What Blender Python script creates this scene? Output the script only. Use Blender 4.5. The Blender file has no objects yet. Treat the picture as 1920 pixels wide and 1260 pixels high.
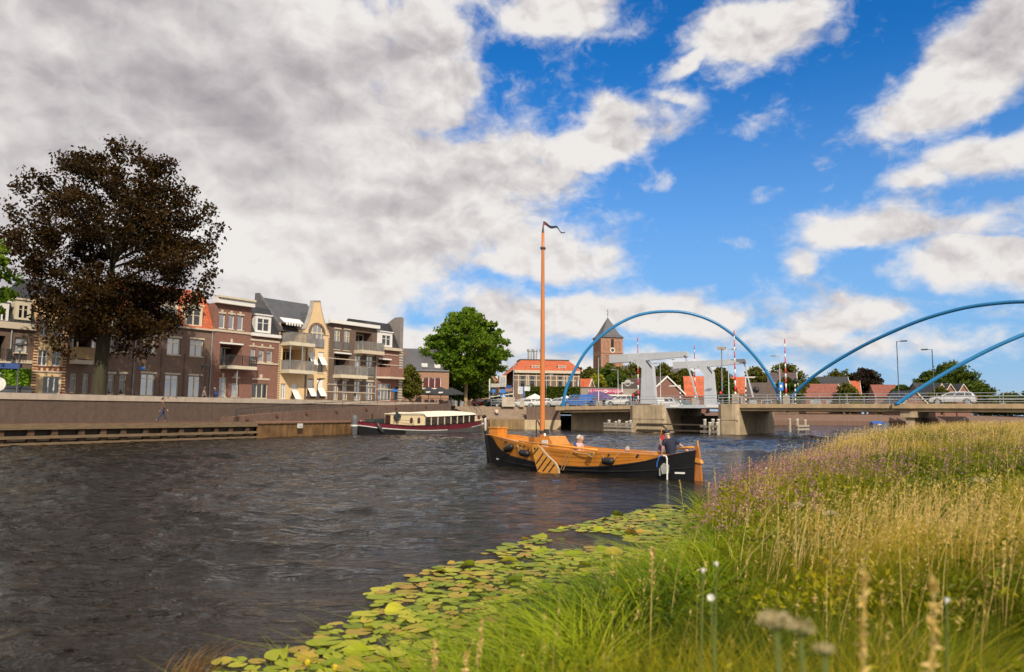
import bpy, math, random
import numpy as np
from mathutils import Vector, Matrix
R = math.radians
scene = bpy.context.scene
COL = scene.collection

# ------------------------------------------------------------------ camera
EYE = Vector((0, 0, 2.2)); FPX = 1400.0
PITCH = math.atan(147 / FPX); ROLL = 0.0100
_f = Vector((0, math.cos(PITCH), math.sin(PITCH)))
_u0 = Vector((0, -math.sin(PITCH), math.cos(PITCH)))
_x = Vector((1, 0, 0))
_r = _x * math.cos(ROLL) + _u0 * math.sin(ROLL)
_u = _u0 * math.cos(ROLL) - _x * math.sin(ROLL)
cd = bpy.data.cameras.new('camera'); cam = bpy.data.objects.new('camera', cd); COL.objects.link(cam)
cd.sensor_width = 36; cd.lens = 36 * FPX / 1920; cd.clip_start = 0.1; cd.clip_end = 20000
cam.matrix_world = Matrix(((_r.x, _u.x, -_f.x, EYE.x), (_r.y, _u.y, -_f.y, EYE.y), (_r.z, _u.z, -_f.z, EYE.z), (0, 0, 0, 1)))
cd.dof.use_dof = True; cd.dof.focus_distance = 29; cd.dof.aperture_fstop = 1.6
scene.camera = cam
scene.view_settings.view_transform = 'Standard'; scene.view_settings.look = 'None'
scene.view_settings.exposure = 0; scene.view_settings.gamma = 1
scene.cycles.use_denoising = True
scene.cycles.max_bounces = 6; scene.cycles.transparent_max_bounces = 6

# survey: a pixel of the photograph seen as a ray from the tripod
def ray(px, py): return _f + _r * ((px - 960) / FPX) + _u * ((630 - py) / FPX)
def at(px, py, Y): d = ray(px, py); return EYE + d * (Y / d.y)
def onz(px, py, z): d = ray(px, py); return EYE + d * ((z - EYE.z) / d.z)
def onplane(px, py, P, n): d = ray(px, py); return EYE + d * ((Vector(P) - EYE).dot(n) / d.dot(n))

# ------------------------------------------------------------------ sun and sky
SUN_DIR = Vector((0.20, -0.80, 0.62)).normalized()
sd = bpy.data.lights.new('sun', 'SUN'); sd.energy = 4.7; sd.angle = R(0.7); sd.color = (1, 0.89, 0.72)
sun = bpy.data.objects.new('sun', sd); COL.objects.link(sun)
sun.rotation_euler = SUN_DIR.to_track_quat('Z', 'Y').to_euler()
def build_world():
    w = bpy.data.worlds.new('World'); scene.world = w; w.use_nodes = True
    nt = w.node_tree; nt.nodes.clear(); L = nt.links.new
    def N(t, **k):
        n = nt.nodes.new(t)
        for a, b in k.items(): setattr(n, a, b)
        return n
    def put(i, v):
        if isinstance(v, (int, float)): i.default_value = v
        elif isinstance(v, (tuple, list)): i.default_value = v
        else: L(v, i)
    def M(op, a, b=0.0, c=0.0, clamp=False):
        n = N('ShaderNodeMath', operation=op, use_clamp=clamp)
        for i, v in enumerate((a, b, c)): put(n.inputs[i], v)
        return n.outputs[0]
    def MR(v, a, b, c, d, smooth=True):
        n = N('ShaderNodeMapRange', interpolation_type='SMOOTHSTEP' if smooth else 'LINEAR')
        for k, x in (('Value', v), ('From Min', a), ('From Max', b), ('To Min', c), ('To Max', d)): put(n.inputs[k], x)
        return n.outputs[0]
    def MIX(f, a, b, bt='MIX'):
        n = N('ShaderNodeMix', data_type='RGBA', blend_type=bt)
        put(n.inputs['Factor'], f); put(n.inputs['A'], a); put(n.inputs['B'], b)
        return n.outputs['Result']
    def NOISE(vec, scale, detail=6, rough=0.55, dist=0.0, out='Fac'):
        n = N('ShaderNodeTexNoise'); put(n.inputs['Vector'], vec)
        n.inputs['Scale'].default_value = scale; n.inputs['Detail'].default_value = detail
        n.inputs['Roughness'].default_value = rough; n.inputs['Distortion'].default_value = dist
        return n.outputs[out]
    def COMB(a, b, c=0.0):
        n = N('ShaderNodeCombineXYZ')
        for i, v in enumerate((a, b, c)): put(n.inputs[i], v)
        return n.outputs[0]
    tc = N('ShaderNodeTexCoord'); D = tc.outputs['Generated']
    sp = N('ShaderNodeSeparateXYZ'); L(D, sp.inputs[0]); x, y, z = sp.outputs
    az = M('ARCTAN2', x, y); el = M('ARCSINE', z)
    sky = N('ShaderNodeTexSky', sky_type='NISHITA'); sky.sun_disc = False
    sky.sun_elevation = math.asin(SUN_DIR.z); sky.sun_rotation = math.atan2(SUN_DIR.x, SUN_DIR.y)
    sky.dust_density = 0.6; sky.ozone_density = 2.0; sky.air_density = 1.0
    SK = 0.1
    skc = MIX(1.0, sky.outputs[0], (0.10 * SK * 1.12, 0.72 * SK * 1.12, 1.34 * SK * 1.12, 1), 'MULTIPLY')
    # pale air near the horizon
    hz = MR(el, 0.0, 0.48, 0.80, 0.0)
    skc = MIX(hz, skc, (0.33, 0.53, 0.79, 1))
    # cloud field: directions warped by noise, compared with the banks of cloud seen from the river
    flat = COMB(M('MULTIPLY', az, 1.0), M('MULTIPLY', el, 1.9))
    wn = N('ShaderNodeTexNoise'); L(flat, wn.inputs['Vector']); wn.inputs['Scale'].default_value = 7; wn.inputs['Detail'].default_value = 5
    ws = N('ShaderNodeSeparateColor'); L(wn.outputs['Color'], ws.inputs[0])
    azw = M('ADD', az, M('MULTIPLY', M('SUBTRACT', ws.outputs[0], 0.5), 0.11))
    elw = M('ADD', el, M('MULTIPLY', M('SUBTRACT', ws.outputs[1], 0.5), 0.075))
    def blob(px, py, rx, ry, wgt, rot=0.0):
        d = ray(px, py).normalized(); a, e = math.atan2(d.x, d.y), math.asin(d.z)
        k = 1 / FPX; c, s = math.cos(rot), math.sin(rot)
        da, de = M('SUBTRACT', azw, a), M('SUBTRACT', elw, e)
        p = M('MULTIPLY', M('MULTIPLY_ADD', da, c, M('MULTIPLY', de, s)), 1 / (rx * k))
        q = M('MULTIPLY', M('MULTIPLY_ADD', da, -s, M('MULTIPLY', de, c)), 1 / (ry * k))
        r2 = M('MULTIPLY_ADD', p, p, M('MULTIPLY', q, q))
        return M('MULTIPLY', M('EXPONENT', M('MULTIPLY', r2, -1.0)), wgt)
    banks = [(-100, 200, 760, 620, 1.6), (480, 330, 520, 420, 1.3), (800, 90, 170, 190, .95), (800, 330, 260, 120, 1.1), (880, 420, 260, 120, .85),
             (1100, 268, 190, 62, 1.15, .22), (980, 330, 170, 90, 1.0), (1000, 480, 200, 66, 1.1), (1130, 590, 400, 60, 1.05), (820, 650, 300, 80, 1.0), (1060, 28, 160, 60, 1.1),
             (1410, 55, 165, 68, 1.2, .12), (1285, 118, 80, 32, .9, .6), (1265, 186, 80, 26, .75), (1810, 140, 165, 74, 1.2, .5), (1900, 60, 90, 90, .8),
             (1700, 205, 90, 26, .7, .2), (1880, 285, 120, 48, 1.0, .2), (1700, 350, 130, 36, .75, .1), (1600, 430, 170, 54, 1.1), (1492, 500, 52, 44, .85),
             (1820, 490, 150, 60, 1.1), (1860, 410, 110, 40, .8), (1560, 612, 120, 30, .85), (1800, 580, 220, 30, .6), (1410, 342, 66, 26, .62, .25), (1250, 328, 50, 28, .6),
             (1400, 455, 56, 20, .55), (1700, 650, 330, 40, .72), (1150, 690, 500, 40, .85), (1545, 318, 40, 30, .52), (1430, 225, 70, 40, .42), (1020, 95, 34, 18, .55), (1600, 600, 150, 44, .9), (1480, 640, 200, 30, .8)]
    cov = None
    for b in banks:
        v = blob(*b); cov = v if cov is None else M('MAXIMUM', cov, v)
    # away from the view the sky is broken cloud too
    front = MR(M('ABSOLUTE', az), 0.62, 0.85, 0.0, 1.0)
    high = MR(el, 0.62, 0.85, 0.0, 1.0)
    away = M('MAXIMUM', front, high)
    cov = M('MAXIMUM', cov, M('MULTIPLY', away, 0.80))
    iso = COMB(az, M('MULTIPLY', el, 1.4))
    wv = N('ShaderNodeTexNoise'); L(iso, wv.inputs['Vector']); wv.inputs['Scale'].default_value = 11; wv.inputs['Detail'].default_value = 5
    wm = N('ShaderNodeVectorMath', operation='MULTIPLY_ADD'); L(wv.outputs['Color'], wm.inputs[0]); wm.inputs[1].default_value = (.07, .07, 0); L(iso, wm.inputs[2])
    def BILLOW(vec, scale, det=3):
        v = N('ShaderNodeTexVoronoi', feature='SMOOTH_F1', voronoi_dimensions='2D', normalize=True); put(v.inputs['Vector'], vec); v.inputs['Scale'].default_value = scale
        v.inputs['Detail'].default_value = det; v.inputs['Roughness'].default_value = .5; v.inputs['Lacunarity'].default_value = 2.3; v.inputs['Smoothness'].default_value = .35
        return M('SUBTRACT', 1.0, v.outputs['Distance'])
    bl0 = BILLOW(wm.outputs[0], 13.0)
    n1 = M('ADD', M('MULTIPLY', M('MULTIPLY_ADD', M('SUBTRACT', NOISE(iso, 9.0, 9, 0.56, 0.35), 0.5), 1.75, 0.5), 0.62), M('MULTIPLY', M('MULTIPLY_ADD', M('SUBTRACT', bl0, 0.62), 1.3, 0.5), 0.38)); n2 = NOISE(flat, 3.0, 4, 0.5, 0.2)
    fld = M('ADD', M('MULTIPLY', cov, 0.62), M('ADD', M('MULTIPLY', n1, 0.66), M('MULTIPLY', n2, 0.30)))
    alpha = M('MAXIMUM', MR(fld, 0.76, 1.0, 0.0, 1.0), MR(M('ADD', fld, M('MULTIPLY', M('SUBTRACT', NOISE(iso, 30.0, 6, 0.65, 0.6), 0.5), 0.55)), 0.68, 1.04, 0.0, 0.7))
    thick = MR(fld, 0.85, 1.45, 0.0, 1.0)
    # billows: the field compared with itself a little way towards the light (up and right)
    def lit(scale, dx, dy, det, ro, di):
        o_ = N('ShaderNodeVectorMath', operation='ADD'); L(iso, o_.inputs[0]); o_.inputs[1].default_value = (dx, dy, 0)
        return M('SUBTRACT', NOISE(iso, scale, det, ro, di), NOISE(o_.outputs[0], scale, det, ro, di))
    o_ = N('ShaderNodeVectorMath', operation='ADD'); L(wm.outputs[0], o_.inputs[0]); o_.inputs[1].default_value = (.007, .020, 0)
    bg_ = M('SUBTRACT', bl0, BILLOW(o_.outputs[0], 13.0))
    grad = M('ADD', M('MULTIPLY', lit(5.5, .02, .055, 3, .45, .3), 0.80), M('MULTIPLY', M('ADD', M('MULTIPLY', lit(13.0, .008, .026, 4, .55, .2), 0.30), M('MULTIPLY', bg_, 0.85)), MR(az, -.35, .15, .62, 1.1)))
    big = NOISE(COMB(M('MULTIPLY', az, 1.0), M('MULTIPLY', el, 2.2)), 3.1, 3, 0.45, 0.4)
    left = MR(az, -0.15, 0.22, 1.0, 0.25)
    lum = M('ADD', M('ADD', MR(az, -.1, .3, 0.94, 0.98), M('MULTIPLY', grad, 1.25)), M('MULTIPLY', M('SUBTRACT', 0.50, big), M('MULTIPLY', thick, 1.5)))
    lum = M('SUBTRACT', lum, M('MULTIPLY', thick, MR(az, -0.75, 0.25, 0.22, 0.08, False)))
    # dark undersides of the big bank
    dk = None
    for b in ((130, 190, 260, 70, .34), (520, 110, 260, 90, .22), (720, 120, 190, 90, .20), (820, 270, 90, 42, .36), (760, 385, 140, 26, .26), (420, 330, 120, 60, .16), (930, 400, 120, 30, .16), (1880, 60, 70, 90, .34), (1000, 330, 120, 30, .12), (1880, 300, 120, 60, .12), (1450, 100, 120, 20, .16), (1750, 445, 200, 20, .14)):
        v = blob(*b); dk = v if dk is None else M('ADD', dk, v)
    lum = M('SUBTRACT', lum, M('MULTIPLY', dk, 0.62))
    lum = M('MAXIMUM', M('MINIMUM', lum, 1.0), 0.0)
    cr = N('ShaderNodeValToRGB'); L(lum, cr.inputs[0])
    e = cr.color_ramp.elements
    e[0].position = 0.0; e[0].color = (0.24, 0.225, 0.245, 1)
    e[1].position = 1.0; e[1].color = (0.86, 0.825, 0.80, 1)
    m = cr.color_ramp.elements.new(0.5); m.color = (0.49, 0.455, 0.47, 1)
    col = MIX(alpha, skc, cr.outputs[0])
    low = MR(el, -0.02, 0.09, 0.5, 0.0)
    col = MIX(low, col, (0.66, 0.66, 0.70, 1))
    bg = N('ShaderNodeBackground'); L(col, bg.inputs[0]); bg.inputs[1].default_value = 1.0
    out = N('ShaderNodeOutputWorld'); L(bg.outputs[0], out.inputs[0])
    w.cycles.sampling_method = 'MANUAL'; w.cycles.sample_map_resolution = 512
build_world()
# ------------------------------------------------------------------ mesh helpers
class MB:
    def __init__(s): s.v = []; s.f = []; s.mi = []; s.m = 0
    def add(s, vs, fs):
        o = len(s.v); s.v += [tuple(v) for v in vs]
        for f in fs: s.f.append(tuple(i + o for i in f)); s.mi.append(s.m)
        return s
    def box(s, x0, x1, y0, y1, z0, z1, M=None):
        vs = [Vector((x, y, z)) for z in (z0, z1) for y in (y0, y1) for x in (x0, x1)]
        if M is not None: vs = [M @ v for v in vs]
        return s.add(vs, [(0, 2, 3, 1), (4, 5, 7, 6), (0, 1, 5, 4), (2, 6, 7, 3), (0, 4, 6, 2), (1, 3, 7, 5)])
    def quad(s, a, b, c, d): return s.add([a, b, c, d], [(0, 1, 2, 3)])
    def poly(s, pts): return s.add(pts, [tuple(range(len(pts)))])
    def prism(s, pts, ext):                     # a polygon pushed along a vector
        n = len(pts); e = Vector(ext); a = [Vector(p) for p in pts]; b = [p + e for p in a]
        nrm = sum(((a[i] - a[0]).cross(a[i + 1] - a[0]) for i in range(1, n - 1)), Vector())
        if nrm.dot(e) > 0: a, b = b, a
        return s.add(a + b, [tuple(range(n)), tuple(range(2 * n - 1, n - 1, -1))] + [(i, i + n, (i + 1) % n + n, (i + 1) % n) for i in range(n)])
    def tube(s, path, r, n=8, caps=True):
        P = [Vector(p) for p in path]; rs = r if isinstance(r, (list, tuple)) else [r] * len(P)
        rings = []; t0 = (P[1] - P[0]).normalized()
        a = Vector((0, 0, 1)) if abs(t0.z) < .9 else Vector((1, 0, 0)); nn = t0.cross(a).normalized()
        for i, p in enumerate(P):
            t = ((P[i] - P[i - 1]).normalized() if i else Vector()) + ((P[i + 1] - P[i]).normalized() if i < len(P) - 1 else Vector())
            if t.length < 1e-6: t = t0
            t.normalize(); nn = (nn - t * nn.dot(t)).normalized(); b = t.cross(nn)
            rings.append([p + (nn * math.cos(2 * math.pi * k / n) + b * math.sin(2 * math.pi * k / n)) * rs[i] for k in range(n)])
        vs = [v for q in rings for v in q]; fs = []
        for i in range(len(P) - 1):
            for k in range(n): fs.append((i * n + k, i * n + (k + 1) % n, (i + 1) * n + (k + 1) % n, (i + 1) * n + k))
        if caps: fs += [tuple(range(n - 1, -1, -1)), tuple(range((len(P) - 1) * n, len(P) * n))]
        return s.add(vs, fs)
    def bar(s, a, b, w, h=None): # square bar between two points
        a, b = Vector(a), Vector(b); t = (b - a); l = t.length; h = h or w
        q = t.to_track_quat('X', 'Z').to_matrix().to_4x4(); q.translation = a
        return s.box(0, l, -w / 2, w / 2, -h / 2, h / 2, q)
    def lathe(s, prof, c=(0, 0, 0), n=16, M=None):
        c = Vector(c); vs = []; fs = []
        for r, z in prof:
            for k in range(n):
                v = Vector((r * math.cos(2 * math.pi * k / n), r * math.sin(2 * math.pi * k / n), z))
                vs.append((M @ v if M is not None else v) + c)
        for i in range(len(prof) - 1):
            for k in range(n): fs.append((i * n + k, i * n + (k + 1) % n, (i + 1) * n + (k + 1) % n, (i + 1) * n + k))
        fs += [tuple(range(n - 1, -1, -1)), tuple(range((len(prof) - 1) * n, len(prof) * n))]
        return s.add(vs, fs)
    def ball(s, c, r, n=10, m=7):
        rx, ry, rz = r if isinstance(r, (tuple, list)) else (r, r, r)
        vs = [(c[0], c[1], c[2] - rz)]; fs = []
        for i in range(1, m):
            p = -math.pi / 2 + math.pi * i / m
            for k in range(n): vs.append((c[0] + rx * math.cos(p) * math.cos(2 * math.pi * k / n), c[1] + ry * math.cos(p) * math.sin(2 * math.pi * k / n), c[2] + rz * math.sin(p)))
        vs.append((c[0], c[1], c[2] + rz)); e = len(vs) - 1
        for k in range(n):
            fs.append((0, 1 + (k + 1) % n, 1 + k)); fs.append((e, e - n + k, e - n + (k + 1) % n))
            for i in range(m - 2): fs.append((1 + i * n + k, 1 + i * n + (k + 1) % n, 1 + (i + 1) * n + (k + 1) % n, 1 + (i + 1) * n + k))
        return s.add(vs, fs)
    def build(s, name, mats, parent=None, smooth=False):
        me = bpy.data.meshes.new(name); me.from_pydata(s.v, [], s.f)
        if not isinstance(mats, (list, tuple)): mats = [mats]
        for m in mats: me.materials.append(m)
        if len(mats) > 1: me.polygons.foreach_set('material_index', s.mi)
        if smooth: me.polygons.foreach_set('use_smooth', [True] * len(s.f))
        me.update(); o = bpy.data.objects.new(name, me); COL.objects.link(o)
        if parent is not None: o.parent = parent
        return o
def npmesh(name, V, F, mat, tint=None, parent=None, smooth=False):
    V = np.asarray(V, np.float32); F = np.asarray(F, np.int32); k = F.shape[1]
    me = bpy.data.meshes.new(name); me.vertices.add(len(V)); me.vertices.foreach_set('co', V.ravel())
    me.loops.add(F.size); me.loops.foreach_set('vertex_index', F.ravel())
    me.polygons.add(len(F)); me.polygons.foreach_set('loop_start', np.arange(0, F.size, k, dtype=np.int32))
    me.polygons.foreach_set('loop_total', np.full(len(F), k, np.int32))
    if smooth: me.polygons.foreach_set('use_smooth', np.ones(len(F), bool))
    me.update(calc_edges=True); me.materials.append(mat)
    if tint is not None:
        a = me.attributes.new('tint', 'FLOAT', 'FACE'); a.data.foreach_set('value', np.asarray(tint, np.float32))
    o = bpy.data.objects.new(name, me); COL.objects.link(o)
    if parent is not None: o.parent = parent
    return o
def tag(o, label, cat, group=None):
    o['label'] = label; o['category'] = cat
    if group: o['group'] = group
    return o
def setting(o, kind='structure', label=None):
    o['kind'] = kind
    if label: o['label'] = label
    return o
def thing(name, label, cat, loc=(0, 0, 0), rz=0.0, group=None):
    o = bpy.data.objects.new(name, None); COL.objects.link(o); o.empty_display_size = 0.2
    o.location = loc; o.rotation_euler = (0, 0, rz)
    return tag(o, label, cat, group)
def dup(o, loc=None, rz=None, label=None, parent=None):
    c = o.copy(); COL.objects.link(c)
    if parent is not None: c.parent = parent
    if loc is not None: c.location = loc
    if rz is not None: c.rotation_euler = (0, 0, rz)
    if label: c['label'] = label
    for ch in list(o.children): dup(ch, parent=c)
    return c

# ------------------------------------------------------------------ materials
_mats = {}
def mat(name, col, rough=0.6, var=0.25, scale=1.5, bump=0.0, bscale=20.0, metal=0.0, spec=None, ior=None, brick=None, streak=0.0, wood=False, tiles=None, coat=0.0):
    if name in _mats: return _mats[name]
    m = bpy.data.materials.new(name); m.use_nodes = True; nt = m.node_tree; L = nt.links.new
    p = nt.nodes['Principled BSDF']; p.inputs['Roughness'].default_value = rough; p.inputs['Metallic'].default_value = metal
    if spec is not None: p.inputs['Specular IOR Level'].default_value = spec
    if ior is not None: p.inputs['IOR'].default_value = ior
    if coat: p.inputs['Coat Weight'].default_value = coat
    def N(t): return nt.nodes.new(t)
    tc = N('ShaderNodeTexCoord'); vec = tc.outputs['Object']
    def noise(sc, det=5, v=None, rough_=.6):
        n = N('ShaderNodeTexNoise'); n.inputs['Scale'].default_value = sc; n.inputs['Detail'].default_value = det; n.inputs['Roughness'].default_value = rough_
        L(v if v is not None else vec, n.inputs['Vector']); return n.outputs['Fac']
    def ramp(f, a, b, lo=0.3, hi=0.7):
        r = N('ShaderNodeValToRGB'); L(f, r.inputs[0]); r.color_ramp.elements[0].position = lo; r.color_ramp.elements[1].position = hi
        r.color_ramp.elements[0].color = (*a, 1); r.color_ramp.elements[1].color = (*b, 1); return r.outputs[0]
    def mix(f, a, b, bt='MIX'):
        x = N('ShaderNodeMix'); x.data_type = 'RGBA'; x.blend_type = bt
        if isinstance(f, float): x.inputs['Factor'].default_value = f
        else: L(f, x.inputs['Factor'])
        for k, v in (('A', a), ('B', b)):
            if isinstance(v, tuple): x.inputs[k].default_value = (*v, 1)
            else: L(v, x.inputs[k])
        return x.outputs['Result']
    dark = tuple(c * (1 - var) for c in col); lite = tuple(min(1, c * (1 + var)) for c in col)
    hgt = None
    if wood:
        mp = N('ShaderNodeMapping'); mp.inputs['Scale'].default_value = wood; L(vec, mp.inputs['Vector'])
        c = ramp(noise(scale, 6, mp.outputs[0]), dark, lite)
    else: c = ramp(noise(scale), dark, lite)
    if brick:
        sx = N('ShaderNodeSeparateXYZ'); L(vec, sx.inputs[0])
        ad = N('ShaderNodeMath'); ad.operation = 'ADD'; L(sx.outputs[0], ad.inputs[0]); L(sx.outputs[1], ad.inputs[1])
        cb = N('ShaderNodeCombineXYZ'); L(ad.outputs[0], cb.inputs[0]); L(sx.outputs[2], cb.inputs[1])
        b = N('ShaderNodeTexBrick'); L(cb.outputs[0], b.inputs['Vector']); b.inputs['Scale'].default_value = 1
        b.inputs['Brick Width'].default_value = brick[0]; b.inputs['Row Height'].default_value = brick[1]; b.inputs['Mortar Size'].default_value = brick[2]
        b.inputs['Color1'].default_value = (*dark, 1); b.inputs['Color2'].default_value = (*lite, 1)
        b.inputs['Mortar'].default_value = (*(brick[3] if len(brick) > 3 else tuple(min(1, x * 1.3 + .04) for x in col)), 1); b.inputs['Bias'].default_value = -0.1
        c = mix(0.7, c, b.outputs['Color']); c = mix(0.5, c, ramp(noise(3.2, 6), dark, lite, .35, .65)); hgt = b.outputs['Fac']
    if tiles:   # roof tiles: rows and waves
        mp = N('ShaderNodeMapping'); mp.inputs['Scale'].default_value = (1, 1, 1); L(vec, mp.inputs['Vector'])
        w1 = N('ShaderNodeTexWave'); w1.wave_type = 'BANDS'; w1.bands_direction = tiles[2] if len(tiles) > 2 else 'X'; w1.inputs['Scale'].default_value = tiles[0]; L(vec, w1.inputs['Vector'])
        w2 = N('ShaderNodeTexWave'); w2.bands_direction = 'Z'; w2.wave_profile = 'SAW'; w2.inputs['Scale'].default_value = tiles[1]; L(vec, w2.inputs['Vector'])
        a2 = N('ShaderNodeMath'); a2.operation = 'ADD'; L(w1.outputs['Fac'], a2.inputs[0]); L(w2.outputs['Fac'], a2.inputs[1]); hgt = a2.outputs[0]; c = mix(ramp(hgt, (.55,) * 3, (0, 0, 0), .25, .9), c, tuple(x * .3 for x in col))
    if streak:
        mp = N('ShaderNodeMapping'); mp.inputs['Scale'].default_value = (1.6, 1.6, .12); L(vec, mp.inputs['Vector'])
        c = mix(ramp(noise(1.3, 7, mp.outputs[0], .7), (0, 0, 0), (streak,) * 3, .45, .75), c, tuple(x * .35 for x in col))
        c = mix(ramp(noise(.35, 4), (0, 0, 0), (streak * .7,) * 3, .5, .7), c, tuple(x * .6 for x in col))
    L(c, p.inputs['Base Color'])
    if bump or hgt is not None:
        bp = N('ShaderNodeBump'); bp.inputs['Strength'].default_value = bump or .4; bp.inputs['Distance'].default_value = .02
        L(hgt if hgt is not None else noise(bscale, 5), bp.inputs['Height']); L(bp.outputs[0], p.inputs['Normal'])
    _mats[name] = m; return m
def leafmat(name, cols, trans=0.35, rough=0.45, attr=True):
    if name in _mats: return _mats[name]
    m = bpy.data.materials.new(name); m.use_nodes = True; nt = m.node_tree; L = nt.links.new
    p = nt.nodes['Principled BSDF']; p.inputs['Roughness'].default_value = rough; p.inputs['Specular IOR Level'].default_value = .10
    if attr: a = nt.nodes.new('ShaderNodeAttribute'); a.attribute_name = 'tint'; f = a.outputs['Fac']
    else: a = nt.nodes.new('ShaderNodeObjectInfo'); f = a.outputs['Random']
    r = nt.nodes.new('ShaderNodeValToRGB'); L(f, r.inputs[0]); e = r.color_ramp.elements
    while len(e) < len(cols): e.new(0.5)
    for i, c in enumerate(cols): e[i].position = i / (len(cols) - 1); e[i].color = (*c, 1)
    L(r.outputs[0], p.inputs['Base Color'])
    t = nt.nodes.new('ShaderNodeBsdfTranslucent'); L(r.outputs[0], t.inputs[0])
    mx = nt.nodes.new('ShaderNodeMixShader'); mx.inputs[0].default_value = trans
    L(p.outputs[0], mx.inputs[1]); L(t.outputs[0], mx.inputs[2]); L(mx.outputs[0], nt.nodes['Material Output'].inputs[0])
    _mats[name] = m; return m
WHITE = mat('white_paint', (.66, .65, .62), .5, .06)
CREAMP = mat('cream_paint', (.55, .48, .36), .55, .08)
DARKM = mat('dark_metal', (.035, .037, .04), .45, .2)
GALV = mat('galvanised_steel', (.42, .44, .46), .42, .12, metal=.55)
CONC = mat('weathered_concrete', (.40, .31, .20), .85, .22, 1.2, .25, 14, streak=.75)
CONC2 = mat('pale_concrete', (.42, .36, .29), .85, .15, 1.5, .2, 14, streak=.35)
GLASS_D = mat('dark_glass', (.012, .014, .018), .04, .3, .8, spec=.8, ior=1.7)
GLASS_S = mat('reflecting_glass', (.05, .06, .075), .03, .35, .6, spec=.9, ior=2.6)
GLASS_C = mat('curtained_glass', (.30, .32, .34), .08, .35, 2.2, spec=.8, ior=1.8)
BLACK = mat('black_rubber', (.012, .012, .013), .55, .2)
# ------------------------------------------------------------------ water
def water_mat():
    m = bpy.data.materials.new('river_water'); m.use_nodes = True; nt = m.node_tree; L = nt.links.new
    p = nt.nodes['Principled BSDF']; p.inputs['Base Color'].default_value = (.012, .009, .005, 1); p.inputs['Roughness'].default_value = .06
    p.inputs['IOR'].default_value = 1.33
    tc = nt.nodes.new('ShaderNodeTexCoord')
    def wave(rot, sx, sy, sc, det, dist, ro=.55):
        mp = nt.nodes.new('ShaderNodeMapping'); mp.inputs['Rotation'].default_value = (0, 0, rot); mp.inputs['Scale'].default_value = (sx, sy, 1); L(tc.outputs['Object'], mp.inputs[0])
        n = nt.nodes.new('ShaderNodeTexNoise'); n.inputs['Scale'].default_value = sc; n.inputs['Detail'].default_value = det; n.inputs['Distortion'].default_value = dist; n.inputs['Roughness'].default_value = ro
        L(mp.outputs[0], n.inputs['Vector']); return n.outputs['Fac']
    def mul(a, b):
        n = nt.nodes.new('ShaderNodeMath'); n.operation = 'MULTIPLY'
        L(a, n.inputs[0])
        if isinstance(b, float): n.inputs[1].default_value = b
        else: L(b, n.inputs[1])
        return n.outputs[0]
    def add(a, b):
        n = nt.nodes.new('ShaderNodeMath'); n.operation = 'ADD'; L(a, n.inputs[0]); L(b, n.inputs[1]); return n.outputs[0]
    a = wave(.35, .55, 1.25, .75, 3, .6); b = wave(-.15, .7, 1.5, 2.1, 4, .8); c = wave(.1, .9, 1.7, 6.5, 4, .5)
    gust = wave(.3, .4, 1, .09, 3, .3)
    r = nt.nodes.new('ShaderNodeMapRange'); r.inputs['From Min'].default_value = .35; r.inputs['From Max'].default_value = .65; r.inputs['To Min'].default_value = .55; r.inputs['To Max'].default_value = 1.25
    L(gust, r.inputs['Value'])
    h = mul(add(add(mul(a, .10), mul(b, .18)), mul(c, .06)), r.outputs[0])
    bp = nt.nodes.new('ShaderNodeBump'); bp.inputs['Strength'].default_value = 1.0; bp.inputs['Distance'].default_value = 1.0
    L(h, bp.inputs['Height']); L(bp.outputs[0], p.inputs['Normal'])
    return m
# ------------------------------------------------------------------ near bank
EDGE = np.array([(-14, -14), (-6, -6), (-2.6, 0), (-1.15, 3.5), (-.6, 4.7), (.1, 6), (.9, 7.4), (2.4, 10.2), (3.6, 14), (5.0, 19), (7.2, 22.5), (12.7, 33), (17.4, 42), (25, 55), (34, 66), (41, 78), (60, 105), (95, 165), (165, 285), (420, 520), (3000, 2600)], float)
def edge_d(P):
    P = np.asarray(P, float); best = np.full(len(P), 1e9); sgn = np.zeros(len(P))
    for a, b in zip(EDGE[:-1], EDGE[1:]):
        ab = b - a; t = np.clip(((P - a) @ ab) / (ab @ ab), 0, 1); q = P - (a + t[:, None] * ab); d = np.hypot(q[:, 0], q[:, 1])
        s = np.sign(q[:, 0] * ab[1] - q[:, 1] * ab[0]); k = d < best - 1e-9; best[k] = d[k]; sgn[k] = s[k]
    return best * sgn
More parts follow.
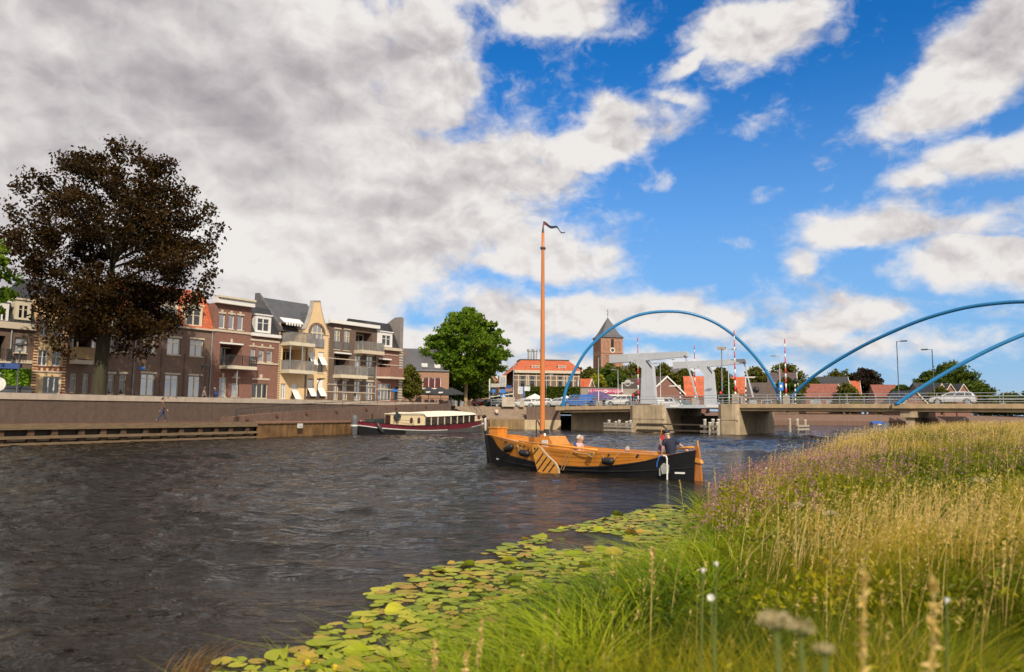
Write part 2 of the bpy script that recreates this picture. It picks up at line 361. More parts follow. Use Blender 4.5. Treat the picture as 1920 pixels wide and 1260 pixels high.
def water_sheet():
    r = np.random.default_rng(77)
    xs = np.concatenate([-np.geomspace(3000, 62, 30), np.arange(-60, -32, .5), np.arange(-32, 20, .125), np.arange(20, 70, .5), np.geomspace(71, 3000, 30)])
    ys = [-60.0, -20, 0, 3]; 
    while ys[-1] < 130: ys.append(ys[-1] + max(.07, ys[-1] * .0052))
    ys = np.concatenate([ys, np.geomspace(132, 6000, 40)])
    X, Y = np.meshgrid(xs, ys); x, y = X.ravel(), Y.ravel(); Z = np.zeros_like(x); DX = np.zeros_like(x); DY = np.zeros_like(x)
    sp = np.maximum(np.where((x < -32) | (x > 20), .5, .125), .0052 * y)
    gust = .62 + .38 * np.clip((np.sin(x * .11 + y * .05 + 1) + np.sin(x * .05 - y * .09) + np.sin(x * .23 + y * .13 + 2)) / 1.8, -1, 1)
    for k in range(100):
        lam = .34 * (8.0 ** r.random()); a = -1.9 + r.normal(0, .62); kx, ky = math.cos(a), math.sin(a); w = 2 * math.pi / lam; amp = .0070 * lam ** .88
        ph = (x * kx + y * ky) * w + r.uniform(0, 6.28); f = np.clip(lam / sp / 2.2 - .6, 0, 1) * amp
        Z += f * np.sin(ph); DX += f * kx * np.cos(ph); DY += f * ky * np.cos(ph)
    d = -edge_d(np.column_stack([x, y])); calm = np.interp(d, [0, 2.2, 6.5], [.05, .10, 1.0]) * np.where(y > 128, 0, 1)
    sharp = gust * calm; Z *= sharp
    V = np.column_stack([x + DX * sharp * .9, y + DY * sharp * .9, Z]); nx, ny = len(xs), len(ys); ii = (np.arange(ny - 1)[:, None] * nx + np.arange(nx - 1)).ravel()
    setting(npmesh('water', V, np.stack([ii, ii + 1, ii + 1 + nx, ii + nx], 1), water_mat(), smooth=True))
water_sheet()
def bank_z(P):
    d = edge_d(P)
    z = np.interp(d, [-4, -1, 0, 1, 5, 20, 40], [-1.2, -.5, -.05, .32, .72, 1.1, 1.2])
    return z + np.where(d > 1, .07 * np.sin(P[:, 0] * .9) * np.sin(P[:, 1] * .7 + 1), 0)
xs = np.concatenate([np.arange(-9, 60, .6), np.geomspace(61, 3000, 40)]); ys = np.concatenate([np.arange(-6, 90, .6), np.geomspace(91, 4000, 40)])
gx, gy = np.meshgrid(xs, ys); P = np.stack([gx.ravel(), gy.ravel()], 1); Vg = np.column_stack([P, bank_z(P)])
nx, ny = len(xs), len(ys); ii = (np.arange(ny - 1)[:, None] * nx + np.arange(nx - 1)).ravel()
SOIL = mat('bank_soil', (.07, .065, .022), .9, .5, 1.2, .5, 8)
setting(npmesh('river_bank', Vg, np.stack([ii, ii + 1, ii + 1 + nx, ii + nx], 1), SOIL, smooth=True))

# ------------------------------------------------------------------ the town side
WD = Vector((1, 2.4, 0)).normalized(); WN = Vector((WD.y, -WD.x, 0))        # quay wall: along it, and out over the water
def wall_pt(px, off=0.0):                                                     # where the line of sight px meets the quay wall
    k = (px - 960) / FPX; Y = (127.2 - off * 2.6) / (1 - 2.4 * k); return Vector((k * Y, Y, 0))
def wall_z(p): return 3.28 + max(0, (p.y - 50) / 55) * .42
QUAY = [Vector(q) for q in ((-48, 8, 1.3), (-30.2, 44, 1.3), (-21.3, 63, 1.33), (-16.8, 78.4, 1.33), (-5.6, 106, 1.4), (-3.3, 111.5, 1.45), (7.4, 110, 1.45))]
FU = Vector((1, 1.35, 0)).normalized(); FN = Vector((FU.y, -FU.x, 0)); FP = Vector((0, 116, 0))      # line of the house fronts
BRICKPATH = mat('red_brick_paving', (.30, .13, .085), .85, .2, 2, brick=(.22, .11, .012))
PAVE = mat('grey_paving', (.24, .22, .20), .9, .2, 1)
ASPH = mat('asphalt', (.055, .055, .058), .9, .25, 2)
# low quay path
pw = MB(); top = [Vector(q) for q in QUAY[:6]] + [Vector((-3.3, 125, 1.45)), Vector((-9.0, 125, 1.4))]
wl = [wall_pt(x) for x in (850, 590, 303, 0)] + [Vector((-66, -31, 0))]
back = [Vector((p.x - .2, p.y, 1.33)) for p in wl]
pw.poly(top + back); setting(pw.build('quay_path', BRICKPATH))
# street behind the wall, rising to the bridge, and the ground of the town to the horizon
st = MB()
wp = [wall_pt(x) for x in (-260, 0, 303, 590, 750, 850)]
zs = [2.3, 2.35, 2.5, 2.9, 3.2, 3.35]
f_ = [Vector((p.x, p.y, z)) for p, z in zip(wp, zs)]; b_ = [Vector((p.x - 20, p.y + 14, z)) for p, z in zip(wp, zs)]
for i in range(5): st.quad(f_[i], f_[i + 1], b_[i + 1], b_[i])
setting(st.build('street', PAVE))
tg = MB()
tg.poly([f_[5] + Vector((.2, 0, 0)), Vector((-8.8, 119, 3.38)), Vector((2.2, 119, 3.38)), Vector((7.6, 112.4, 3.38)), Vector((13, 122, 3.38)), Vector((70, 214, 3.38)), Vector((140, 235, 3.38)), Vector((2600, 1900, 3.38)), Vector((2600, 5000, 3.38)), Vector((-3000, 5000, 3.38)), b_[5]])
tg.poly([b_[0], b_[1], b_[2], b_[3], b_[4], b_[5], Vector((-3000, 5000, 3.38)), Vector((-3000, 30, 2.4))])
setting(tg.build('town_ground', mat('town_grass', (.10, .11, .05), .95, .3, .3)))

BRK = mat('dark_quay_brick', (.098, .070, .052), .88, .3, .5, brick=(.24, .075, .012, (.15, .125, .105)), streak=.3)
BRK2 = mat('red_quay_brick', (.14, .088, .064), .88, .3, .6, brick=(.24, .075, .012, (.2, .16, .13)), streak=.5)
STEEL = mat('rusty_sheet_steel', (.20, .105, .035), .8, .45, .8, .3, 10, streak=.9)
TIMB = mat('old_timber', (.17, .115, .065), .85, .35, 2.5, .4, 12, wood=(.6, .6, 6))
TIMBP = mat('rusty_dark_post', (.085, .048, .028), .85, .45, 1.2, .4, 12)
TIMBD = mat('dark_timber', (.05, .035, .022), .8, .4, 2, .4, 12)  # on the quay back boards this dark tone paints in the recess shade
# quay wall with its pale coping
def wall_strip(mb, pts, z0s, z1s, th, dirn):
    for i in range(len(pts) - 1):
        a, b = pts[i], pts[i + 1]
        vs = [Vector((a.x, a.y, z0s[i])), Vector((b.x, b.y, z0s[i + 1])), Vector((b.x, b.y, z1s[i + 1])), Vector((a.x, a.y, z1s[i]))]
        mb.prism(vs, -dirn * th)
wq = thing('quay_wall', 'long dark brick quay wall with pale stone coping below the houses', 'wall', wall_pt(303))
off = wq.location.copy(); loc = lambda p: Vector(p) - off
wpts = [wall_pt(x) for x in (-260, 0, 150, 303, 450, 590, 700, 822)]
m1 = MB(); m2 = MB()
for a, b in zip(wpts[:-1], wpts[1:]):
    za, zb = wall_z(a), wall_z(b); d = (b - a)
    m1.prism([loc((a.x, a.y, .9)), loc((b.x, b.y, .9)), loc((b.x, b.y, zb - .42)), loc((a.x, a.y, za - .42))], -WN * .5)
    m2.prism([loc(a + WN * .08 + Vector((0, 0, za - .417))), loc(b + WN * .08 + Vector((0, 0, zb - .417))), loc(b + WN * .08 + Vector((0, 0, zb))), loc(a + WN * .08 + Vector((0, 0, za)))], -WN * .66)
m1.build('brick_face', BRK, wq); m2.build('coping', CONC2, wq)
# ramp wall with its railing
rw = thing('ramp_wall', 'reddish brick wall of the sloping ramp in front of the quay wall', 'wall', wall_pt(600, -2.2))
off = rw.location.copy()
rx = [444, 490, 540, 590, 640, 700, 760, 820, 846]; ry = [781, 776.5, 772, 768.5, 765, 761, 758, 756.8, 756.5]
RWP = wall_pt(600, -2.2) * 1; rp = []
for x_, y_ in zip(rx, ry): rp.append(onplane(x_, y_, wall_pt(600) + WN * 2.0, WN))
m1 = MB(); m2 = MB(); m3 = MB()
for a, b in zip(rp[:-1], rp[1:]):
    m1.prism([loc((a.x, a.y, 1.1)), loc((b.x, b.y, 1.1)), loc(b), loc(a)], -WN * .35)
    m2.quad(loc(a - WN * .36 + Vector((0, 0, -.1))), loc(b - WN * .36 + Vector((0, 0, -.1))), loc(b - WN * 1.95 + Vector((0, 0, -.1))), loc(a - WN * 1.95 + Vector((0, 0, -.1))))
rnd = random.Random(4)
for k in range(7):
    x_ = 462 + k * 56; a = onplane(x_, np.interp(x_, rx, ry) + 5, wall_pt(600) + WN * 2.02, WN); m3.box(-.02, .14, -.14, .14, -.12, .12, Matrix.Translation(loc(a)) @ Matrix.Rotation(math.atan2(WN.y, WN.x), 4, 'Z'))
a = rp[0]; m1.prism([loc((a.x, a.y, 1.1)), loc(a), loc(a - WN * 1.95), loc((a.x - WN.x * 1.95, a.y - WN.y * 1.95, 1.1))], WD * .3)
m1.build('brick_face', BRK2, rw); m2.build('ramp_paving', BRICKPATH, rw); m3.build('lamp_niche', mat('rusty_niche', (.12, .05, .035), .8), rw)
rr = thing('ramp_railing', 'dark steel handrail climbing along the ramp wall beside the quay', 'railing', RWP)
off = RWP; top_ = []; mid_ = []
for x_, h_ in zip(rx, (.62, .66, .66, .66, .66, .66, .68, .7, .7)):
    a = onplane(x_, float(np.interp(x_, rx, ry)), wall_pt(600) + WN * 1.85, WN); top_.append(loc(a + Vector((0, 0, h_)))); mid_.append(loc(a + Vector((0, 0, h_ * .5))))
m = MB(); m.tube([top_[0] + Vector((0, 0, -.9)) - WD * .15] + [top_[0] - WD * .12 + Vector((0, 0, -.06))] + top_, .035, 6); m.build('top_rail', DARKM, rr)
m = MB(); m.tube(mid_, .02, 6); m.build('lower_rail', DARKM, rr)
for i in range(13):
    x_ = 444 + i * 33; a = onplane(x_, float(np.interp(x_, rx, ry)), wall_pt(600) + WN * 1.85, WN); m = MB(); m.tube([loc(a + Vector((0, 0, -.1))), loc(a + Vector((0, 0, float(np.interp(x_, rx, (.62, .66, .66, .66, .66, .66, .68, .7, .7))))))], .028, 6); m.build('post', DARKM, rr)

# timber front of the quay (left) and rusty sheet wall (right)
a, b = QUAY[0], QUAY[2]
tf = thing('timber_quay_front', 'weathered timber quay front with cap beam, posts and waling beams over dark water', 'quay front', QUAY[1])
off = QUAY[1].copy(); seg = [(QUAY[0], QUAY[1]), (QUAY[1], QUAY[2])]
mb_ = MB(); mw = MB(); mk = MB(); mr = MB()
for a, b in seg:
    d = (b - a); d.z = 0; d.normalize(); n = Vector((d.y, -d.x, 0))
    def pr(mb, z0, z1, o0, o1): mb.prism([loc((a + n * o1).to_2d().to_3d() + Vector((0, 0, z0))), loc((b + n * o1).to_2d().to_3d() + Vector((0, 0, z0))), loc((b + n * o1).to_2d().to_3d() + Vector((0, 0, z1))), loc((a + n * o1).to_2d().to_3d() + Vector((0, 0, z1)))], -n * (o1 - o0))
    pr(mb_, .98, 1.345, -.45, .12); pr(mw, .42, .60, -.02, .16); pr(mw, .04, .18, -.02, .14); pr(mk, -1, .975, -.5, -.3)
    pr(mr, 1.352, 1.40, -.28, -.18)
mb_.build('cap_beam', TIMB, tf); mw.build('waling_beam', TIMB, tf); mk.build('back_boards', TIMBD, tf); mr.build('mooring_rail', mat('rust_rail', (.09, .04, .03), .7), tf)
L_ = 0
for a, b in seg:
    d = (b - a); ln = d.length; d.normalize(); n = Vector((d.y, -d.x, 0)).normalized(); k = .4
    while k < ln:
        q = a + d * k
        if q.y > 34:
            m = MB(); m.box(-.2, .2, .03, .27, -.9, .97, Matrix.Translation(loc((q.x, q.y, 0))) @ Matrix.Rotation(math.atan2(d.y, d.x), 4, 'Z')); m.build('post', TIMBP, tf)
            if int(k * 3) % 2: pass
        k += 1.5 + .4 * ((int(k * 13) % 7) / 7)
sw = thing('sheet_pile_wall', 'rust-stained sheet wall of the quay between the timber front and the barge', 'quay wall', QUAY[2])
off = QUAY[2].copy()
def sheet(mb, a, b, z0, z1s, pitch=.9, dep=.022):
    d = (b - a); d.z = 0; ln = d.length; d.normalize(); n = Vector((d.y, -d.x, 0)); k = 0; P = []
    while k < ln:
        for s, o in ((0, 0), (.3, 0), (.5, dep), (.8, dep)): P.append((k + s * pitch, o))
        k += pitch
    P = [p for p in P if p[0] < ln] + [(ln, 0)]
    for (s0, o0), (s1, o1) in zip(P[:-1], P[1:]):
        za = z1s[0] + (z1s[1] - z1s[0]) * s0 / ln; zb = z1s[0] + (z1s[1] - z1s[0]) * s1 / ln; A = a + d * s0 + n * o0; B = a + d * s1 + n * o1
        mb.quad(loc((A.x, A.y, z0)), loc((B.x, B.y, z0)), loc((B.x, B.y, zb)), loc((A.x, A.y, za)))
m = MB(); sheet(m, QUAY[2], QUAY[3], -1, (1.2, 1.2)); sheet(m, QUAY[3], QUAY[4], -1, (1.2, 1.28)); sheet(m, QUAY[4], QUAY[5], -1, (1.28, 1.3)); m.build('steel_sheet', STEEL, sw)
m = MB()
for a, b in zip(QUAY[2:5], QUAY[3:6]):
    d = (b - a); d.z = 0; d.normalize(); n = Vector((d.y, -d.x, 0)); m.prism([loc(a + n * .12 + Vector((0, 0, -.13))), loc(b + n * .12 + Vector((0, 0, -.13))), loc(b + n * .12 + Vector((0, 0, .012))), loc(a + n * .12 + Vector((0, 0, .012)))], -n * .5)
m.build('cap_strip', mat('rusty_cap', (.22, .12, .07), .8, .3, 1.5), sw)
# small white plate on the sheet wall
c = onplane(562, 797, QUAY[2] + Vector((.12, -.03, 0)), Vector((.95, -.31, 0)).normalized()); d = (QUAY[3] - QUAY[2]); d.z = 0; d.normalize()
pt = thing('notice_plate', 'small white notice plate fixed to the rust-stained sheet wall', 'sign', c, math.atan2(d.y, d.x))
m = MB(); m.box(-.42, .42, -.07, -.02, -.26, .14); m.build('plate', WHITE, pt)
m = MB(); m.box(-.2, -.14, -.078, -.072, -.16, -.1); m.box(.0, .22, -.078, -.072, -.14, -.08); m.build('marking', DARKM, pt)
# mooring pile at the bow of the barge
c = onz(664, 815, 0); mp_ = thing('mooring_pile', 'thick grey steel mooring pile standing at the bow of the maroon barge', 'mooring pile', (c.x, c.y, 0))
PILE = mat('grey_pile_paint', (.10, .10, .11), .6, .2, 2); m = MB(); m.lathe([(.34, -1.5), (.33, 1.55), (.28, 1.85), (.12, 2.0)], n=18); m.build('shaft', PILE, mp_, True)
m = MB(); m.lathe([(.36, .85), (.36, 1.0)], (-.02, 0, 0), 18); m.build('rope_band', WHITE, mp_)

# ------------------------------------------------------------------ terrace steps by the water and the far quay
ts = thing('terrace_steps', 'broad flight of brown stone steps going down to the water beside the barge', 'steps', (-3, 114, 0))
off = ts.location.copy(); ST = mat('brown_stone_steps', (.27, .20, .145), .85, .2, 1.2, .2, 10, streak=.4); STR = mat('worn_step_edge', (.40, .31, .23), .85, .15)
m = MB(); me_ = MB(); n = 10
for i in range(n):
    z0 = 1.45 + i * .193; y0 = 113.6 + i * .52
    m.box(-7.4, 5.4, y0 - 114 + .005, 119.2 - 114, z0 - (1.2 if i == 0 else 0) + .001 * i, z0 + .143)
    me_.box(-7.4, 5.4, y0 - 114 - .03, y0 - 114 + .5, z0 + .145, z0 + .192)
m.build('risers', ST, ts); me_.build('treads', STR, ts)
hr = thing('steps_handrail', 'dark tubular handrail running down the terrace steps under the plane tree', 'handrail', (-6.6, 118.5, 3.4))
for dx in (0, .75):
    m = MB(); m.tube([(dx - .5, .6, -.2), (dx - .5, .6, .75), (dx - .2, .2, .8), (dx + 1.3, -4.2, -.75), (dx + 1.3, -4.3, -1.45)], .035, 6); m.build('rail', DARKM, hr)
fq = thing('far_quay_wall', 'brown brick quay wall with pale concrete foot between steps and bridge', 'wall', (2, 112, 0))
off = fq.location.copy(); PALEC = mat('pale_concrete_foot', (.47, .36, .22), .85, .12, 1.2, .15, 12, streak=.5)
m = MB(); m.box(.3, 5.35, .6, 1.6, 1.46, 3.38); m.build('brick_face', BRK2, fq)
m = MB(); m.box(-5.2, -.02, .0, 1.5, -1.2, 1.44); m.build('brown_foot', mat('brown_concrete_foot', (.24, .155, .07), .85, .3, 1, .15, 12, streak=.8), fq)
m = MB(); m.box(.0, 5.4, .0, .55, -1.2, 1.44); m.build('pale_foot', PALEC, fq)
# far bank beyond the bridge
fb = MB(); fp = [Vector((13, 122, 0)), Vector((70, 215, 0)), Vector((140, 235, 0)), Vector((400, 420, 0)), Vector((2600, 1900, 0))]
for a, b in zip(fp[:-1], fp[1:]):
    d = (b - a).normalized(); n = Vector((d.y, -d.x, 0)); fb.quad(a + n * 3.4 + Vector((0, 0, -1)), b + n * 3.4 + Vector((0, 0, -1)), b + n * 3.4 + Vector((0, 0, 1.25)), a + n * 3.4 + Vector((0, 0, 1.25)))
    fb.quad(a + n * 3.4 + Vector((0, 0, 1.25)), b + n * 3.4 + Vector((0, 0, 1.25)), b + Vector((0, 0, 3.4)), a + Vector((0, 0, 3.4)))
tag(fb.build('embankment_wall', mat('sloping_red_brick', (.15, .088, .062), .88, .25, .5, brick=(.5, .2, .03), streak=.4)), 'sloping red-brown brick embankment seen under the bridge on the far bank', 'embankment')
# ------------------------------------------------------------------ the bridge
BU = Vector((.827, -.562, 0)).normalized(); BV = Vector((-BU.y, BU.x, 0)); B0 = Vector((18, 98.7, 0)); BRZ = math.atan2(BU.y, BU.x)
def bs(px, v=0.0):                    # distance along the bridge where the line of sight px meets it (v metres behind its front edge)
    k = (px - 960) / FPX; P = B0 + BV * v; return (P.x - k * P.y) / (k * BU.y - BU.x)
def deckz(s): return float(np.interp(s, [-13, -2, 12, 40, 200], [3.40, 3.58, 3.78, 3.8, 3.8]))
DW = 13.5
BLUE = mat('sky_blue_arch_paint', (.013, .165, .38), .35, .1, .5)
GREY = mat('pale_grey_bridge_paint', (.44, .46, .50), .45, .07, .6, streak=.18)
DECKC = mat('tan_deck_concrete', (.40, .29, .175), .85, .2, .8, .15, 10, streak=.45)
sA, sE = bs(1049), 140.0
s1, s2, s3, s4 = bs(1182), bs(1249), bs(1346), bs(1386)
br = thing('road_bridge', 'low tan concrete road bridge on broad piers across the river', 'bridge', B0, BRZ)
def deck_piece(mb, a, b, v0, v1, z0, z1):
    n = max(1, int((b - a) / 4))
    for i in range(n):
        p, q = a + (b - a) * i / n, a + (b - a) * (i + 1) / n; zp, zq = deckz(p), deckz(q)
        mb.add([(p, v0, zp + z0), (q, v0, zq + z0), (q, v1, zq + z0), (p, v1, zp + z0), (p, v0, zp + z1), (q, v0, zq + z1), (q, v1, zq + z1), (p, v1, zp + z1)], [(3, 2, 1, 0), (4, 5, 6, 7), (0, 1, 5, 4), (2, 3, 7, 6), (1, 2, 6, 5), (3, 0, 4, 7)])
for nm, a, b in (('deck', sA, s2 - .3), ('deck', s3 + .3, sE)):
    m = MB(); deck_piece(m, a, b, .0, .6, -.5, 0); deck_piece(m, a, b, DW - .6, DW, -.5, 0); m.build('edge_beam', DECKC, br)
    m = MB(); deck_piece(m, a, b, .3, DW - .3, -.86, -.502); m.build('girder', DECKC, br)
    m = MB(); deck_piece(m, a, b, .62, DW - .62, -.5, -.12); m.build('roadway', ASPH, br)
# piers
def pier(a, b, v1, name='pier'):
    m = MB(); z = min(deckz(a), deckz(b))
    m.prism([(a + .5, -.42, -1.5), (b - .4, -.42, -1.5), (b, .0, -1.5), (b, v1, -1.5), (a, v1, -1.5), (a, .0, -1.5)], (0, 0, z + 1.46)); o = m.build(name, CONC, br)
    m = MB(); m.box(a + .3, b + .02, -.45, -.35, 1.75, 1.78); m.build('joint_line', TIMBD, o)
pier(s1, s2, DW - .5); pier(s3, s4, DW + 2)
# low waling timbers on the left pier
m = MB(); m.box(s1 + 1.2, s2 + 5.0, -.62, -.47, 1.05, 1.22); m.box(s1 + 1.2, s2 + 5, -.62, -.47, .28, .45); m.build('fender_rail', TIMBD, br)
m = MB(); m.box(s2 + .01, s3 - .01, DW - 1, DW - .3, -1.4, 2.3); m.box(s2 + .01, s3 - .01, 5.0, 5.4, -1.4, 2.2); m.build('under_leaf_shade', mat('deep_shade_concrete', (.06, .05, .04), .9), br)  # near-black walls added under the leaf, painting in the deep shade there
# abutment under the first span
m = MB(); m.box(sA + .3, s1 - .05, 3.0, DW, -1.4, 2.55); m.build('abutment', mat('abutment_concrete', (.40, .31, .20), .85, .2, 1, .2, 12, streak=.6), br)
m = MB(); m.box(sA - .4, sA + .9, -.28, .0, deckz(sA) - .55, deckz(sA) + .02); m.box(bs(1672), bs(1712), -.3, .0, 3.28, 3.82); m.build('arch_bracket', DECKC, br)
# slim pier by the grassy bank
sp = bs(1700); m = MB(); m.box(sp - .75, sp + .9, .2, DW - 1, 2.3, 2.93); m.box(sp - .25, sp + .55, .5, 1.6, -1, 2.3); m.box(sp - .25, sp + .55, 6, 7.2, -1, 2.3); m.build('slim_pier', CONC, br)
# moving leaf, grey steel
lf = MB(); zl = deckz(s2 + 3); lf.box(s2 - .2, s3 + .2, -.05, .12, zl - .46, zl - .02); lf.box(s2 - .2, s3 + .2, DW - .12, DW + .05, zl - .46, zl - .02); lf.box(s2 - .2, s3 + .2, .13, DW - .13, zl - .4, zl - .06)
leaf = lf.build('moving_leaf', GREY, br)
for x_, w_ in ((1265, .62), (1335, .8)):
    s = bs(x_); m = MB(); m.box(s - w_, s + w_, -.085, -.055, zl - .36, zl - .06); m.build('white_plate', WHITE, leaf)
# railings: front and rear
def railing(name, label, a, b, v, post=3.0):
    o = thing(name, label, 'railing', B0 + BU * a + BV * v + Vector((0, 0, deckz(a))), BRZ)
    z0 = deckz(a); n = max(1, round((b - a) / post)); ss = [a + (b - a) * i / n for i in range(n + 1)]
    for h, r, nm in ((1.12, .035, 'top_rail'), (.78, .055, 'middle_rail'), (.42, .03, 'lower_rail'), (.2, .03, 'lower_rail')):
        m = MB(); m.tube([(s - a, 0, deckz(s) - z0 + h) for s in ss], r, 6); m.build(nm, GALV, o)
    for s in ss:
        z = deckz(s) - z0; m = MB(); m.tube([(s - a, 0, z), (s - a, 0, z + 1.14)], .03, 6); m.box(s - a - .2, s - a + .2, -.12, .12, z + .002, z + .07); m.build('post', GALV, o)
railing('bridge_railing', 'galvanised railing on the front edge left of the left drawbridge pier', sA + .6, s1, .3)
railing('bridge_railing', 'galvanised railing on the front edge across the lifting leaf between both piers', s1 + .4, s3 - .2, .2, 2.6)
railing('bridge_railing', 'galvanised railing on the long front edge right of the drawbridge', s3, 60, .3)
railing('bridge_railing', 'rear galvanised railing behind the traffic left of the drawbridge', sA + .6, s2, DW - .3)
railing('bridge_railing', 'rear galvanised railing behind the silver estate car', s3, 62, DW - .3)
# arches (tubes crossing over the road)
def arch(name, label, pts, r=.215):
    P = [Vector(p) for p in pts]
    o = thing(name, label, 'arch', P[0]); m = MB(); c = P[0]
    t = []                     # smooth curve through the points
    for i in range(len(P) - 1):
        p0, p1, p2, p3 = P[max(i - 1, 0)], P[i], P[i + 1], P[min(i + 2, len(P) - 1)]
        for k in range(8):
            u = k / 8; t.append(.5 * ((2 * p1) + (p2 - p0) * u + (2 * p0 - 5 * p1 + 4 * p2 - p3) * u * u + (3 * p1 - p0 - 3 * p2 + p3) * u ** 3))
    t.append(P[-1]); m.tube([q - c for q in t], r, 14); m.build('tube', BLUE, o, True)
    m = MB(); m.lathe([(r + .14, -.06), (r + .14, .06), (r + .03, .1)], (0, 0, 0), 14); m.build('foot_plate', BLUE, o)
# first arch: front foot to rear foot
F1 = B0 + BU * (sA + .9) + BV * .1; F2 = B0 + BU * bs(1466, DW - .1) + BV * (DW - .1); dd = (F2 - F1); dd.z = 0; nrm = Vector((dd.y, -dd.x, 0)).normalized()
a1 = [(1055, 760), (1062, 728), (1076, 697), (1098, 660), (1125, 632), (1160, 607), (1200, 590), (1245, 584), (1290, 587), (1335, 602), (1375, 628), (1410, 662), (1437, 697), (1455, 730), (1464, 753)]
arch('bridge_arch', 'sky-blue tubular arch leaping over the lifting bridge in front of the church', [onplane(x_, y_, F1, nrm) for x_, y_ in a1])
G1 = B0 + BU * bs(1487, DW - .1) + BV * (DW - .1); G2 = B0 + BU * (bs(1487, DW - .1) + 48) + BV * .1; nrm2 = Vector(((G2 - G1).y, -(G2 - G1).x, 0)).normalized()
a2 = [(1484, 745), (1500, 727), (1540, 695), (1600, 658), (1660, 628), (1730, 599), (1800, 579), (1860, 569.5), (1920, 565.5), (1990, 568), (2080, 585), (2170, 622), (2230, 668), (2268, 720), (2278, 745)]
arch('bridge_arch', 'dark-topped blue arch rising from behind the railing out of view at right', [onplane(x_, y_, G1, nrm2) for x_, y_ in a2])
H1 = B0 + BU * bs(1684) + BV * (-.1); H2 = H1 + BU * 60 + BV * 14; nrm3 = Vector(((H2 - H1).y, -(H2 - H1).x, 0)).normalized()
a3 = [(1683, 757), (1700, 745), (1745, 716), (1800, 684), (1860, 653), (1920, 627), (1990, 603), (2080, 583), (2180, 580), (2280, 600), (2360, 640), (2420, 700), (2440, 745)]
arch('bridge_arch', 'bright blue arch springing from the front bracket left of the silver car', [onplane(x_, y_, H1, nrm3) for x_, y_ in a3])

# drawbridge gantries: post, balance beam, tie rod
def gantry(label, v, tail_y):
    Pl = B0 + BV * v; s0 = bs(1216, 0) if v < 3 else bs(1335, v); z0 = deckz(s1 + 1) - .05 if v < 3 else zl - .5
    o = thing('drawbridge_gantry', label, 'drawbridge gantry', B0 + BU * s0 + BV * v + Vector((0, 0, z0)), BRZ, 'grey balance gantries of the drawbridge')
    def lc(px, py): q = onplane(px, py, Pl, -BV) - Vector(o.location); return (q.dot(BU), q.z)
    return o, lc
def gbuild(o, lc, post, beam, weight, rod, w=.42):
    m = MB(); m.prism([(s, -w, z) for s, z in post], (0, 2 * w, 0)); m.build('post', GREY, o)
    m = MB(); m.prism([(s, -w * .8, z) for s, z in beam], (0, 1.6 * w, 0)); m.build('balance_beam', GREY, o)
    m = MB(); m.prism([(s, -w * 1.15, z) for s, z in weight], (0, 2.3 * w, 0)); m.build('counterweight', mat('counterweight_grey', (.42, .43, .46), .5, .06, .6), o)
    m = MB(); s_, z_ = post[5]; s2_, z2_ = post[4]; m.prism([(s2_ + .12, -w * 1.01, z2_ - .1), (s_ - .1, -w * 1.01, z_ + .05), (s_ - .1, -w * 1.01, z_ - .3), (s2_ + .12, -w * 1.01, z2_ - .4)], (0, .02, 0)); m.build('dark_slot', DARKM, o)
    m = MB(); a, b = rod; m.bar((a[0], -w * .3, a[1]), (b[0], -w * .3, b[1]), .22, .16); m.build('tie_rod', GREY, o)
    m = MB(); q = Matrix.Rotation(R(90), 4, 'X'); m.lathe([(.12, -w * .9), (.12, w * .9)], (a[0], 0, a[1] + .12), 10, q); m.build('pivot_pin', DARKM, o)
o, lc = gantry('near grey steel drawbridge gantry with post on the left pier and level beam', .6, 0)
zb = (0.05,)
post = [lc(1205, 757), lc(1206, 692), lc(1195, 680), lc(1212, 676), lc(1216, 676), lc(1226, 690), lc(1230, 757)]
post = [lc(1203, 757), lc(1205.5, 691), lc(1193, 679), lc(1193, 673), lc(1212, 673), lc(1225.5, 688), lc(1226.5, 700), lc(1231, 757)]
gbuild(o, lc, post, [lc(1181, 678), lc(1194, 679), lc(1213, 676), lc(1291, 669), lc(1290, 660), lc(1288, 659), lc(1181, 663.5)], [lc(1145, 681), lc(1181.5, 679), lc(1181.5, 664), lc(1145, 666)], (lc(1286, 670), lc(1311, 757)))
o, lc = gantry('far grey steel drawbridge gantry with its beam reaching under the blue arch', DW - .4, 0)
post = [lc(1322, 766), lc(1321.5, 702), lc(1311, 690), lc(1311, 685), lc(1326, 685), lc(1338, 698), lc(1339, 708), lc(1344.5, 766)]
gbuild(o, lc, post, [lc(1295, 690), lc(1311, 691), lc(1330, 688), lc(1399.5, 681), lc(1399, 674), lc(1396, 673), lc(1295, 677.5)], [lc(1264, 692), lc(1295.5, 690), lc(1295.5, 678), lc(1264, 679)], (lc(1396, 682), lc(1413, 746)))
# barrier poles, red and white
RED = mat('red_paint', (.55, .02, .035), .5, .1)
def barrier(label, px, ytop, ybot, v, r=.1, base=True):
    s = bs(px, v); P = B0 + BU * s + BV * v; zt = at(px, ytop, P.y).z; zb_ = deckz(s) - .1
    o = thing('barrier_pole', label, 'barrier pole', (P.x, P.y, zb_), BRZ, 'raised red and white barrier poles')
    H = zt - zb_; n = 12; z = .9
    if base: m = MB(); m.box(-.35, .35, -.28, .28, 0, 1.35); m.build('barrier_housing', CONC2, o)
    st_ = (H - z) / n
    for col, nm, par in ((WHITE, 'white_bands', 0), (RED, 'red_bands', 1)):
        m = MB()
        for k in range(n):
            if k % 2 == par: rr_ = r * (1 - .55 * k / n); m.lathe([(rr_, z + k * st_), (rr_ * .96, z + (k + 1) * st_)], n=8)
        m.build(nm, col, o, True)
    m = MB(); m.ball((0, 0, z + (H - z) * .965), .14 if r < .1 else .09, 8, 6); m.build('top_lamp', RED, o)
barrier('barrier pole upright behind the near gantry, red ball on its thin tip', 1197, 632, 760, 9.5, .11, False)
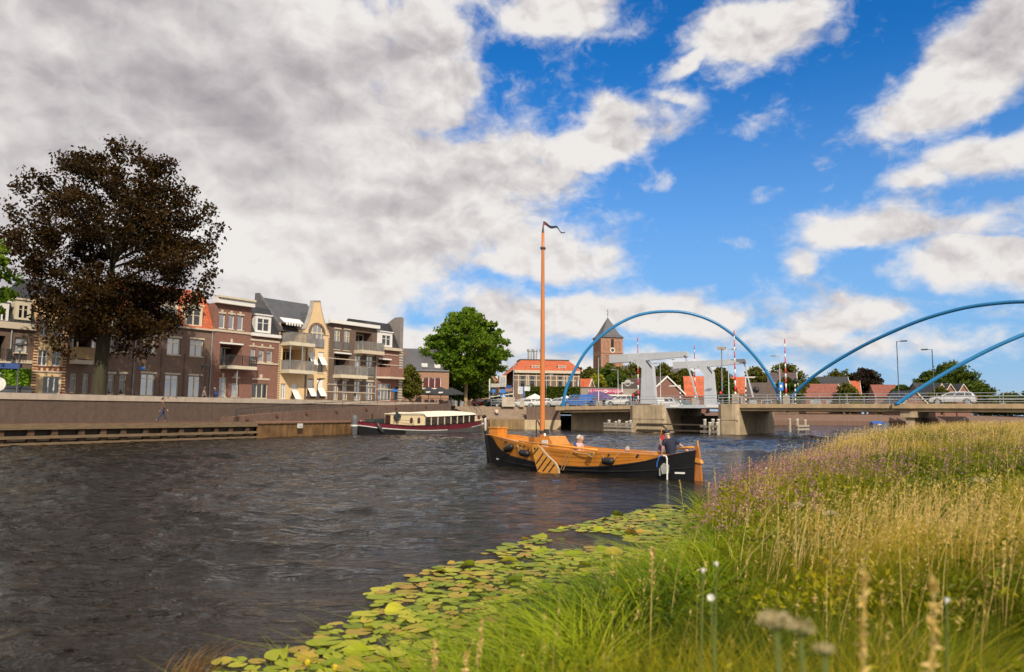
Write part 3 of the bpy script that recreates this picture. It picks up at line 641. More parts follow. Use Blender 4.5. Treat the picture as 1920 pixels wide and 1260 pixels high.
barrier('barrier pole upright between the two gantries, in front of the orange roof', 1303.5, 647, 750, 13, .11)
barrier('tallest barrier pole crossing the blue arch beside the right pier', 1379, 619, 757, .9, .11)
barrier('barrier pole standing right of the foot of the first arch', 1474, 635, 755, 9.0, .12)
# street lamps on and beyond the bridge
def lamp(label, P, H, arm, col, th=.06, name='street_lamp', head=.5, group=None, rz=None):
    o = thing(name, label, 'street lamp', P, BRZ if rz is None else rz, group)
    m = MB(); m.tube([(0, 0, 0), (0, 0, 1.2), (0, 0, 1.25), (0, 0, H)], [th * 1.5, th * 1.5, th, th * .8], 8); m.build('post', col, o, True)
    a = 1 if arm > 0 else -1
    m = MB(); m.bar((0, 0, H - .05), (arm * .5, 0, H - .02), .05); m.build('arm', col, o)
    m = MB(); m.box(min(arm * .4, arm * .4 + a * head), max(arm * .4, arm * .4 + a * head), -.14, .14, H - .05, H + .07); h = m.build('lamp_head', col, o)
    m = MB(); m.box(min(arm * .4 + a * .08, arm * .4 + a * (head - .06)), max(arm * .4 + a * .08, arm * .4 + a * (head - .06)), -.1, .1, H - .075, H - .052); m.build('lens', mat('lamp_lens', (.5, .5, .48), .2), h)
    return o
def blamp(label, px, ytop, v, arm, col, **k):
    s = bs(px, v); P = B0 + BU * s + BV * v; zt = at(px, ytop, P.y).z; z = deckz(s); P.z = z - .1; return lamp(label, P, zt - z + .1, arm, col, **k)
LG = 'street lamps along the bridge road'
blamp('dark street lamp with arm to the right, left of the silver car', 1685, 640, DW - .9, 1.1, DARKM, group=LG, head=.75)
blamp('dark street lamp with arm to the left above the silver car', 1751, 655, DW - .9, -1.1, DARKM, group=LG, head=.75)
blamp('grey lamp post with arm to the right, beside the tall barrier pole', 1367, 655, 8, 1.1, GALV, group=LG, head=.7)
blamp('grey lamp post with arm to the left, inside the right foot of the first arch', 1463, 667, 12.5, -1.1, GALV, group=LG, head=.7)
blamp('pale lamp post with arm to the right in front of the church tower', 1123, 671, 12.8, 1.2, GALV, group=LG, head=.8)
blamp('pale lamp post with arm to the left, above the white car', 1159.5, 693, DW + 8, -1.2, GALV, group=LG, head=.8)
blamp('thin pale lamp post with arm to the left behind the near gantry', 1239, 681, DW + 12, -1.2, GALV, group=LG, head=.8)
o = blamp('camera mast with two pale lamp heads on a thick lower post', 1354.5, 652, 3.0, .3, GALV, head=.5, th=.09)
m = MB(); H_ = max(v.co.z for v in o.children[0].data.vertices)
m.box(-.5, -.05, -.2, .2, H_ - .25, H_ + .12); m.box(.05, .5, -.2, .2, H_ - .3, H_ + .1); m.build('camera_box', CONC2, o)
# road signals on black and white striped posts
def signal(label, px, ytop, ybot, v, arm=0, disc=False, lit=None):
    s = bs(px, v); P = B0 + BU * s + BV * v; z = deckz(s) - .1; zt = at(px, ytop, P.y).z; H = zt - z
    o = thing('bridge_signal', label, 'traffic signal', (P.x, P.y, z), BRZ)
    for nm, col, par in (('white_bands', WHITE, 0), ('black_bands', BLACK, 1)):
        m = MB(); n = 8; q = min(H, 2.3) / n
        for k in range(n):
            if k % 2 == par: m.lathe([(.085, k * q), (.085, (k + 1) * q)], n=8)
        m.build(nm, col, o)
    if H > 2.3: m = MB(); m.lathe([(.08, 2.3), (.08, H)], n=8); m.build('upper_post', WHITE, o)
    if arm:
        a = 1 if arm > 0 else -1; m = MB(); m.bar((0, 0, H - .1), (arm, 0, H - .1), .16); m.build('arm', WHITE, o)
    if disc:
        m = MB(); q = Matrix.Rotation(R(90), 4, 'X'); m.lathe([(.5, -.08), (.5, .08)], (arm * .5, 0, H - .1), 20, q); d_ = m.build('disc_board', mat('pale_disc', (.5, .5, .46), .5), o)
        m = MB(); m.box(arm * .5 - .3, arm * .5 + .35, -.12, -.085, H - .34, H - .18); m.build('dark_slot', BLACK, d_)
    return o
signal('white signal gantry post with round board on its short arm above the white car', 1167, 717, 757, 10.5, 1.9, True)
signal('white post with short left arm and striped foot before the brick gable house', 1275.5, 722, 757, 7.5, -1.6)
o = signal('striped signal post with dark round lamp on its arm beside the right gantry beam', 1398.5, 706, 757, 4.5, 1.2)
m = MB(); m.ball((1.3, 0, max(v.co.z for v in o.children[-1].data.vertices) - .05), .42, 10, 8); m.build('signal_lamp', BLACK, o)
o = signal('striped signal post with dark lamp on top right of the last barrier pole', 1491, 718, 757, 4.5)
m = MB(); H_ = max(v.co.z for ch in o.children for v in ch.data.vertices); m.ball((.1, 0, H_ + .25), .36, 10, 8); m.build('signal_lamp', BLACK, o)
signal('short striped post standing at the left end of the bridge by the blue van', 1069, 738, 757, 10.0)
def tlight(label, px, v, ybot):
    s = bs(px, v); P = B0 + BU * s + BV * v; z = deckz(s) - .1
    o = thing('traffic_light', label, 'traffic light', (P.x, P.y, z), BRZ)
    m = MB(); m.lathe([(.06, 0), (.06, 1.0)], n=8); m.build('post', DARKM, o); m = MB(); m.box(-.2, .2, -.14, .14, .75, 1.75); b_ = m.build('housing', BLACK, o)
    m = MB(); q = Matrix.Rotation(R(90), 4, 'X'); m.lathe([(.13, 0), (.13, .05)], (0, -.145, 1.55), 12, q); e = bpy.data.materials.new('red_lamp'); e.use_nodes = True; p = e.node_tree.nodes['Principled BSDF']
    p.inputs['Base Color'].default_value = (.6, .02, .02, 1); p.inputs['Emission Color'].default_value = (1, .05, .04, 1); p.inputs['Emission Strength'].default_value = 1.2; m.build('red_lens', e, b_)
tlight('small traffic light showing red beside the right gantry post', 1352.5, 1.2, 0)
tlight('small traffic light behind the rear of the white car', 1189, 3.0, 0)
# blue parking panel on the arch foot
s = bs(1464.5, DW - 1); P = B0 + BU * s + BV * (DW - 1); z = deckz(s)
o = thing('road_sign', 'blue rectangular sign with white symbol at the right foot of the first arch', 'sign', (P.x, P.y, z), 0)
m = MB(); m.lathe([(.04, 0), (.04, 3.2)], n=8); m.build('post', GALV, o); SBL = mat('sign_blue', (.02, .17, .55), .4, .05)
m = MB(); m.box(-.3, .3, -.09, -.045, 2.0, 3.1); b_ = m.build('panel', SBL, o); m = MB(); m.box(-.15, .15, -.1, -.092, 2.4, 2.75); m.build('symbol', WHITE, b_)
# timber dolphins guarding the piers
WOODP = mat('grey_bleached_wood', (.36, .31, .25), .85, .25, 2.5, .4, 14, wood=(5, 5, .6))
def dolphin(label, c0, c1, posts, rows, planks, H):
    a = onz(*c0, 0); b = onz(*c1, 0); d = b - a; L_ = d.length; o = thing('fender_piles', label, 'fender piles', (a.x, a.y, 0), math.atan2(d.y, d.x))
    for j, (f, yo, h) in enumerate(posts):
        m = MB(); m.lathe([(.2, -1.2), (.19, h - .08), (.15, h)], (f * L_, yo, 0), 10); q = m.build('pile', WOODP, o, False)
        m = MB(); m.lathe([(.215, h + .003), (.2, h + .1)], (f * L_, yo, 0), 10); m.build('white_cap', WHITE, q)
    for z in planks:
        m = MB(); m.bar((-.5, -.28, z), (L_ + .5, -.28, z), .16, .28); m.build('plank', WOODP, o)
dolphin('group of bleached timber fender piles with planks before the left pier', (1140, 809.5), (1183, 811), [(0.05, 0, 1.5), (.18, .7, 1.3), (.5, 0, 1.5), (.66, .7, 1.35), (.98, 0, 1.5)], 2, (.25, .75, 1.1), 1.5)
dolphin('tight cluster of bleached timber fender piles before the right pier', (1322, 814.5), (1345, 815.5), [(0.0, 0, 1.75), (.4, .5, 1.8), (.55, -.25, 1.4), (.85, .5, 1.8), (1.0, 0, 1.4)], 2, (.35, 1.0), 1.8)
c = onz(1497, 811, 0)
dolphin('dark paired fender piles with white caps right of the right pier', (1494, 811), (1511, 810.5), [(0.05, 0, 1.75), (.15, 1.2, 1.9), (.95, 0, 1.75), (1.0, 1.2, 1.9)], 2, (.45, .95), 1.8)
# moored boat with blue cover beyond the bridge
c = onz(1650, 799.5, 0); o = thing('moored_motorboat', 'small moored motorboat under a bright blue cover on the far bank', 'boat', (c.x, c.y, 0), R(8)); o.scale = (.85, .85, .75)
m = MB(); hs = []
for x_, w_, z_ in ((-3.0, 1.0, 1.0), (-1.5, 1.15, .95), (0, 1.2, .95), (1.6, 1.0, 1.05), (2.7, .5, 1.2), (3.1, .06, 1.3)):
    hs.append([(x_, -w_ * .75, -.3), (x_, -w_, z_), (x_, w_, z_), (x_, w_ * .75, -.3)])
for i in range(5):
    for k in range(3): m.quad(hs[i][k], hs[i + 1][k], hs[i + 1][k + 1], hs[i][k + 1])
m.poly(hs[0]); m.build('hull', mat('grey_boat_hull', (.16, .17, .19), .4), o)
m = MB(); m.add([(-3, -1.05, 1.0), (-3, 1.05, 1.0), (-2.8, 0, 1.75), (.3, 0, 1.9), (1.8, -.9, 1.1), (1.8, .9, 1.1), (-3, 0, 1.5)], [(0, 4, 3, 2), (1, 2, 3, 5), (3, 4, 5), (0, 2, 1)]); m.build('boat_cover', mat('blue_tarp', (.015, .08, .32), .7, .15), o)
m = MB(); m.box(-1.4, -.2, -1.16, -1.12, .6, .9); m.build('registration_plate', WHITE, o)
# ------------------------------------------------------------------ houses
BR_DK = mat('dark_brown_brick', (.125, .078, .055), .88, .28, .7, brick=(.23, .07, .012, (.19, .155, .13)))
BR_BN = mat('brown_brick', (.165, .10, .07), .88, .28, .7, brick=(.23, .07, .012, (.24, .19, .16)))
BR_RD = mat('red_brown_brick', (.205, .09, .064), .88, .28, .7, brick=(.23, .07, .012, (.28, .2, .17)))
BR_OR = mat('orange_brown_brick', (.31, .165, .10), .88, .2, .7, brick=(.23, .07, .012, (.36, .27, .2)))
STUC = mat('cream_render', (.66, .47, .26), .85, .07, .8, streak=.12)
TRIM = mat('cream_trim', (.50, .42, .32), .7, .06)
TILE_B = mat('black_roof_tiles', (.030, .030, .034), .5, .3, 1.5, tiles=(1.1, 1.0), bump=.8)
TILE_G = mat('grey_roof_tiles', (.085, .085, .092), .45, .25, 1.5, tiles=(1.1, 1.0), bump=.9)
TILE_O = mat('orange_roof_tiles', (.46, .105, .038), .65, .28, 1.6, tiles=(1.1, 1.0), bump=.9)
TILE_R = mat('dull_red_roof_tiles', (.23, .075, .05), .75, .25, 1.2, tiles=(1.1, 1.0), bump=.7)
TILE_N = mat('brown_roof_tiles', (.085, .058, .048), .75, .25, 1.2, tiles=(1.1, 1.0), bump=.7)
SLATE = mat('slate_roof', (.085, .083, .092), .6, .2, .4)
FRAMEC = mat('cream_window_frame', (.60, .50, .36), .5, .06)
AWN = mat('white_awning_cloth', (.68, .66, .63), .8, .05)
WOODB = mat('balcony_wood', (.36, .235, .11), .75, .2, 2)
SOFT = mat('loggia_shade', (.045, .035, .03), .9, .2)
rw_ = random.Random(11)
class House:
    """a house on a facade plane; local x along the front, y into the house, z up from its ground"""
    def __init__(s, name, label, xl, xr, yref, P=FP, n=FN, zb=2.4, group=None):
        s.n = n.normalized(); s.u = Vector((-s.n.y, s.n.x, 0)); s.P = Vector(P); s.zb = zb
        a = onplane(xl, yref, s.P, s.n); b = onplane(xr, yref, s.P, s.n)
        s.O = Vector((a.x, a.y, zb)); s.w = (b - a).dot(s.u)
        s.o = thing(name, label, 'house', s.O, math.atan2(s.u.y, s.u.x), group); s.holes = []; s.sc = max(.5, (s.O - EYE).length / 80)
    def xz(s, px, py, off=0.0):
        q = onplane(px, py, s.P + s.n * off, s.n) - s.O; return q.dot(s.u), q.z
    def X(s, px, py): return s.xz(px, py)[0]
    def Z(s, px, py): return s.xz(px, py)[1]
    def rect(s, x0, y0, x1, y1, off=0.0):
        xm, ym = (x0 + x1) / 2, (y0 + y1) / 2
        return s.xz(x0, ym, off)[0], s.xz(xm, y1, off)[1], s.xz(x1, ym, off)[0], s.xz(xm, y0, off)[1]
    def part(s, mb, name, m, parent=None, smooth=False): return mb.build(name, m, parent or s.o, smooth)
    def wall(s, m, top, depth=9.0, x0=0.0, x1=None, z0=0.0, y=0.0, name='wall'):
        x1 = s.w if x1 is None else x1; mb = MB()
        H = [h for h in s.holes if h[0] < x1 and h[2] > x0 and h[1] < top]
        xs = sorted({x0, x1} | {min(max(v, x0), x1) for h in H for v in (h[0], h[2])}); zs = sorted({z0, top} | {min(max(v, z0), top) for h in H for v in (h[1], h[3])})
        for i in range(len(xs) - 1):
            for j in range(len(zs) - 1):
                cx, cz = (xs[i] + xs[i + 1]) / 2, (zs[j] + zs[j + 1]) / 2
                if any(h[0] < cx < h[2] and h[1] < cz < h[3] for h in H): continue
                mb.quad((xs[i], y, zs[j]), (xs[i + 1], y, zs[j]), (xs[i + 1], y, zs[j + 1]), (xs[i], y, zs[j + 1]))
        for a, b, c, d, dp in H:
            mb.quad((a, y, b), (a, y, d), (a, y + dp, d), (a, y + dp, b)); mb.quad((c, y, d), (c, y, b), (c, y + dp, b), (c, y + dp, d))
            mb.quad((a, y, d), (c, y, d), (c, y + dp, d), (a, y + dp, d)); mb.quad((a, y, b), (a, y + dp, b), (c, y + dp, b), (c, y, b))
        mb.quad((x0, y + depth, z0), (x0, y, z0), (x0, y, top), (x0, y + depth, top)); mb.quad((x1, y, z0), (x1, y + depth, z0), (x1, y + depth, top), (x1, y, top))
        mb.quad((x0, y, top), (x1, y, top), (x1, y + depth, top), (x0, y + depth, top)); mb.quad((x1, y + depth, z0), (x0, y + depth, z0), (x0, y + depth, top), (x1, y + depth, top))
        s.holes = [h for h in s.holes if h not in H]
        return s.part(mb, name, m)
    def band(s, name, m, z0, z1, out=.08, x0=0.0, x1=None, y=0.0, deep=.0):
        x1 = s.w if x1 is None else x1; mb = MB(); mb.box(x0 - .003, x1 + .003, y - out, y + .02 + deep, z0, z1); return s.part(mb, name, m)
    def win(s, box, nv=1, nh=.3, frame=None, glass=None, lintel=None, sill=True, y=0.0, inset=.14, off=0.0, fw=.075, hole=True, arch=False, local=False):
        a, b, c, d = box if local else s.rect(*box, off=off); frame = frame or FRAMEC
        glass = glass or rw_.choice((GLASS_S, GLASS_S, GLASS_D, GLASS_C))
        if hole: s.holes.append((a, b, c, d, inset + .12))
        f = MB(); Y0, Y1 = y + inset - .02, y + inset + .06
        f.box(a, a + fw, Y0, Y1, b, d); f.box(c - fw, c, Y0, Y1, b, d); f.box(a + fw, c - fw, Y0, Y1, d - fw, d); f.box(a + fw, c - fw, Y0, Y1, b, b + fw)
        for i in range(1, nv): x = a + (c - a) * i / nv; f.box(x - fw * .6, x + fw * .6, Y0 + .002, Y1, b + fw, d - fw)
        if nh: z = d - (d - b) * nh; f.box(a + fw, c - fw, Y0 + .004, Y1, z - fw * .4, z + fw * .4)
        fo = s.part(f, 'window', frame)
        p = MB(); p.quad((a + .01, y + inset + .04, b + .01), (c - .01, y + inset + .04, b + .01), (c - .01, y + inset + .04, d - .01), (a + .01, y + inset + .04, d - .01)); p.build('pane', glass, fo)
        if sill: q = MB(); q.box(a - .06, c + .06, y - .07, y + inset - .03, b - .1, b + .0); q.build('sill', TRIM if sill is True else sill, fo)
        if lintel: q = MB(); q.box(a - .1, c + .1, y - .05, y + .015, d + .03, d + .2); q.build('lintel', lintel, fo)
        return fo
    def slope(s, name, m, x0, x1, prof):            # roof of one section pushed along the front
        mb = MB(); mb.prism([(x0, y, z) for y, z in prof], (x1 - x0, 0, 0)); return s.part(mb, name, m)
    def dormer(s, box, wbox, dep=1.6, y=-.06, m=None, nv=2, cap=.12):
        a, b, c, d = s.rect(*box); m = m or CREAMP; mb = MB(); wa, wb, wc, wd = s.rect(*wbox)
        mb.box(a, c, y + .12, y + dep, b, d); mb.box(a, wa, y, y + .12, b, d); mb.box(wc, c, y, y + .12, b, d); mb.box(wa, wc, y, y + .12, b, wb); mb.box(wa, wc, y, y + .12, wd, d)
        mb.box(a - cap, c + cap, y - cap, y + dep, d + .002, d + .14); o = s.part(mb, 'dormer', m)
        f = MB(); f.quad((wa, y + .1, wb), (wc, y + .1, wb), (wc, y + .1, wd), (wa, y + .1, wd)); p = f.build('pane', rw_.choice((GLASS_S, GLASS_D)), o)
        f = MB(); w = .06
        for i in range(1, nv): x = wa + (wc - wa) * i / nv; f.box(x - w, x + w, y + .02, y + .095, wb, wd)
        f.box(wa, wc, y + .03, y + .09, (wb + wd) / 2 + .15, (wb + wd) / 2 + .2); f.build('glazing_bars', m, o); return o
    def recess(s, box, dep=1.6, wall=None, door=True, y=0.0, door_w=.5):
        a, b, c, d = s.rect(*box); s.holes.append((a, b, c, d, dep + .02))
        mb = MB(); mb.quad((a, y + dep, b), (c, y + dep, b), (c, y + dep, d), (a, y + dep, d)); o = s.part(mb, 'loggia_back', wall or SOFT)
        f = MB(); g = MB(); n = 3; x0 = a + (c - a) * .08; x1 = a + (c - a) * .92
        if door:
            for i in range(n): p, q = x0 + (x1 - x0) * i / n, x0 + (x1 - x0) * (i + 1) / n; f.box(p, p + .07, y + dep - .08, y + dep - .003, b, d - .2); g.quad((p + .07, y + dep - .02, b), (q, y + dep - .02, b), (q, y + dep - .02, d - .25), (p + .07, y + dep - .02, d - .25))
            f.box(x0, x1 + .07, y + dep - .08, y + dep - .003, d - .25, d - .17); f.build('door_frame', FRAMEC, o); g.build('glass_door', GLASS_D, o)
        return (a, b, c, d)
    def balcony(s, x0, x1, z, dep=1.3, th=.28, rail=1.0, rm=None, solid=False, slab=None, pitch=.13, y=0.0):
        mb = MB(); mb.box(x0, x1, y - dep, y - .002, z - th, z); o = s.part(mb, 'balcony', slab or CREAMP)
        rm = rm or DARKM; m = MB(); p = dep - .06
        m.box(x0 + .02, x1 - .02, y - p - .03, y - p + .03, z + rail - .05, z + rail)
        for xx in (x0 + .02, x1 - .06): m.box(xx, xx + .04, y - p + .03, y - .003, z + rail - .05, z + rail)
        if solid:
            m.box(x0 + .03, x1 - .03, y - p - .01, y - p + .012, z + .08, z + rail - .06)
            for xx in (x0 + .03, x1 - .05): m.box(xx, xx + .02, y - p + .02, y - .004, z + .08, z + rail - .06)
        else:
            k = x0 + .05
            while k < x1 - .05: m.box(k, k + .03, y - p - .015, y - p + .015, z + .003, z + rail - .05); k += pitch
            k = y - p + .1
            while k < y - .1:
                for xx in (x0 + .03, x1 - .06): m.box(xx, xx + .03, k, k + .03, z + .003, z + rail - .05)
                k += pitch
        m.build('railing', rm, o)
        q = MB(); n = max(2, int((x1 - x0) / 1.2) + 1)
        for i in range(n): xx = x0 + .04 + (x1 - x0 - .12) * i / (n - 1); q.box(xx, xx + .05, y - p - .04, y - p + .035, z + .002, z + rail + .02)
        q.build('railing_posts', rm, o); return o
    def pipe(s, x, z0, z1, y=-.1, m=None): mb = MB(); mb.tube([(x, y, z0), (x, y, z1)], .055, 8); return s.part(mb, 'downpipe', m or GALV)
PW = mat('pale_grey_pipe', (.25, .27, .28), .5)
HG = 'row of town houses along the quay'

# 1 dark brick house with black mansard at the far left
h = House('town_house', 'dark brick house with black mansard roof at the left edge, behind the green ivy screen', -50, 63.5, 640, group=HG)
ze = h.Z(40, 618); zt = h.Z(30, 545)
h.win((26.7, 632, 51, 662), 1, 0, glass=GLASS_C, sill=True); h.win((-32, 632, -10, 662), 1, 0, glass=GLASS_C)
a, b, c, d = h.recess((-8, 629, 9, 678), 1.4, BR_DK)
h.win((28, 700, 50, 738), 2)
h.wall(BR_DK, ze - .02); h.band('cornice', TRIM, ze, h.Z(40, 606), .3); h.band('band', TRIM, h.Z(40, 681), h.Z(40, 675), .07)
h.slope('roof', TILE_B, 0, h.w, [(-.1, h.Z(40, 606) + .02), (1.5, zt), (8.5, zt), (9, ze + .02)])
h.dormer((28, 563, 58, 600), (35, 573, 51, 596)); h.dormer((-10, 566, 16, 604), (-4, 578, 11, 600), m=WHITE)
h.balcony(a - .2, c + .2, b, .9); h.pipe(h.X(20, 640), 0, ze, m=PW)
g = MB(); x0, z0, x1, z1 = h.rect(25, 663, 49, 678)
k = x0
while k < x1: g.box(k, k + .03, -.1, -.07, z0, z1); k += .12
g.box(x0, x1, -.11, -.06, z1 - .05, z1); h.part(g, 'french_railing', DARKM)

# 2 narrow cream house with brick-toothed edges
h = House('town_house', 'narrow cream rendered house with red brick toothed edges, left of the beech trunk', 63.5, 127, 650, group=HG)
zt = h.Z(95, 562)
for b_ in ((75.4, 599, 92.7, 629), (101, 599, 119.4, 629), (71.5, 656, 89, 686), (97.8, 656, 114.3, 686)): h.win(b_, 2, .4, frame=WHITE, glass=GLASS_C if b_[1] < 620 else GLASS_D)
h.win((80, 706, 113, 738), 3, .0, frame=WHITE, glass=GLASS_D, sill=False)
h.wall(STUC, zt); h.band('cornice', CREAMP, zt + .002, zt + .35, .3)
TOOTH = mat('red_tooth_brick', (.20, .06, .04), .85, .2)
mb = MB(); k = 0
while k < zt - .1:
    mb.box(.003, .33, -.03, .01, k, k + .11); mb.box(h.w - .33, h.w - .003, -.03, .01, k, k + .11); k += .24
h.part(mb, 'brick_teeth', TOOTH)
mb = MB(); z0, z1 = h.Z(95, 695.5), h.Z(95, 689); k = .4
while k < h.w - .5: mb.box(k, k + .2, -.05, .01, z0, z1); k += .42
h.part(mb, 'dentil_row', TOOTH); h.band('band', TRIM, z0 - .12, z0 - .01, .1); h.band('band', TOOTH, z1 + .01, z1 + .1, .08)
h.slope('roof', TILE_B, .1, h.w - .1, [(.2, zt + .36), (4.5, zt + 2.2), (9, zt + .36)])

# 3 brown house with wooden balconies
h = House('town_house', 'brown brick house with wooden railed balcony partly hidden by the beech trunk', 127, 190, 650, group=HG)
zt = h.Z(160, 585)
h.recess((134, 622, 170, 676), 1.7, BR_BN); h.recess((134, 560, 170, 616), 1.7, BR_BN)
h.win((131, 700, 143, 737), 1, .25, glass=GLASS_D, sill=False); h.win((155, 700, 166, 738), 1, .25, glass=GLASS_D, sill=False); h.win((172, 632, 184, 660), 1); h.win((172, 700, 184, 738), 1)
h.wall(BR_BN, zt + 1.2); h.band('cornice', CREAMP, zt + 1.203, zt + 1.5, .25)
x0, x1 = h.X(130, 676), h.X(167, 676)
h.balcony(x0, x1, h.Z(150, 676), 1.2, .35, 1.1, WOODB, True); h.balcony(x0, x1, h.Z(150, 617), 1.2, .35, 1.1, WOODB, True)
mb = MB()
for xx in (x0 + .05, x1 - .15): mb.box(xx, xx + .1, -1.15, -1.05, h.Z(150, 676) + .003, h.Z(150, 617) - .36)
h.part(mb, 'balcony_posts', FRAMEC); h.pipe(h.w - .25, 0, zt, m=PW)

# 4 brown house with paired narrow windows
h = House('town_house', 'brown brick house with paired narrow windows between the trunk and the orange-roofed house', 190, 255, 650, group=HG)
zt = h.Z(225, 592)
for b_ in ((207, 632, 218, 660), (227, 629.5, 240, 659), (202.5, 701.6, 214.6, 740), (223.5, 701.6, 236, 740), (207, 600, 218, 622), (227, 600, 240, 622)): h.win(b_, 1, .28, glass=GLASS_D if b_[1] > 620 else GLASS_S, lintel=TRIM)
h.wall(BR_BN, zt); h.band('cornice', CREAMP, zt + .002, zt + .4, .3); h.pipe(h.w - .12, 0, zt, m=PW)

# 5 brown house with orange mansard
h = House('town_house', 'brown brick house with three paired windows per floor under an orange tiled mansard', 255, 398, 650, group=HG)
ze = h.Z(330, 614)
for b_ in ((268, 631, 293, 660.7), (313.5, 634, 338.6, 665), (356, 637, 381, 668)): h.win(b_, 2, .3, glass=GLASS_S, lintel=TRIM)
for b_ in ((263.6, 701, 290, 742), (309, 703, 335, 744), (353, 705, 377, 745)): h.win(b_, 2, .22, glass=GLASS_S, lintel=TRIM)
h.wall(BR_BN, ze); h.band('gutter', TRIM, ze + .002, ze + .16, .25)
zt = h.Z(375, 549)
h.slope('roof', TILE_O, 0, h.w - .0, [(-.12, ze + .165), (1.7, zt), (4.5, zt + .9), (9, ze + .165)])
for bx, wb in (((346, 573, 379, 611), (350, 580, 374, 609)), ((300, 568, 333, 607), (304, 575, 328, 605)), ((258, 564, 288, 602), (262, 571, 284, 600))): h.dormer(bx, wb, 1.8, m=FRAMEC)
mb = MB()
for px in (302.5, 346, 386.5): x = h.X(px, 690); mb.box(x - .08, x + .08, -.06, .01, 0, h.Z(px, 660 + (px - 300) * .06))
h.part(mb, 'brick_pilasters', BR_DK); h.pipe(h.w - .1, 0, ze, m=PW)
mb = MB(); x0, z0, x1, z1 = h.rect(259.5, 688, 271, 692.5); mb.box(x0, x1, -.07, -.003, z0, z1); h.part(mb, 'street_name_plate', SBL)

# 6 red brick house with flat white cornice
h = House('town_house', 'red brick house with white flat cornice, three top windows and a dark railed balcony', 398, 469, 650, group=HG)
zt = h.Z(434, 572)
for b_ in ((411, 588.6, 422, 615), (428.6, 590, 439, 617), (445, 592, 456, 619)): h.win(b_, 1, 0, frame=WHITE, glass=GLASS_S, lintel=TRIM)
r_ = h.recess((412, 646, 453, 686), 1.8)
h.win((411, 707, 425, 744), 1, .35, glass=GLASS_C, lintel=None); h.win((434, 718, 447.6, 744), 1, 0, glass=GLASS_C); 
h.wall(BR_RD, zt); z = h.Z(434, 566)
h.band('cornice', WHITE, zt + .002, zt + .55, .55); h.band('cornice_board', CREAMP, zt + .553, zt + .75, .75)
h.band('band', TRIM, h.Z(434, 624), h.Z(434, 620), .1); 
mb = MB(); a, b, c, d = r_; mb.box(a - .1, c + .1, -.12, -.003, d + .02, d + .18); h.part(mb, 'awning_box', WHITE)
mb = MB()
for px, py in ((416.5, 584.5), (434, 586.5), (450.5, 588.5), (434, 639), (418, 703), (441, 704)): x, zz = h.xz(px, py); mb.box(x - .12, x + .12, -.06, .01, zz - .2, zz + .2)
h.part(mb, 'keystones', TRIM)
mb = MB(); x0, z0, x1, z1 = h.rect(434.5, 706.5, 450, 709.5); mb.box(x0, x1, -.07, -.003, z0, z1); h.part(mb, 'lintel', TRIM)
h.balcony(h.X(411, 688), h.X(466, 688), h.Z(440, 687), 1.5, .34, 1.05, DARKM); h.pipe(h.X(431, 720), 0, h.Z(431, 694), y=-1.2, m=PW)

# 7 red brick house with black roof and white dormer
h = House('town_house', 'red brick house with black tiled mansard and one white dormer beside the cream gable', 469, 523, 650, group=HG)
ze = h.Z(495, 632)
for b_ in ((469.8, 654, 479, 675), (485, 656, 495, 678), (500.6, 657, 510.5, 679)): h.win(b_, 1, 0, frame=CREAMP, glass=GLASS_S)
h.win((472, 719, 502, 747), 3, 0, glass=GLASS_D, sill=True)
h.wall(BR_RD, ze); h.band('gutter', WHITE, ze + .002, ze + .34, .38); h.band('band', TRIM, ze - .5, ze - .3, .07); h.band('band', TRIM, h.Z(495, 683), h.Z(495, 680), .1)
mb = MB()
for px, py in ((475, 649), (491, 651), (506.5, 652.5)): x, zz = h.xz(px, py); mb.box(x - .5, x + .5, -.06, .01, zz - .07, zz + .07); mb.box(x - .1, x + .1, -.08, .01, zz + .075, zz + .32)
x0, z0, x1, z1 = h.rect(472, 709, 505, 712.5); mb.box(x0, x1, -.07, .01, z0, z1); mb.box((x0 + x1) / 2 - .16, (x0 + x1) / 2 + .16, -.09, .01, z1 + .002, z1 + .4)
h.part(mb, 'stone_trim', TRIM)
zt = h.Z(490, 573); h.slope('roof', TILE_B, 0, h.w, [(-.1, ze + .345), (1.9, zt), (5, zt + .6), (9, ze + .345)])
h.dormer((478.5, 592, 507.6, 624), (482.5, 598, 503, 620), 1.8, m=WHITE)

# 8 cream house with the tall curved gable
h = House('town_house', 'cream rendered house with tall curved gable, arched window and white awnings', 523, 616, 680, group=HG)
P_ = h.P.copy(); xg = h.X(571, 660)
ze = h.Z(540, 622)
for b_ in ((578.7, 660, 589.5, 698), (596, 660, 606.7, 699), (576, 709, 587.6, 745), (594, 709, 605.7, 745.5)): h.win(b_, 1, .2, frame=CREAMP, glass=GLASS_D)
h.win((546.7, 719, 558, 745), 1, .3, frame=CREAMP, glass=GLASS_D); h.win((526.7, 719, 536, 748), 2, .3, frame=WHITE, glass=GLASS_C, sill=False)
h.recess((529.5, 653, 566, 695), 1.8, BR_DK); h.recess((526, 607, 560, 645), 1.8, CREAMP)
ax0, az0, ax1, az1 = h.rect(581, 609, 606, 651)
h.holes.append((ax0, az0, ax1, az1 - (ax1 - ax0) / 2, .3))
h.wall(STUC, h.Z(594, 622))
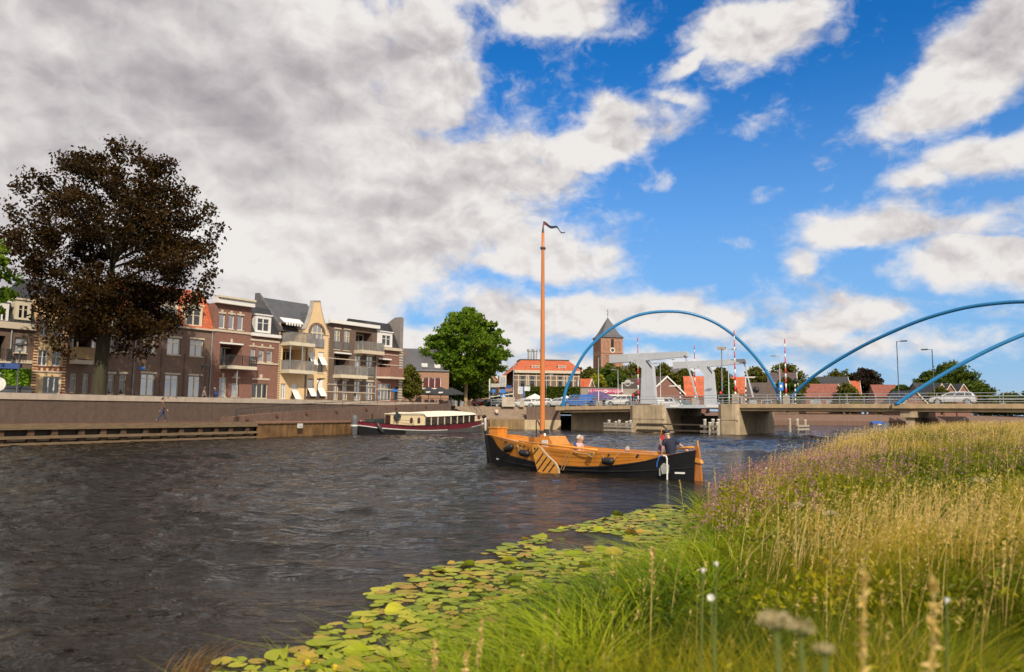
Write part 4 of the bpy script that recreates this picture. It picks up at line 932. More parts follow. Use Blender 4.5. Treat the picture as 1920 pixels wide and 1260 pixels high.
# gable: outline with sweeping shoulders, arched opening cut as a dark recess
out = [h.xz(x_, y_) for x_, y_ in ((616.3, 624), (612, 616), (607, 601), (603, 585), (600.5, 568), (600.2, 565.5), (587.8, 565.2), (587.5, 569), (584.5, 584), (580, 600), (575, 612), (571, 618.5), (571, 624))]
zb_ = h.Z(594, 622) + .002
ctr = (ax0 + ax1) / 2; rad = (ax1 - ax0) / 2; zc = az1 - rad
ar = [(ctr + rad * math.cos(t), zc + rad * math.sin(t)) for t in np.linspace(0, math.pi, 13)]
mb = MB(); xr_, xl_ = out[0][0], out[-1][0]
poly = [(xl_, -.004, zb_ - .3)] + [(p[0], -.004, p[1]) for p in out[::-1]] + [(xr_, -.004, zb_ - .3)]
if zc < zb_: # arch springs below the wall top
    pass
mb.prism([(p[0], .0 if i else .0, max(p[2], zb_)) for i, p in enumerate(poly)], (0, .55, 0)); gb = h.part(mb, 'gable', STUC)
mb = MB()
for (p, q) in zip(out[:-1], out[1:]): mb.prism([(p[0], -.08, p[1]), (q[0], -.08, q[1]), (q[0], .62, q[1]), (p[0], .62, p[1])], (0, 0, .14))
mb.build('coping', mat('gable_coping', (.36, .33, .30), .8, .15), gb)
mb = MB(); mb.poly([(x, -.012, max(z, az0)) for x, z in ar] + [(ctr - rad, -.012, az0), (ctr + rad, -.012, az0)]); aw = h.part(mb, 'arched_window', GLASS_S)
mb = MB()
for t0, t1 in zip(np.linspace(0, math.pi, 13)[:-1], np.linspace(0, math.pi, 13)[1:]):
    p = [(ctr + rr * math.cos(t), -.1, zc + rr * math.sin(t)) for rr, t in ((rad - .02, t0), (rad + .26, t0), (rad + .26, t1), (rad - .02, t1))]; mb.prism(p, (0, .09, 0))
mb.build('brick_arch', BR_BN, aw); mb = MB()
for k in (-.33, .0, .33): mb.box(ctr + k * rad * 2 - .05, ctr + k * rad * 2 + .05, -.07, -.014, az0, zc + rad * (.6 if k else .95))
mb.box(ctr - rad, ctr + rad, -.075, -.015, zc - .05, zc + .08); mb.build('glazing_bars', FRAMEC, aw)
mb = MB(); mb.box(ctr - rad - .1, ctr + rad + .1, -.14, -.1, az0, az0 + 1.0); mb.build('balcony_panel', mat('grey_panel', (.19, .18, .19), .6), aw)
# main roof behind
zt = h.Z(560, 572); h.slope('roof', TILE_G, .0, h.w - .1, [(-.05, ze + .05), (4.2, zt + 1.0), (9, ze + .05)])
mb = MB(); zr = out[6][1] - .9
mb.add([(out[-1][0], .56, out[-1][1]), (out[0][0], .56, out[0][1]), ((out[5][0] + out[6][0]) / 2, .56, zr), ((out[5][0] + out[6][0]) / 2, 4.4, zr), (out[-1][0] - .3, 4.4, zt - .3), (out[0][0], 4.4, zt - 1)], [(0, 2, 3, 4), (1, 5, 3, 2), (0, 1, 2)]); h.part(mb, 'gable_roof', TILE_G)
mb = MB(); p = [(-.0, h.Z(523, 622)), (-.0, h.Z(523, 622) + .5)]
mb.prism([(-.12, -.15, ze), (-.12, -.15, ze + .4), (-.12, 4.2, zt + 1.45), (-.12, 4.8, zt + 1.45), (-.12, 4.8, ze)], (.3, 0, 0)); h.part(mb, 'parapet', mat('parapet_grey', (.10, .095, .10), .8, .2))
# awnings pushed out, window boxes, balconies
for bx in ((578.7, 663, 589.5, 698), (596, 664, 606.7, 699), (576, 722, 587.6, 745), (594, 722, 605.7, 745.5), (546.7, 727, 558, 745)):
    a, b, c, d = h.rect(*bx); t = d - .3; mb = MB(); mb.prism([(a, -.03, t), (c, -.03, t), (c, -.75, t - .95), (a, -.75, t - .95)], (0, .0, -.03)); ww = h.part(mb, 'awning', AWN)
    mb = MB(); mb.box(a + .03, c - .03, .1, .135, t, d + (.35 if bx[1] < 700 else .6)); mb.build('roller_blind', AWN, ww)
rm_ = mat('balcony_mesh_grey', (.22, .21, .20), .6, .2)
zb1, zb2 = h.Z(553, 644), h.Z(553, 695); bx0, bx1 = h.X(527, 648), h.X(574, 648)
h.balcony(bx0, bx1, zb1, 1.6, .38, 1.05, rm_, False, pitch=.075); h.balcony(bx0, bx1, zb2, 1.6, .38, 1.05, rm_, False, pitch=.075)
mb = MB()
for xx in (bx0 + .1, (bx0 + bx1) / 2, bx1 - .2): mb.box(xx, xx + .09, -1.53, -1.44, zb2 + .003, zb1 - .385)
h.part(mb, 'balcony_posts', GALV)
mb = MB(); mb.prism([(h.X(524, 600), -.05, h.Z(540, 600) + .2), (h.X(561, 604), -.05, h.Z(540, 600) + .2), (h.X(561, 604), -.8, h.Z(540, 605)), (h.X(524, 604), -.8, h.Z(540, 605))], (0, 0, -.1)); o = h.part(mb, 'scalloped_awning', AWN)
mb = MB(); k = .1
while k < h.X(561, 604) - .3: mb.prism([(k, -.8, h.Z(540, 605) - .1), (k + .28, -.8, h.Z(540, 605) - .1), (k + .22, -.8, h.Z(540, 605) - .38), (k + .06, -.8, h.Z(540, 605) - .38)], (0, .02, 0)); k += .36
mb.build('valance', AWN, o)
mb = MB(); k = 0
while k < ze - .2: mb.box(.003, .16, -.03, .01, k, k + .12); mb.box(h.w - .16, h.w - .003, -.03, .01, k, k + .12); k += .26
h.part(mb, 'brick_teeth', BR_DK)
mb = MB(); mb.box(h.X(573, 648) + .05, h.X(573, 648) + .3, -.04, .01, 0, zb1); h.part(mb, 'corner_strip', BR_BN)
for ww, zz in ((.9, 'plant_box'),):
    for px in (581, 599, 552): x, z = h.xz(px, 747); mb = MB(); mb.box(x - .6, x + .6, -.3, -.05, z + .0, z + .22); h.part(mb, zz, mat('plant_box_wood', (.06, .035, .03), .8))

# 9 dark flat-roofed house
h = House('town_house', 'dark brown flat-roofed brick house with white cornice, glass balconies and french windows', 616, 706, 680, group=HG)
zt = h.Z(660, 611)
for b_ in ((626.7, 617.6, 638, 655), (644.7, 619, 656, 657)): h.win(b_, 2, .3, glass=GLASS_S, sill=True, lintel=TRIM)
for b_ in ((665, 667, 678, 705), (687, 668, 700, 706)): h.win(b_, 2, .0, glass=GLASS_S, lintel=TRIM)
for b_ in ((625.5, 713, 634.5, 750), (642, 714, 652, 750), (664, 715, 677, 751), (686, 716, 699, 751)): h.win(b_, 2, .25, glass=GLASS_S, lintel=TRIM, sill=False)
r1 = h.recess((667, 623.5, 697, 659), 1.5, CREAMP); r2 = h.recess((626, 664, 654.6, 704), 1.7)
h.wall(BR_DK, zt); h.band('cornice', WHITE, zt + .002, zt + .42, .5, x0=-.3)
for py0, py1 in ((723, 721.5), (736.5, 735)): h.band('band', TRIM, h.Z(660, py0), h.Z(660, py1), .03)
h.band('band', TRIM, h.Z(660, 675.5), h.Z(660, 674), .03)
glr = mat('smoked_glass_rail', (.11, .10, .095), .15, .2, spec=.7)
h.balcony(r1[0] - .25, h.w - .02, r1[1] + .05, 1.4, .42, 1.05, rm_, False, TRIM, .09); h.balcony(r2[0] - .1, h.X(674, 702), r2[1] + .05, 1.5, .4, 1.05, rm_, False, CREAMP, .09)
mb = MB(); mb.box(r2[0] - .05, r2[2] + .1, -.25, -.003, r2[3] + .03, r2[3] + .2); h.part(mb, 'awning_box', WHITE)
for bx in ((626.7, 640, 638, 654), (644.7, 642, 656, 656), (687, 690, 700, 704)):
    a, b, c, d = h.rect(*bx); mb = MB(); mb.box(a - .05, c + .05, -.07, -.04, b, d); h.part(mb, 'french_railing', glr)
h.pipe(h.w - .12, 0, h.Z(706, 665), m=PW)

# 10 red brown corner house with black roof and party wall
h = House('town_house', 'red-brown brick corner house with bay balcony, black roof and tall end chimney wall', 706, 753, 680, group=HG)
ze = h.Z(728, 657)
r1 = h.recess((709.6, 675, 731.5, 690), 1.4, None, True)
h.win((708.8, 719, 734, 751), 4, .3, frame=CREAMP, glass=GLASS_S, sill=False); h.win((738, 726, 749, 750), 1, 0, frame=DARKM, glass=GLASS_D, sill=False)
h.wall(BR_RD, ze)
h.band('gutter', TRIM, ze + .002, ze + .35, .4, x0=-.1, x1=h.w - .4)
for py in (664.5, 683.5, 730): h.band('band', TRIM, h.Z(728, py + 1.3), h.Z(728, py), .06)
zt = h.Z(728, 603); h.slope('roof', TILE_B, -.5, h.w - .5, [(-.1, ze + .355), (1.8, zt), (5, zt + .5), (9, ze + .355)])
h.dormer((706.8, 623, 735, 651), (716, 629, 731, 647), 1.8, m=WHITE)
mb = MB(); zp = h.Z(752, 595); mb.prism([(h.w - .5, -.12, 0), (h.w - .5, -.12, zp), (h.w - .5, 1.0, zp), (h.w - .5, 8, ze + 1), (h.w - .5, 8.9, 0)], (.55, 0, 0)); pw_ = h.part(mb, 'party_wall', mat('grey_brick', (.20, .175, .16), .85, .2, 2))
mb = MB(); k = .1
while k < ze + .4: mb.box(h.w - .62, h.w + .08, -.16, -.11, k, k + .13); k += .34
mb.build('pale_quoins', TRIM, pw_)
mb = MB(); z0, z1 = h.Z(728, 707), h.Z(728, 690); x0, x1 = -.02, h.w - .7; mb.prism([(x0, -.01, z0), (x0 + 1.3, -1.1, z0), (x1, -1.1, z0), (x1 + .2, -.01, z0)], (0, 0, z1 - z0)); by = h.part(mb, 'bay_balcony', BR_RD)
mb = MB(); mb.prism([(x0 - .1, -.01, z0 - .25), (x0 + 1.25, -1.2, z0 - .25), (x1 + .1, -1.2, z0 - .25), (x1 + .3, -.01, z0 - .25)], (0, 0, .24)); mb.build('stone_ledge', TRIM, by)
mb = MB(); mb.box(r1[0] - .1, r1[2] + .15, -.14, -.003, r1[3] + .03, r1[3] + .2); mb2 = mb; h.part(mb, 'awning_box', WHITE)
mb = MB(); x, z = h.xz(739.5, 732); mb.box(x - .5, x + .5, -.09, -.003, z - .14, z + .14); h.part(mb, 'street_name_plate', SBL)

# 11 orange-brown house with long dark roof behind the small tree
h = House('brick_house', 'orange-brown brick house with dark roof, two skylights and white picture window, behind the plane tree', 752, 842, 700, P=Vector((0, 118, 0)), n=Vector((.18, -1, 0)), zb=3.3)
ze = h.Z(800, 696)
h.win((792.6, 708, 826.6, 728.5), 3, 0, frame=WHITE, glass=mat('dark_red_blind', (.10, .02, .018), .25, .2), inset=.1)
h.wall(BR_OR, ze, 8); h.band('gutter', mat('grey_gutter', (.13, .14, .15), .6), ze + .002, ze + .22, .25)
zt = h.Z(790, 668); h.slope('roof', SLATE, -.3, h.w - .9, [(-.1, ze + .225), (5.0, zt + 1.6), (8.2, ze + .225)])
for bx in ((791, 684, 802, 690), (815, 686, 826, 692)):
    a, b, c, d = h.rect(*bx); mb = MB(); k = (zt + 1.6 - ze - .22) / 5.1; mb.prism([(a, (b - ze - .22) / k - .2, b + .1), (c, (b - ze - .22) / k - .2, b + .1), (c, (d - ze - .22) / k + .1, d + .2), (a, (d - ze - .22) / k + .1, d + .2)], (0, -.06, .1)); h.part(mb, 'skylight', mat('skylight_glass', (.55, .54, .52), .3))
mb = MB(); mb.box(.1, .9, 3, 4, ze, h.Z(757, 655)); h.part(mb, 'chimney', BR_BN)
mb = MB(); x, z0, x1, z1 = h.rect(768, 741, 789, 756); mb.box(x, x1, -1.5, -.003, 0, z1); h.part(mb, 'garden_wall', BR_OR)

# 12 orange hipped roof house behind the hedge
h = House('brick_house', 'long dark brick house with big orange hipped roof and white bands, behind the hedge', 964, 1087, 715, P=Vector((0, 150, 0)), n=Vector((.12, -1, 0)), zb=3.4)
ze = h.Z(1025, 700)
for x0, x1 in ((975, 985), (993, 1003), (1021, 1030), (1046, 1055), (1065, 1073.5)): h.win((x0, 705, x1, 726), 1, .35, frame=CREAMP, glass=GLASS_D, sill=False)
h.wall(BR_BN, ze, 14)
for py in (704.5, 713): h.band('band', TRIM, h.Z(1025, py + .9), h.Z(1025, py - .4), .05)
mb = MB()
for px in (972, 987.5, 990.5, 1005.5, 1019, 1032.5, 1043.5, 1057.5, 1063, 1075.5, 1085): x = h.X(px, 715); mb.box(x - .09, x + .09, -.06, .01, h.Z(px, 727), ze - .25)
h.part(mb, 'white_pilasters', TRIM)
h.band('cornice', TRIM, ze + .002, ze + .55, .5); zt = h.Z(1025, 684) ; zt += 1.2
mb = MB(); xl, w = h.X(935, 710), h.w; hl = h.X(980, 686); zl2 = h.Z(935, 709)
mb.add([(-.3, -.5, ze + .56), (w + .4, -.5, ze + .56), (w - 1.4, 4.5, zt), (.2 + hl, 4.5, zt), (xl, 5.5, zl2 - .6), (xl, 15, zl2 - .6), (w + .4, 15, ze + .56), (w - 1.4, 10, zt), (.2 + hl, 10, zt)], [(0, 1, 2, 3), (0, 3, 4), (4, 3, 8, 5), (1, 6, 7, 2), (3, 2, 7, 8), (5, 8, 7, 6)]); rf = h.part(mb, 'roof', TILE_O)
mb = MB(); mb.box(hl, w - 1.3, 4.4, 10.1, zt + .005, zt + .22); mb.build('flat_top', DARKM, rf)
for bx, wb in (((997.5, 686, 1012, 694), (1000, 687.5, 1010, 693)), ((1047.5, 686.5, 1062, 694.5), (1050, 688, 1060, 693.5))): h.dormer(bx, wb, 4, y=.6, m=TRIM)
mb = MB()
for px in (1001, 1011.5, 1025.5): x, z = h.xz(px, 676); mb.lathe([(.45, zt + .1), (.45, zt + 2.0), (.6, zt + 2.0), (.6, zt + 2.4)], (x, 6, 0), 10)
h.part(mb, 'metal_flues', GALV)
mb = MB(); mb.box(h.X(936, 713), h.X(964, 713) - .02, 1.2, 9, 0, h.Z(950, 726)); ow = h.part(mb, 'side_wing', BR_OR); x0, z0, x1, z1 = h.rect(937, 709, 950, 725)
mb = MB(); mb.box(x0, x1, .6, 4, z0, z1 + .6); mb.build('wing_dormer', TRIM, ow); mb = MB(); mb.box(x0 + .2, x1 - .2, .55, .595, z0 + .2, z1 + .3); mb.build('pane', GLASS_C, ow)

# ------------------------------------------------------------------ church
Pc = Vector((0, 285, 0)); nc = Vector((.24, -1, 0)).normalized()
h = House('church', 'medieval brick church tower with slate spire, clock and long grey nave roof', 1127, 1168, 660, P=Pc, n=nc, zb=3.4); h.o['category'] = 'church'
CBR = mat('old_church_brick', (.36, .19, .125), .9, .2, .25, brick=(1.2, .5, .02, (.40, .26, .19)), streak=.3)
zt = h.Z(1148, 632); zm = h.Z(1148, 661.5); w = h.w
dep = w
# belfry holes and niches
for bx, dp in (((1145.6, 636, 1151, 652), .8), ((1136.5, 636.5, 1138.6, 641), .35), ((1157, 636, 1159, 641.5), .35), ((1135.5, 666, 1138.5, 677), .5)):
    a, b, c, d = h.rect(*bx); h.holes.append((a, b, c, d, dp))
for k in range(5): a = .6 + k * (w - 1.2) / 5 + .25; h.holes.append((a, h.Z(1148, 700), a + .9, zm - .9, .3))
for k in range(5):
    if k != 2: a = .6 + k * (w - 1.2) / 5 + .25; h.holes.append((a, zm + .7, a + .9, zt - 1.9, .22))
h.wall(CBR, zt, dep); h.band('band', CBR, zm - .18, zm + .18, .25, x0=-.1, x1=w + .1)
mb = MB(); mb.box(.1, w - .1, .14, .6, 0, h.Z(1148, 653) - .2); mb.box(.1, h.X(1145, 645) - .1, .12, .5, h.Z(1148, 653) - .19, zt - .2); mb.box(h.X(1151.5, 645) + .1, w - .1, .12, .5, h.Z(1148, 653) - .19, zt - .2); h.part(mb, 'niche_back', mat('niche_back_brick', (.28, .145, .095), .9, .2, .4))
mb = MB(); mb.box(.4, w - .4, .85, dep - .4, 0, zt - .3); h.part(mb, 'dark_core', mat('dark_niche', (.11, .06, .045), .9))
mb = MB(); a, b, c, d = h.rect(1145.6, 636, 1151, 652)
for k in range(7): mb.box(a, c, .1, .5, b + (d - b) * k / 7, b + (d - b) * (k + .45) / 7)
h.part(mb, 'louvres', DARKM)
# side face niches as flat panels, recess shade put into their colour (left side, towards the houses)
mb = MB()
for k in range(4):
    y = 1.0 + k * (dep - 2) / 4 + .3
    mb.box(-.05, -.01, y, y + 1.0, h.Z(1148, 700), zm - 1.0)
    mb.box(-.05, -.01, y, y + 1.0, zm + .8, zt - 1.2)
h.part(mb, 'niche_shade_panels', mat('shaded_niche_brick', (.20, .10, .07), .9))
x, z = h.xz(1148.2, 656.5); q = Matrix.Rotation(R(90), 4, 'X'); mb = MB(); mb.lathe([(1.05, 0), (1.05, .15)], (x, -.15, z), 20, q); ck = h.part(mb, 'clock', mat('clock_white', (.6, .58, .5), .5))
mb = MB(); mb.lathe([(.68, 0), (.68, .03)], (x, -.305, z), 20, q); mb.build('clock_face', DARKM, ck); mb = MB(); mb.bar((x, -.35, z), (x + .35, -.35, z + .35), .12, .02); mb.bar((x, -.36, z), (x - .1, -.36, z + .75), .12, .02); mb.build('clock_hands', mat('gold_hands', (.6, .45, .15), .4), ck)
za = h.Z(1140, 592); mb = MB(); c = w / 2; rings = []
for f, z in ((1.12, zt - .15), (1.02, zt + .25), (.84, zt + 1.0), (.66, zt + 2.3), (.36, zt + (za - zt) * .62), (.0, za)):
    hw = w / 2 * f; rings.append([(c - hw, c - hw, z), (c + hw, c - hw, z), (c + hw, c + hw, z), (c - hw, c + hw, z)])
for p, q_ in zip(rings[:-1], rings[1:]):
    for k in range(4): mb.quad(p[k], p[(k + 1) % 4], q_[(k + 1) % 4], q_[k])
sp_ = h.part(mb, 'spire', SLATE)
mb = MB(); mb.tube([(c, c, za - .5), (c, c, za + 3.4)], .08, 6); mb.bar((c - .5, c, za + 2.2), (c + .5, c, za + 2.2), .1); mb.ball((c, c, za + 1.2), .22, 8, 6); mb.build('weather_vane', DARKM, sp_)
zn = h.Z(1230, 685); mb = MB(); mb.prism([(w + .1, dep * .1 - 4, h.Z(1230, 724)), (w + .1, dep * .5, zn), (w + .1, dep * .9 + 4, h.Z(1230, 724))], (26, 0, 0)); h.part(mb, 'nave_roof', SLATE)
mb = MB(); mb.box(w + .15, w + 26, -3, dep + 3, 0, h.Z(1230, 724) + .1); h.part(mb, 'nave_wall', CBR)

# ------------------------------------------------------------------ houses beyond the bridge
h = House('brick_house', 'low red brick gable house with solar panels on its brown roof beyond the lifting leaf', 1232, 1306, 735, P=Vector((0, 140, 0)), n=Vector((-.75, -1, 0)).normalized(), zb=3.4)
# gable end turned to the left: built as its own frame
def gable_house(label, P, rz, w, L, ze, zr, wallm, roofm, trim=WHITE, wins=(), chim=None, name='brick_house', group=None):
    """gable facing local -y, ridge along y"""
    o = thing(name, label, 'house', P, rz, group)
    m = MB(); m.prism([(-w / 2, 0, -.5), (w / 2, 0, -.5), (w / 2, 0, ze), (0, 0, zr), (-w / 2, 0, ze)], (0, L, 0)); wl_ = m.build('wall', wallm, o)
    m = MB(); ov = .35; k = (zr - ze) / (w / 2)
    for sgn in (-1, 1): m.prism([(0, -.2, zr + .05), (sgn * (w / 2 + ov), -.2, ze - k * ov + .05), (sgn * (w / 2 + ov), -.2, ze - k * ov + .27), (0, -.2, zr + .29)], (0, L + .4, 0))
    rf = m.build('roof', roofm, o)
    m = MB()
    for sgn in (-1, 1): m.prism([(0, -.32, zr - .02), (sgn * (w / 2 + ov), -.32, ze - k * ov - .02), (sgn * (w / 2 + ov), -.32, ze - k * ov + .3), (0, -.32, zr + .32)], (0, .11, 0))
    m.build('barge_boards', trim, o)
    if chim: m = MB(); m.box(chim[0] - .45, chim[0] + .45, chim[1], chim[1] + .8, zr - 1.5, zr + 1.1); m.build('chimney', wallm, rf)
    for (side, a, b, c, d) in wins:
        m = MB(); g = MB(); F = .1
        if side == 'f':
            m.box(a, c, -.06, -.002, b, d); g.box(a + F, c - F, -.075, -.062, b + F, d - F)
        else:
            x = w / 2 if side == 'r' else -w / 2; s_ = 1 if side == 'r' else -1
            m.box(min(x + s_ * .002, x + s_ * .06), max(x + s_ * .002, x + s_ * .06), a, c, b, d); g.box(min(x + s_ * .062, x + s_ * .075), max(x + s_ * .062, x + s_ * .075), a + F, c - F, b + F, d - F)
        f = m.build('window', WHITE, o); g.build('pane', rw_.choice((GLASS_S, GLASS_D, GLASS_C)), f)
    return o, rf
bpy.data.objects.remove(h.o)
c = at(1250, 755, 138); o, rf = gable_house('low red brick gable house with solar panels on its brown roof beyond the lifting leaf', (c.x, c.y, 3.4), R(24), 7.6, 13, 2.9, 5.9, BR_RD, TILE_N, WHITE, [('r', 1.2, .4, 2.9, 2.6), ('r', 5, .9, 6, 2.4), ('r', 7, .9, 8, 2.4), ('r', 9, .9, 10, 2.4)], (-.6, 4.5))
m = MB(); k = (5.9 - 2.9) / 3.8; m.add([(.5, 1.0, 5.9 - .5 * k + .36), (3.3, 1.0, 5.9 - 3.3 * k + .36), (3.3, 6.5, 5.9 - 3.3 * k + .36), (.5, 6.5, 5.9 - .5 * k + .36)], [(0, 1, 2, 3)]); m.build('solar_panels', mat('solar_glass', (.07, .085, .15), .12, .2, spec=.8, ior=1.8), rf)
def far_house(label, px, py_base, Y, rz, w, L, ze, zr, wm, rm, **k):
    c = at(px, py_base, Y); return gable_house(label, (c.x, c.y, 3.35), rz, w, L, ze, zr, wm, rm, **k)
far_house('house with bright orange hipped-looking roof seen between the two gantries', 1327, 755, 165, R(80), 9, 5.0, 3.2, 7.4, BR_RD, TILE_O)
far_house('orange-roofed house with white dormer front behind the right gantry post', 1397, 755, 155, R(70), 8, 4.2, 3.6, 6.8, BR_OR, TILE_O, wins=[('f', -1.5, .6, 1.5, 2.6), ('l', .5, .5, 3.8, 3.0)])
far_house('brown-roofed low house under the right shoulder of the first arch', 1451, 755, 160, R(78), 8, 5.8, 2.7, 5.9, BR_BN, TILE_N, wins=[('l', 1, .5, 3, 2.3), ('l', 4, .5, 5.4, 2.3)])
far_house('house with dark purple-brown roof and skylight right of the first arch foot', 1493, 755, 175, R(75), 9, 6.2, 3.6, 9.0, BR_BN, mat('purple_roof_tiles', (.09, .055, .058), .7, .2, tiles=(1, 1)), chim=(0, 3))
FG = 'far houses along the opposite bank'
far_house('long low house with dull brown-red roof on the far bank behind the railing', 1572, 765, 245, R(84), 9, 11.5, 5.4, 9.6, BR_RD, TILE_R, wins=[('l', 2, 2.4, 5, 4.6), ('l', 7, 2.4, 10, 4.6)], group=FG)
far_house('black-roofed house with white barge board above the brown-red roof on the far bank', 1590, 765, 275, R(82), 8, 10.5, 9.8, 13.6, BR_BN, TILE_B, group=FG)
far_house('small house with orange-red roof half hidden by the dark tree', 1613, 765, 280, R(70), 9, 5, 7.5, 12.4, BR_RD, TILE_O, group=FG)
far_house('red-roofed house left of the front foot of the right blue arch', 1681, 765, 265, R(80), 9, 8.2, 6.4, 10.4, BR_RD, TILE_R, wins=[('l', 2, 3, 5, 5.4)], group=FG)
for px, lb in ((1767, 'left of the three dark-roofed brick gables above the silver car'), (1783.5, 'middle one of the three dark-roofed brick gables above the silver car'), (1808, 'right of the three dark-roofed brick gables above the silver car')):
    far_house(lb, px, 765, 205, R(6), 4.2, 9, 5.2, 8.2, BR_RD, TILE_B, trim=CREAMP, group='three gables beyond the bridge')
far_house('long black-roofed house beyond the lamp post left of the three gables', 1776, 765, 225, R(84), 9, 9.5, 6.2, 9.2, BR_BN, TILE_B, group=FG)
far_house('small brick gable house with pale barge boards left of the silver car', 1716, 765, 160, R(4), 5.2, 8, 2.0, 4.6, BR_RD, TILE_B, trim=CREAMP, wins=[('f', -1.8, -.2, -.3, 1.2), ('f', .3, -.2, 1.8, 1.2)])
far_house('small orange-roofed house peeping out behind the yellow-green tree', 1108, 755, 165, R(60), 7, 7, 2.6, 6.6, BR_OR, TILE_O)
far_house('narrow orange brick shop front beyond the plane tree, left of the white banner mast', 912, 755, 165, R(12), 7, 9, 5.5, 9, BR_OR, TILE_R, wins=[('f', -2.6, 2.6, -1.4, 4.6), ('f', -.6, 2.6, .6, 4.6), ('f', 1.4, 2.6, 2.6, 4.6)])
far_house('grey roofed house glimpsed behind the plane tree trunk', 885, 755, 190, R(20), 9, 9, 5, 9.5, mat('grey_house_render', (.30, .28, .28), .8), SLATE)
# ------------------------------------------------------------------ people
SKIN = mat('skin', (.52, .29, .19), .55, .08)
def skinmesh(name, chains, m, parent=None, sub=2):
    """one continuous surface grown round a skeleton: chains of (point, radius); equal points are welded"""
    vs = []; rs = []; es = []; idx = {}
    for ch in chains:
        prev = None
        for p, r in ch:
            k = tuple(round(c, 4) for c in p)
            if k not in idx: idx[k] = len(vs); vs.append(p); rs.append(r)
            i = idx[k]
            if prev is not None and prev != i: es.append((prev, i))
            prev = i
    me = bpy.data.meshes.new(name); me.from_pydata([tuple(v) for v in vs], es, [])
    o = bpy.data.objects.new(name, me); COL.objects.link(o)
    md = o.modifiers.new('skin', 'SKIN'); md.use_smooth_shade = True
    for i, v in enumerate(me.skin_vertices[0].data):
        r = rs[i]; v.radius = (r, r) if not isinstance(r, tuple) else r; v.use_root = (i == 0)
    o.modifiers.new('sub', 'SUBSURF').levels = sub; o.modifiers['sub'].render_levels = sub
    dg = bpy.context.evaluated_depsgraph_get(); ev = o.evaluated_get(dg); nm = bpy.data.meshes.new_from_object(ev)
    bpy.data.objects.remove(o); bpy.data.meshes.remove(me); nm.name = name; nm.materials.clear(); nm.materials.append(m)
    o = bpy.data.objects.new(name, nm); COL.objects.link(o)
    for p in nm.polygons: p.use_smooth = True
    if parent is not None: o.parent = parent
    return o
def V3(*a): return Vector(a)
def person(label, loc, rz, J, shirt, trousers, hair, shoes=None, cap=None, sleeve=.55, group=None, skirt=False, hold=0.0, sc=1.0):
    """J: joints in the person's own frame (x forward, y left, z up): hip, chest, neck, head, and per side sh, el, wr, hi, kn, an"""
    o = thing('person', label, 'person', loc, rz, group); o.scale = (sc, sc, sc)
    hip, chest, neck, head = (Vector(J[k]) for k in ('hip', 'chest', 'neck', 'head'))
    face = Vector(J.get('face', (1, 0, 0))).normalized(); up = (head - neck).normalized(); side = up.cross(face).normalized()
    waist = hip.lerp(chest, .5)
    ch = [[(hip, .10), (waist, .095), (chest, .105), (chest.lerp(neck, .65), .075), (neck, .055), (head - up * .05, .075), (head, .098), (head + up * .075, .08), (head + up * .12, .04)],
          [(head, .098), (head + face * .085 - up * .02, .022), (head + face * .115 - up * .035, .014)],
          [(head - up * .05, .075), (head + face * .06 - up * .085, .03)]]
    st = [[(hip - up * .09, (.165, .20)), (hip + up * .04, (.165, .20)), (waist, (.155, .185)), (chest, (.155, .20)), (chest.lerp(neck, .7), .10), (neck - up * .02, .07)]]
    tr = [[(waist, (.135, .16)), (hip + up * .05, (.145, .175)), (hip - Vector((0, 0, .02)), (.145, .175))]]
    for s in ('l', 'r'):
        sh, el, wr, hi, kn, an = (Vector(J[k + s]) for k in ('sh', 'el', 'wr', 'hi', 'kn', 'an'))
        d = (wr - el).normalized(); ys = 1 if s == 'l' else -1; fw = Vector(J.get('hd' + s, d)).normalized(); ax = fw.cross(Vector((0, 0, 1)) if abs(fw.z) < .8 else Vector((1, 0, 0))).normalized() * ys; pn = fw.cross(ax).normalized()
        if pn.z > 0: pn = -pn
        hd = wr + fw * .085
        ch.append([(chest, .105), (sh, .058), (sh.lerp(el, .5), .048), (el, .040), (el.lerp(wr, .4), .037), (wr, .026), (wr + fw * .04, (.02, .036)), (hd, (.017, .038))])
        for k, (ln, sp) in enumerate(((.062, -.030), (.075, -.010), (.07, .010), (.055, .029))):
            b = hd + ax * sp; m_ = b + fw * ln * .5 + pn * .006; e = m_ + (fw * .55 + pn * .8).normalized() * ln * .55
            ch.append([(hd, (.017, .038)), (b + fw * .012, .0095), (m_, .0085), (e, .007)])
        t0 = wr + fw * .03 - ax * .03; ch.append([(wr + fw * .04, (.02, .036)), (t0 - ax * .012 + fw * .012, .012), (t0 - ax * .02 + fw * .05 + pn * .012, .009)])
        ch.append([(hip, .10), (hi, .08), (hi.lerp(kn, .5), .075), (kn, .055), (kn.lerp(an, .35), .056), (an, .036)])
        toe = Vector(J.get('toe', (1, 0, 0))); ch.append([(an, .036), (an + Vector((0, 0, -.05)) - toe * .03, .036), (an + Vector((0, 0, -.06)) + toe * .14, .03)])
        st.append([(chest, (.155, .20)), (sh, .09)] + [(sh.lerp(el, t), .078 - .012 * t) for t in np.linspace(.3, min(1, sleeve * 1.6), 3)] + ([(el.lerp(wr, .95), .05)] if sleeve > .9 else []))
        tr.append([(hip - Vector((0, 0, .02)), (.145, .175)), (hi, .12), (hi.lerp(kn, .5), .095), (kn, .073), (kn.lerp(an, .5), .068), (an + Vector((0, 0, .03)), .062)])
        if shoes: skinmesh('shoe', [[(an + Vector((0, 0, -.035)) - toe * .05, .047), (an + Vector((0, 0, -.05)) + toe * .06, .044), (an + Vector((0, 0, -.055)) + toe * .16, .034)]], shoes, o, 1)
    body = skinmesh('body', ch, SKIN, o); skinmesh('shirt', st, shirt, o); skinmesh('trousers', tr, trousers, o)
    m = MB()          # hair: a cap of locks over the skull
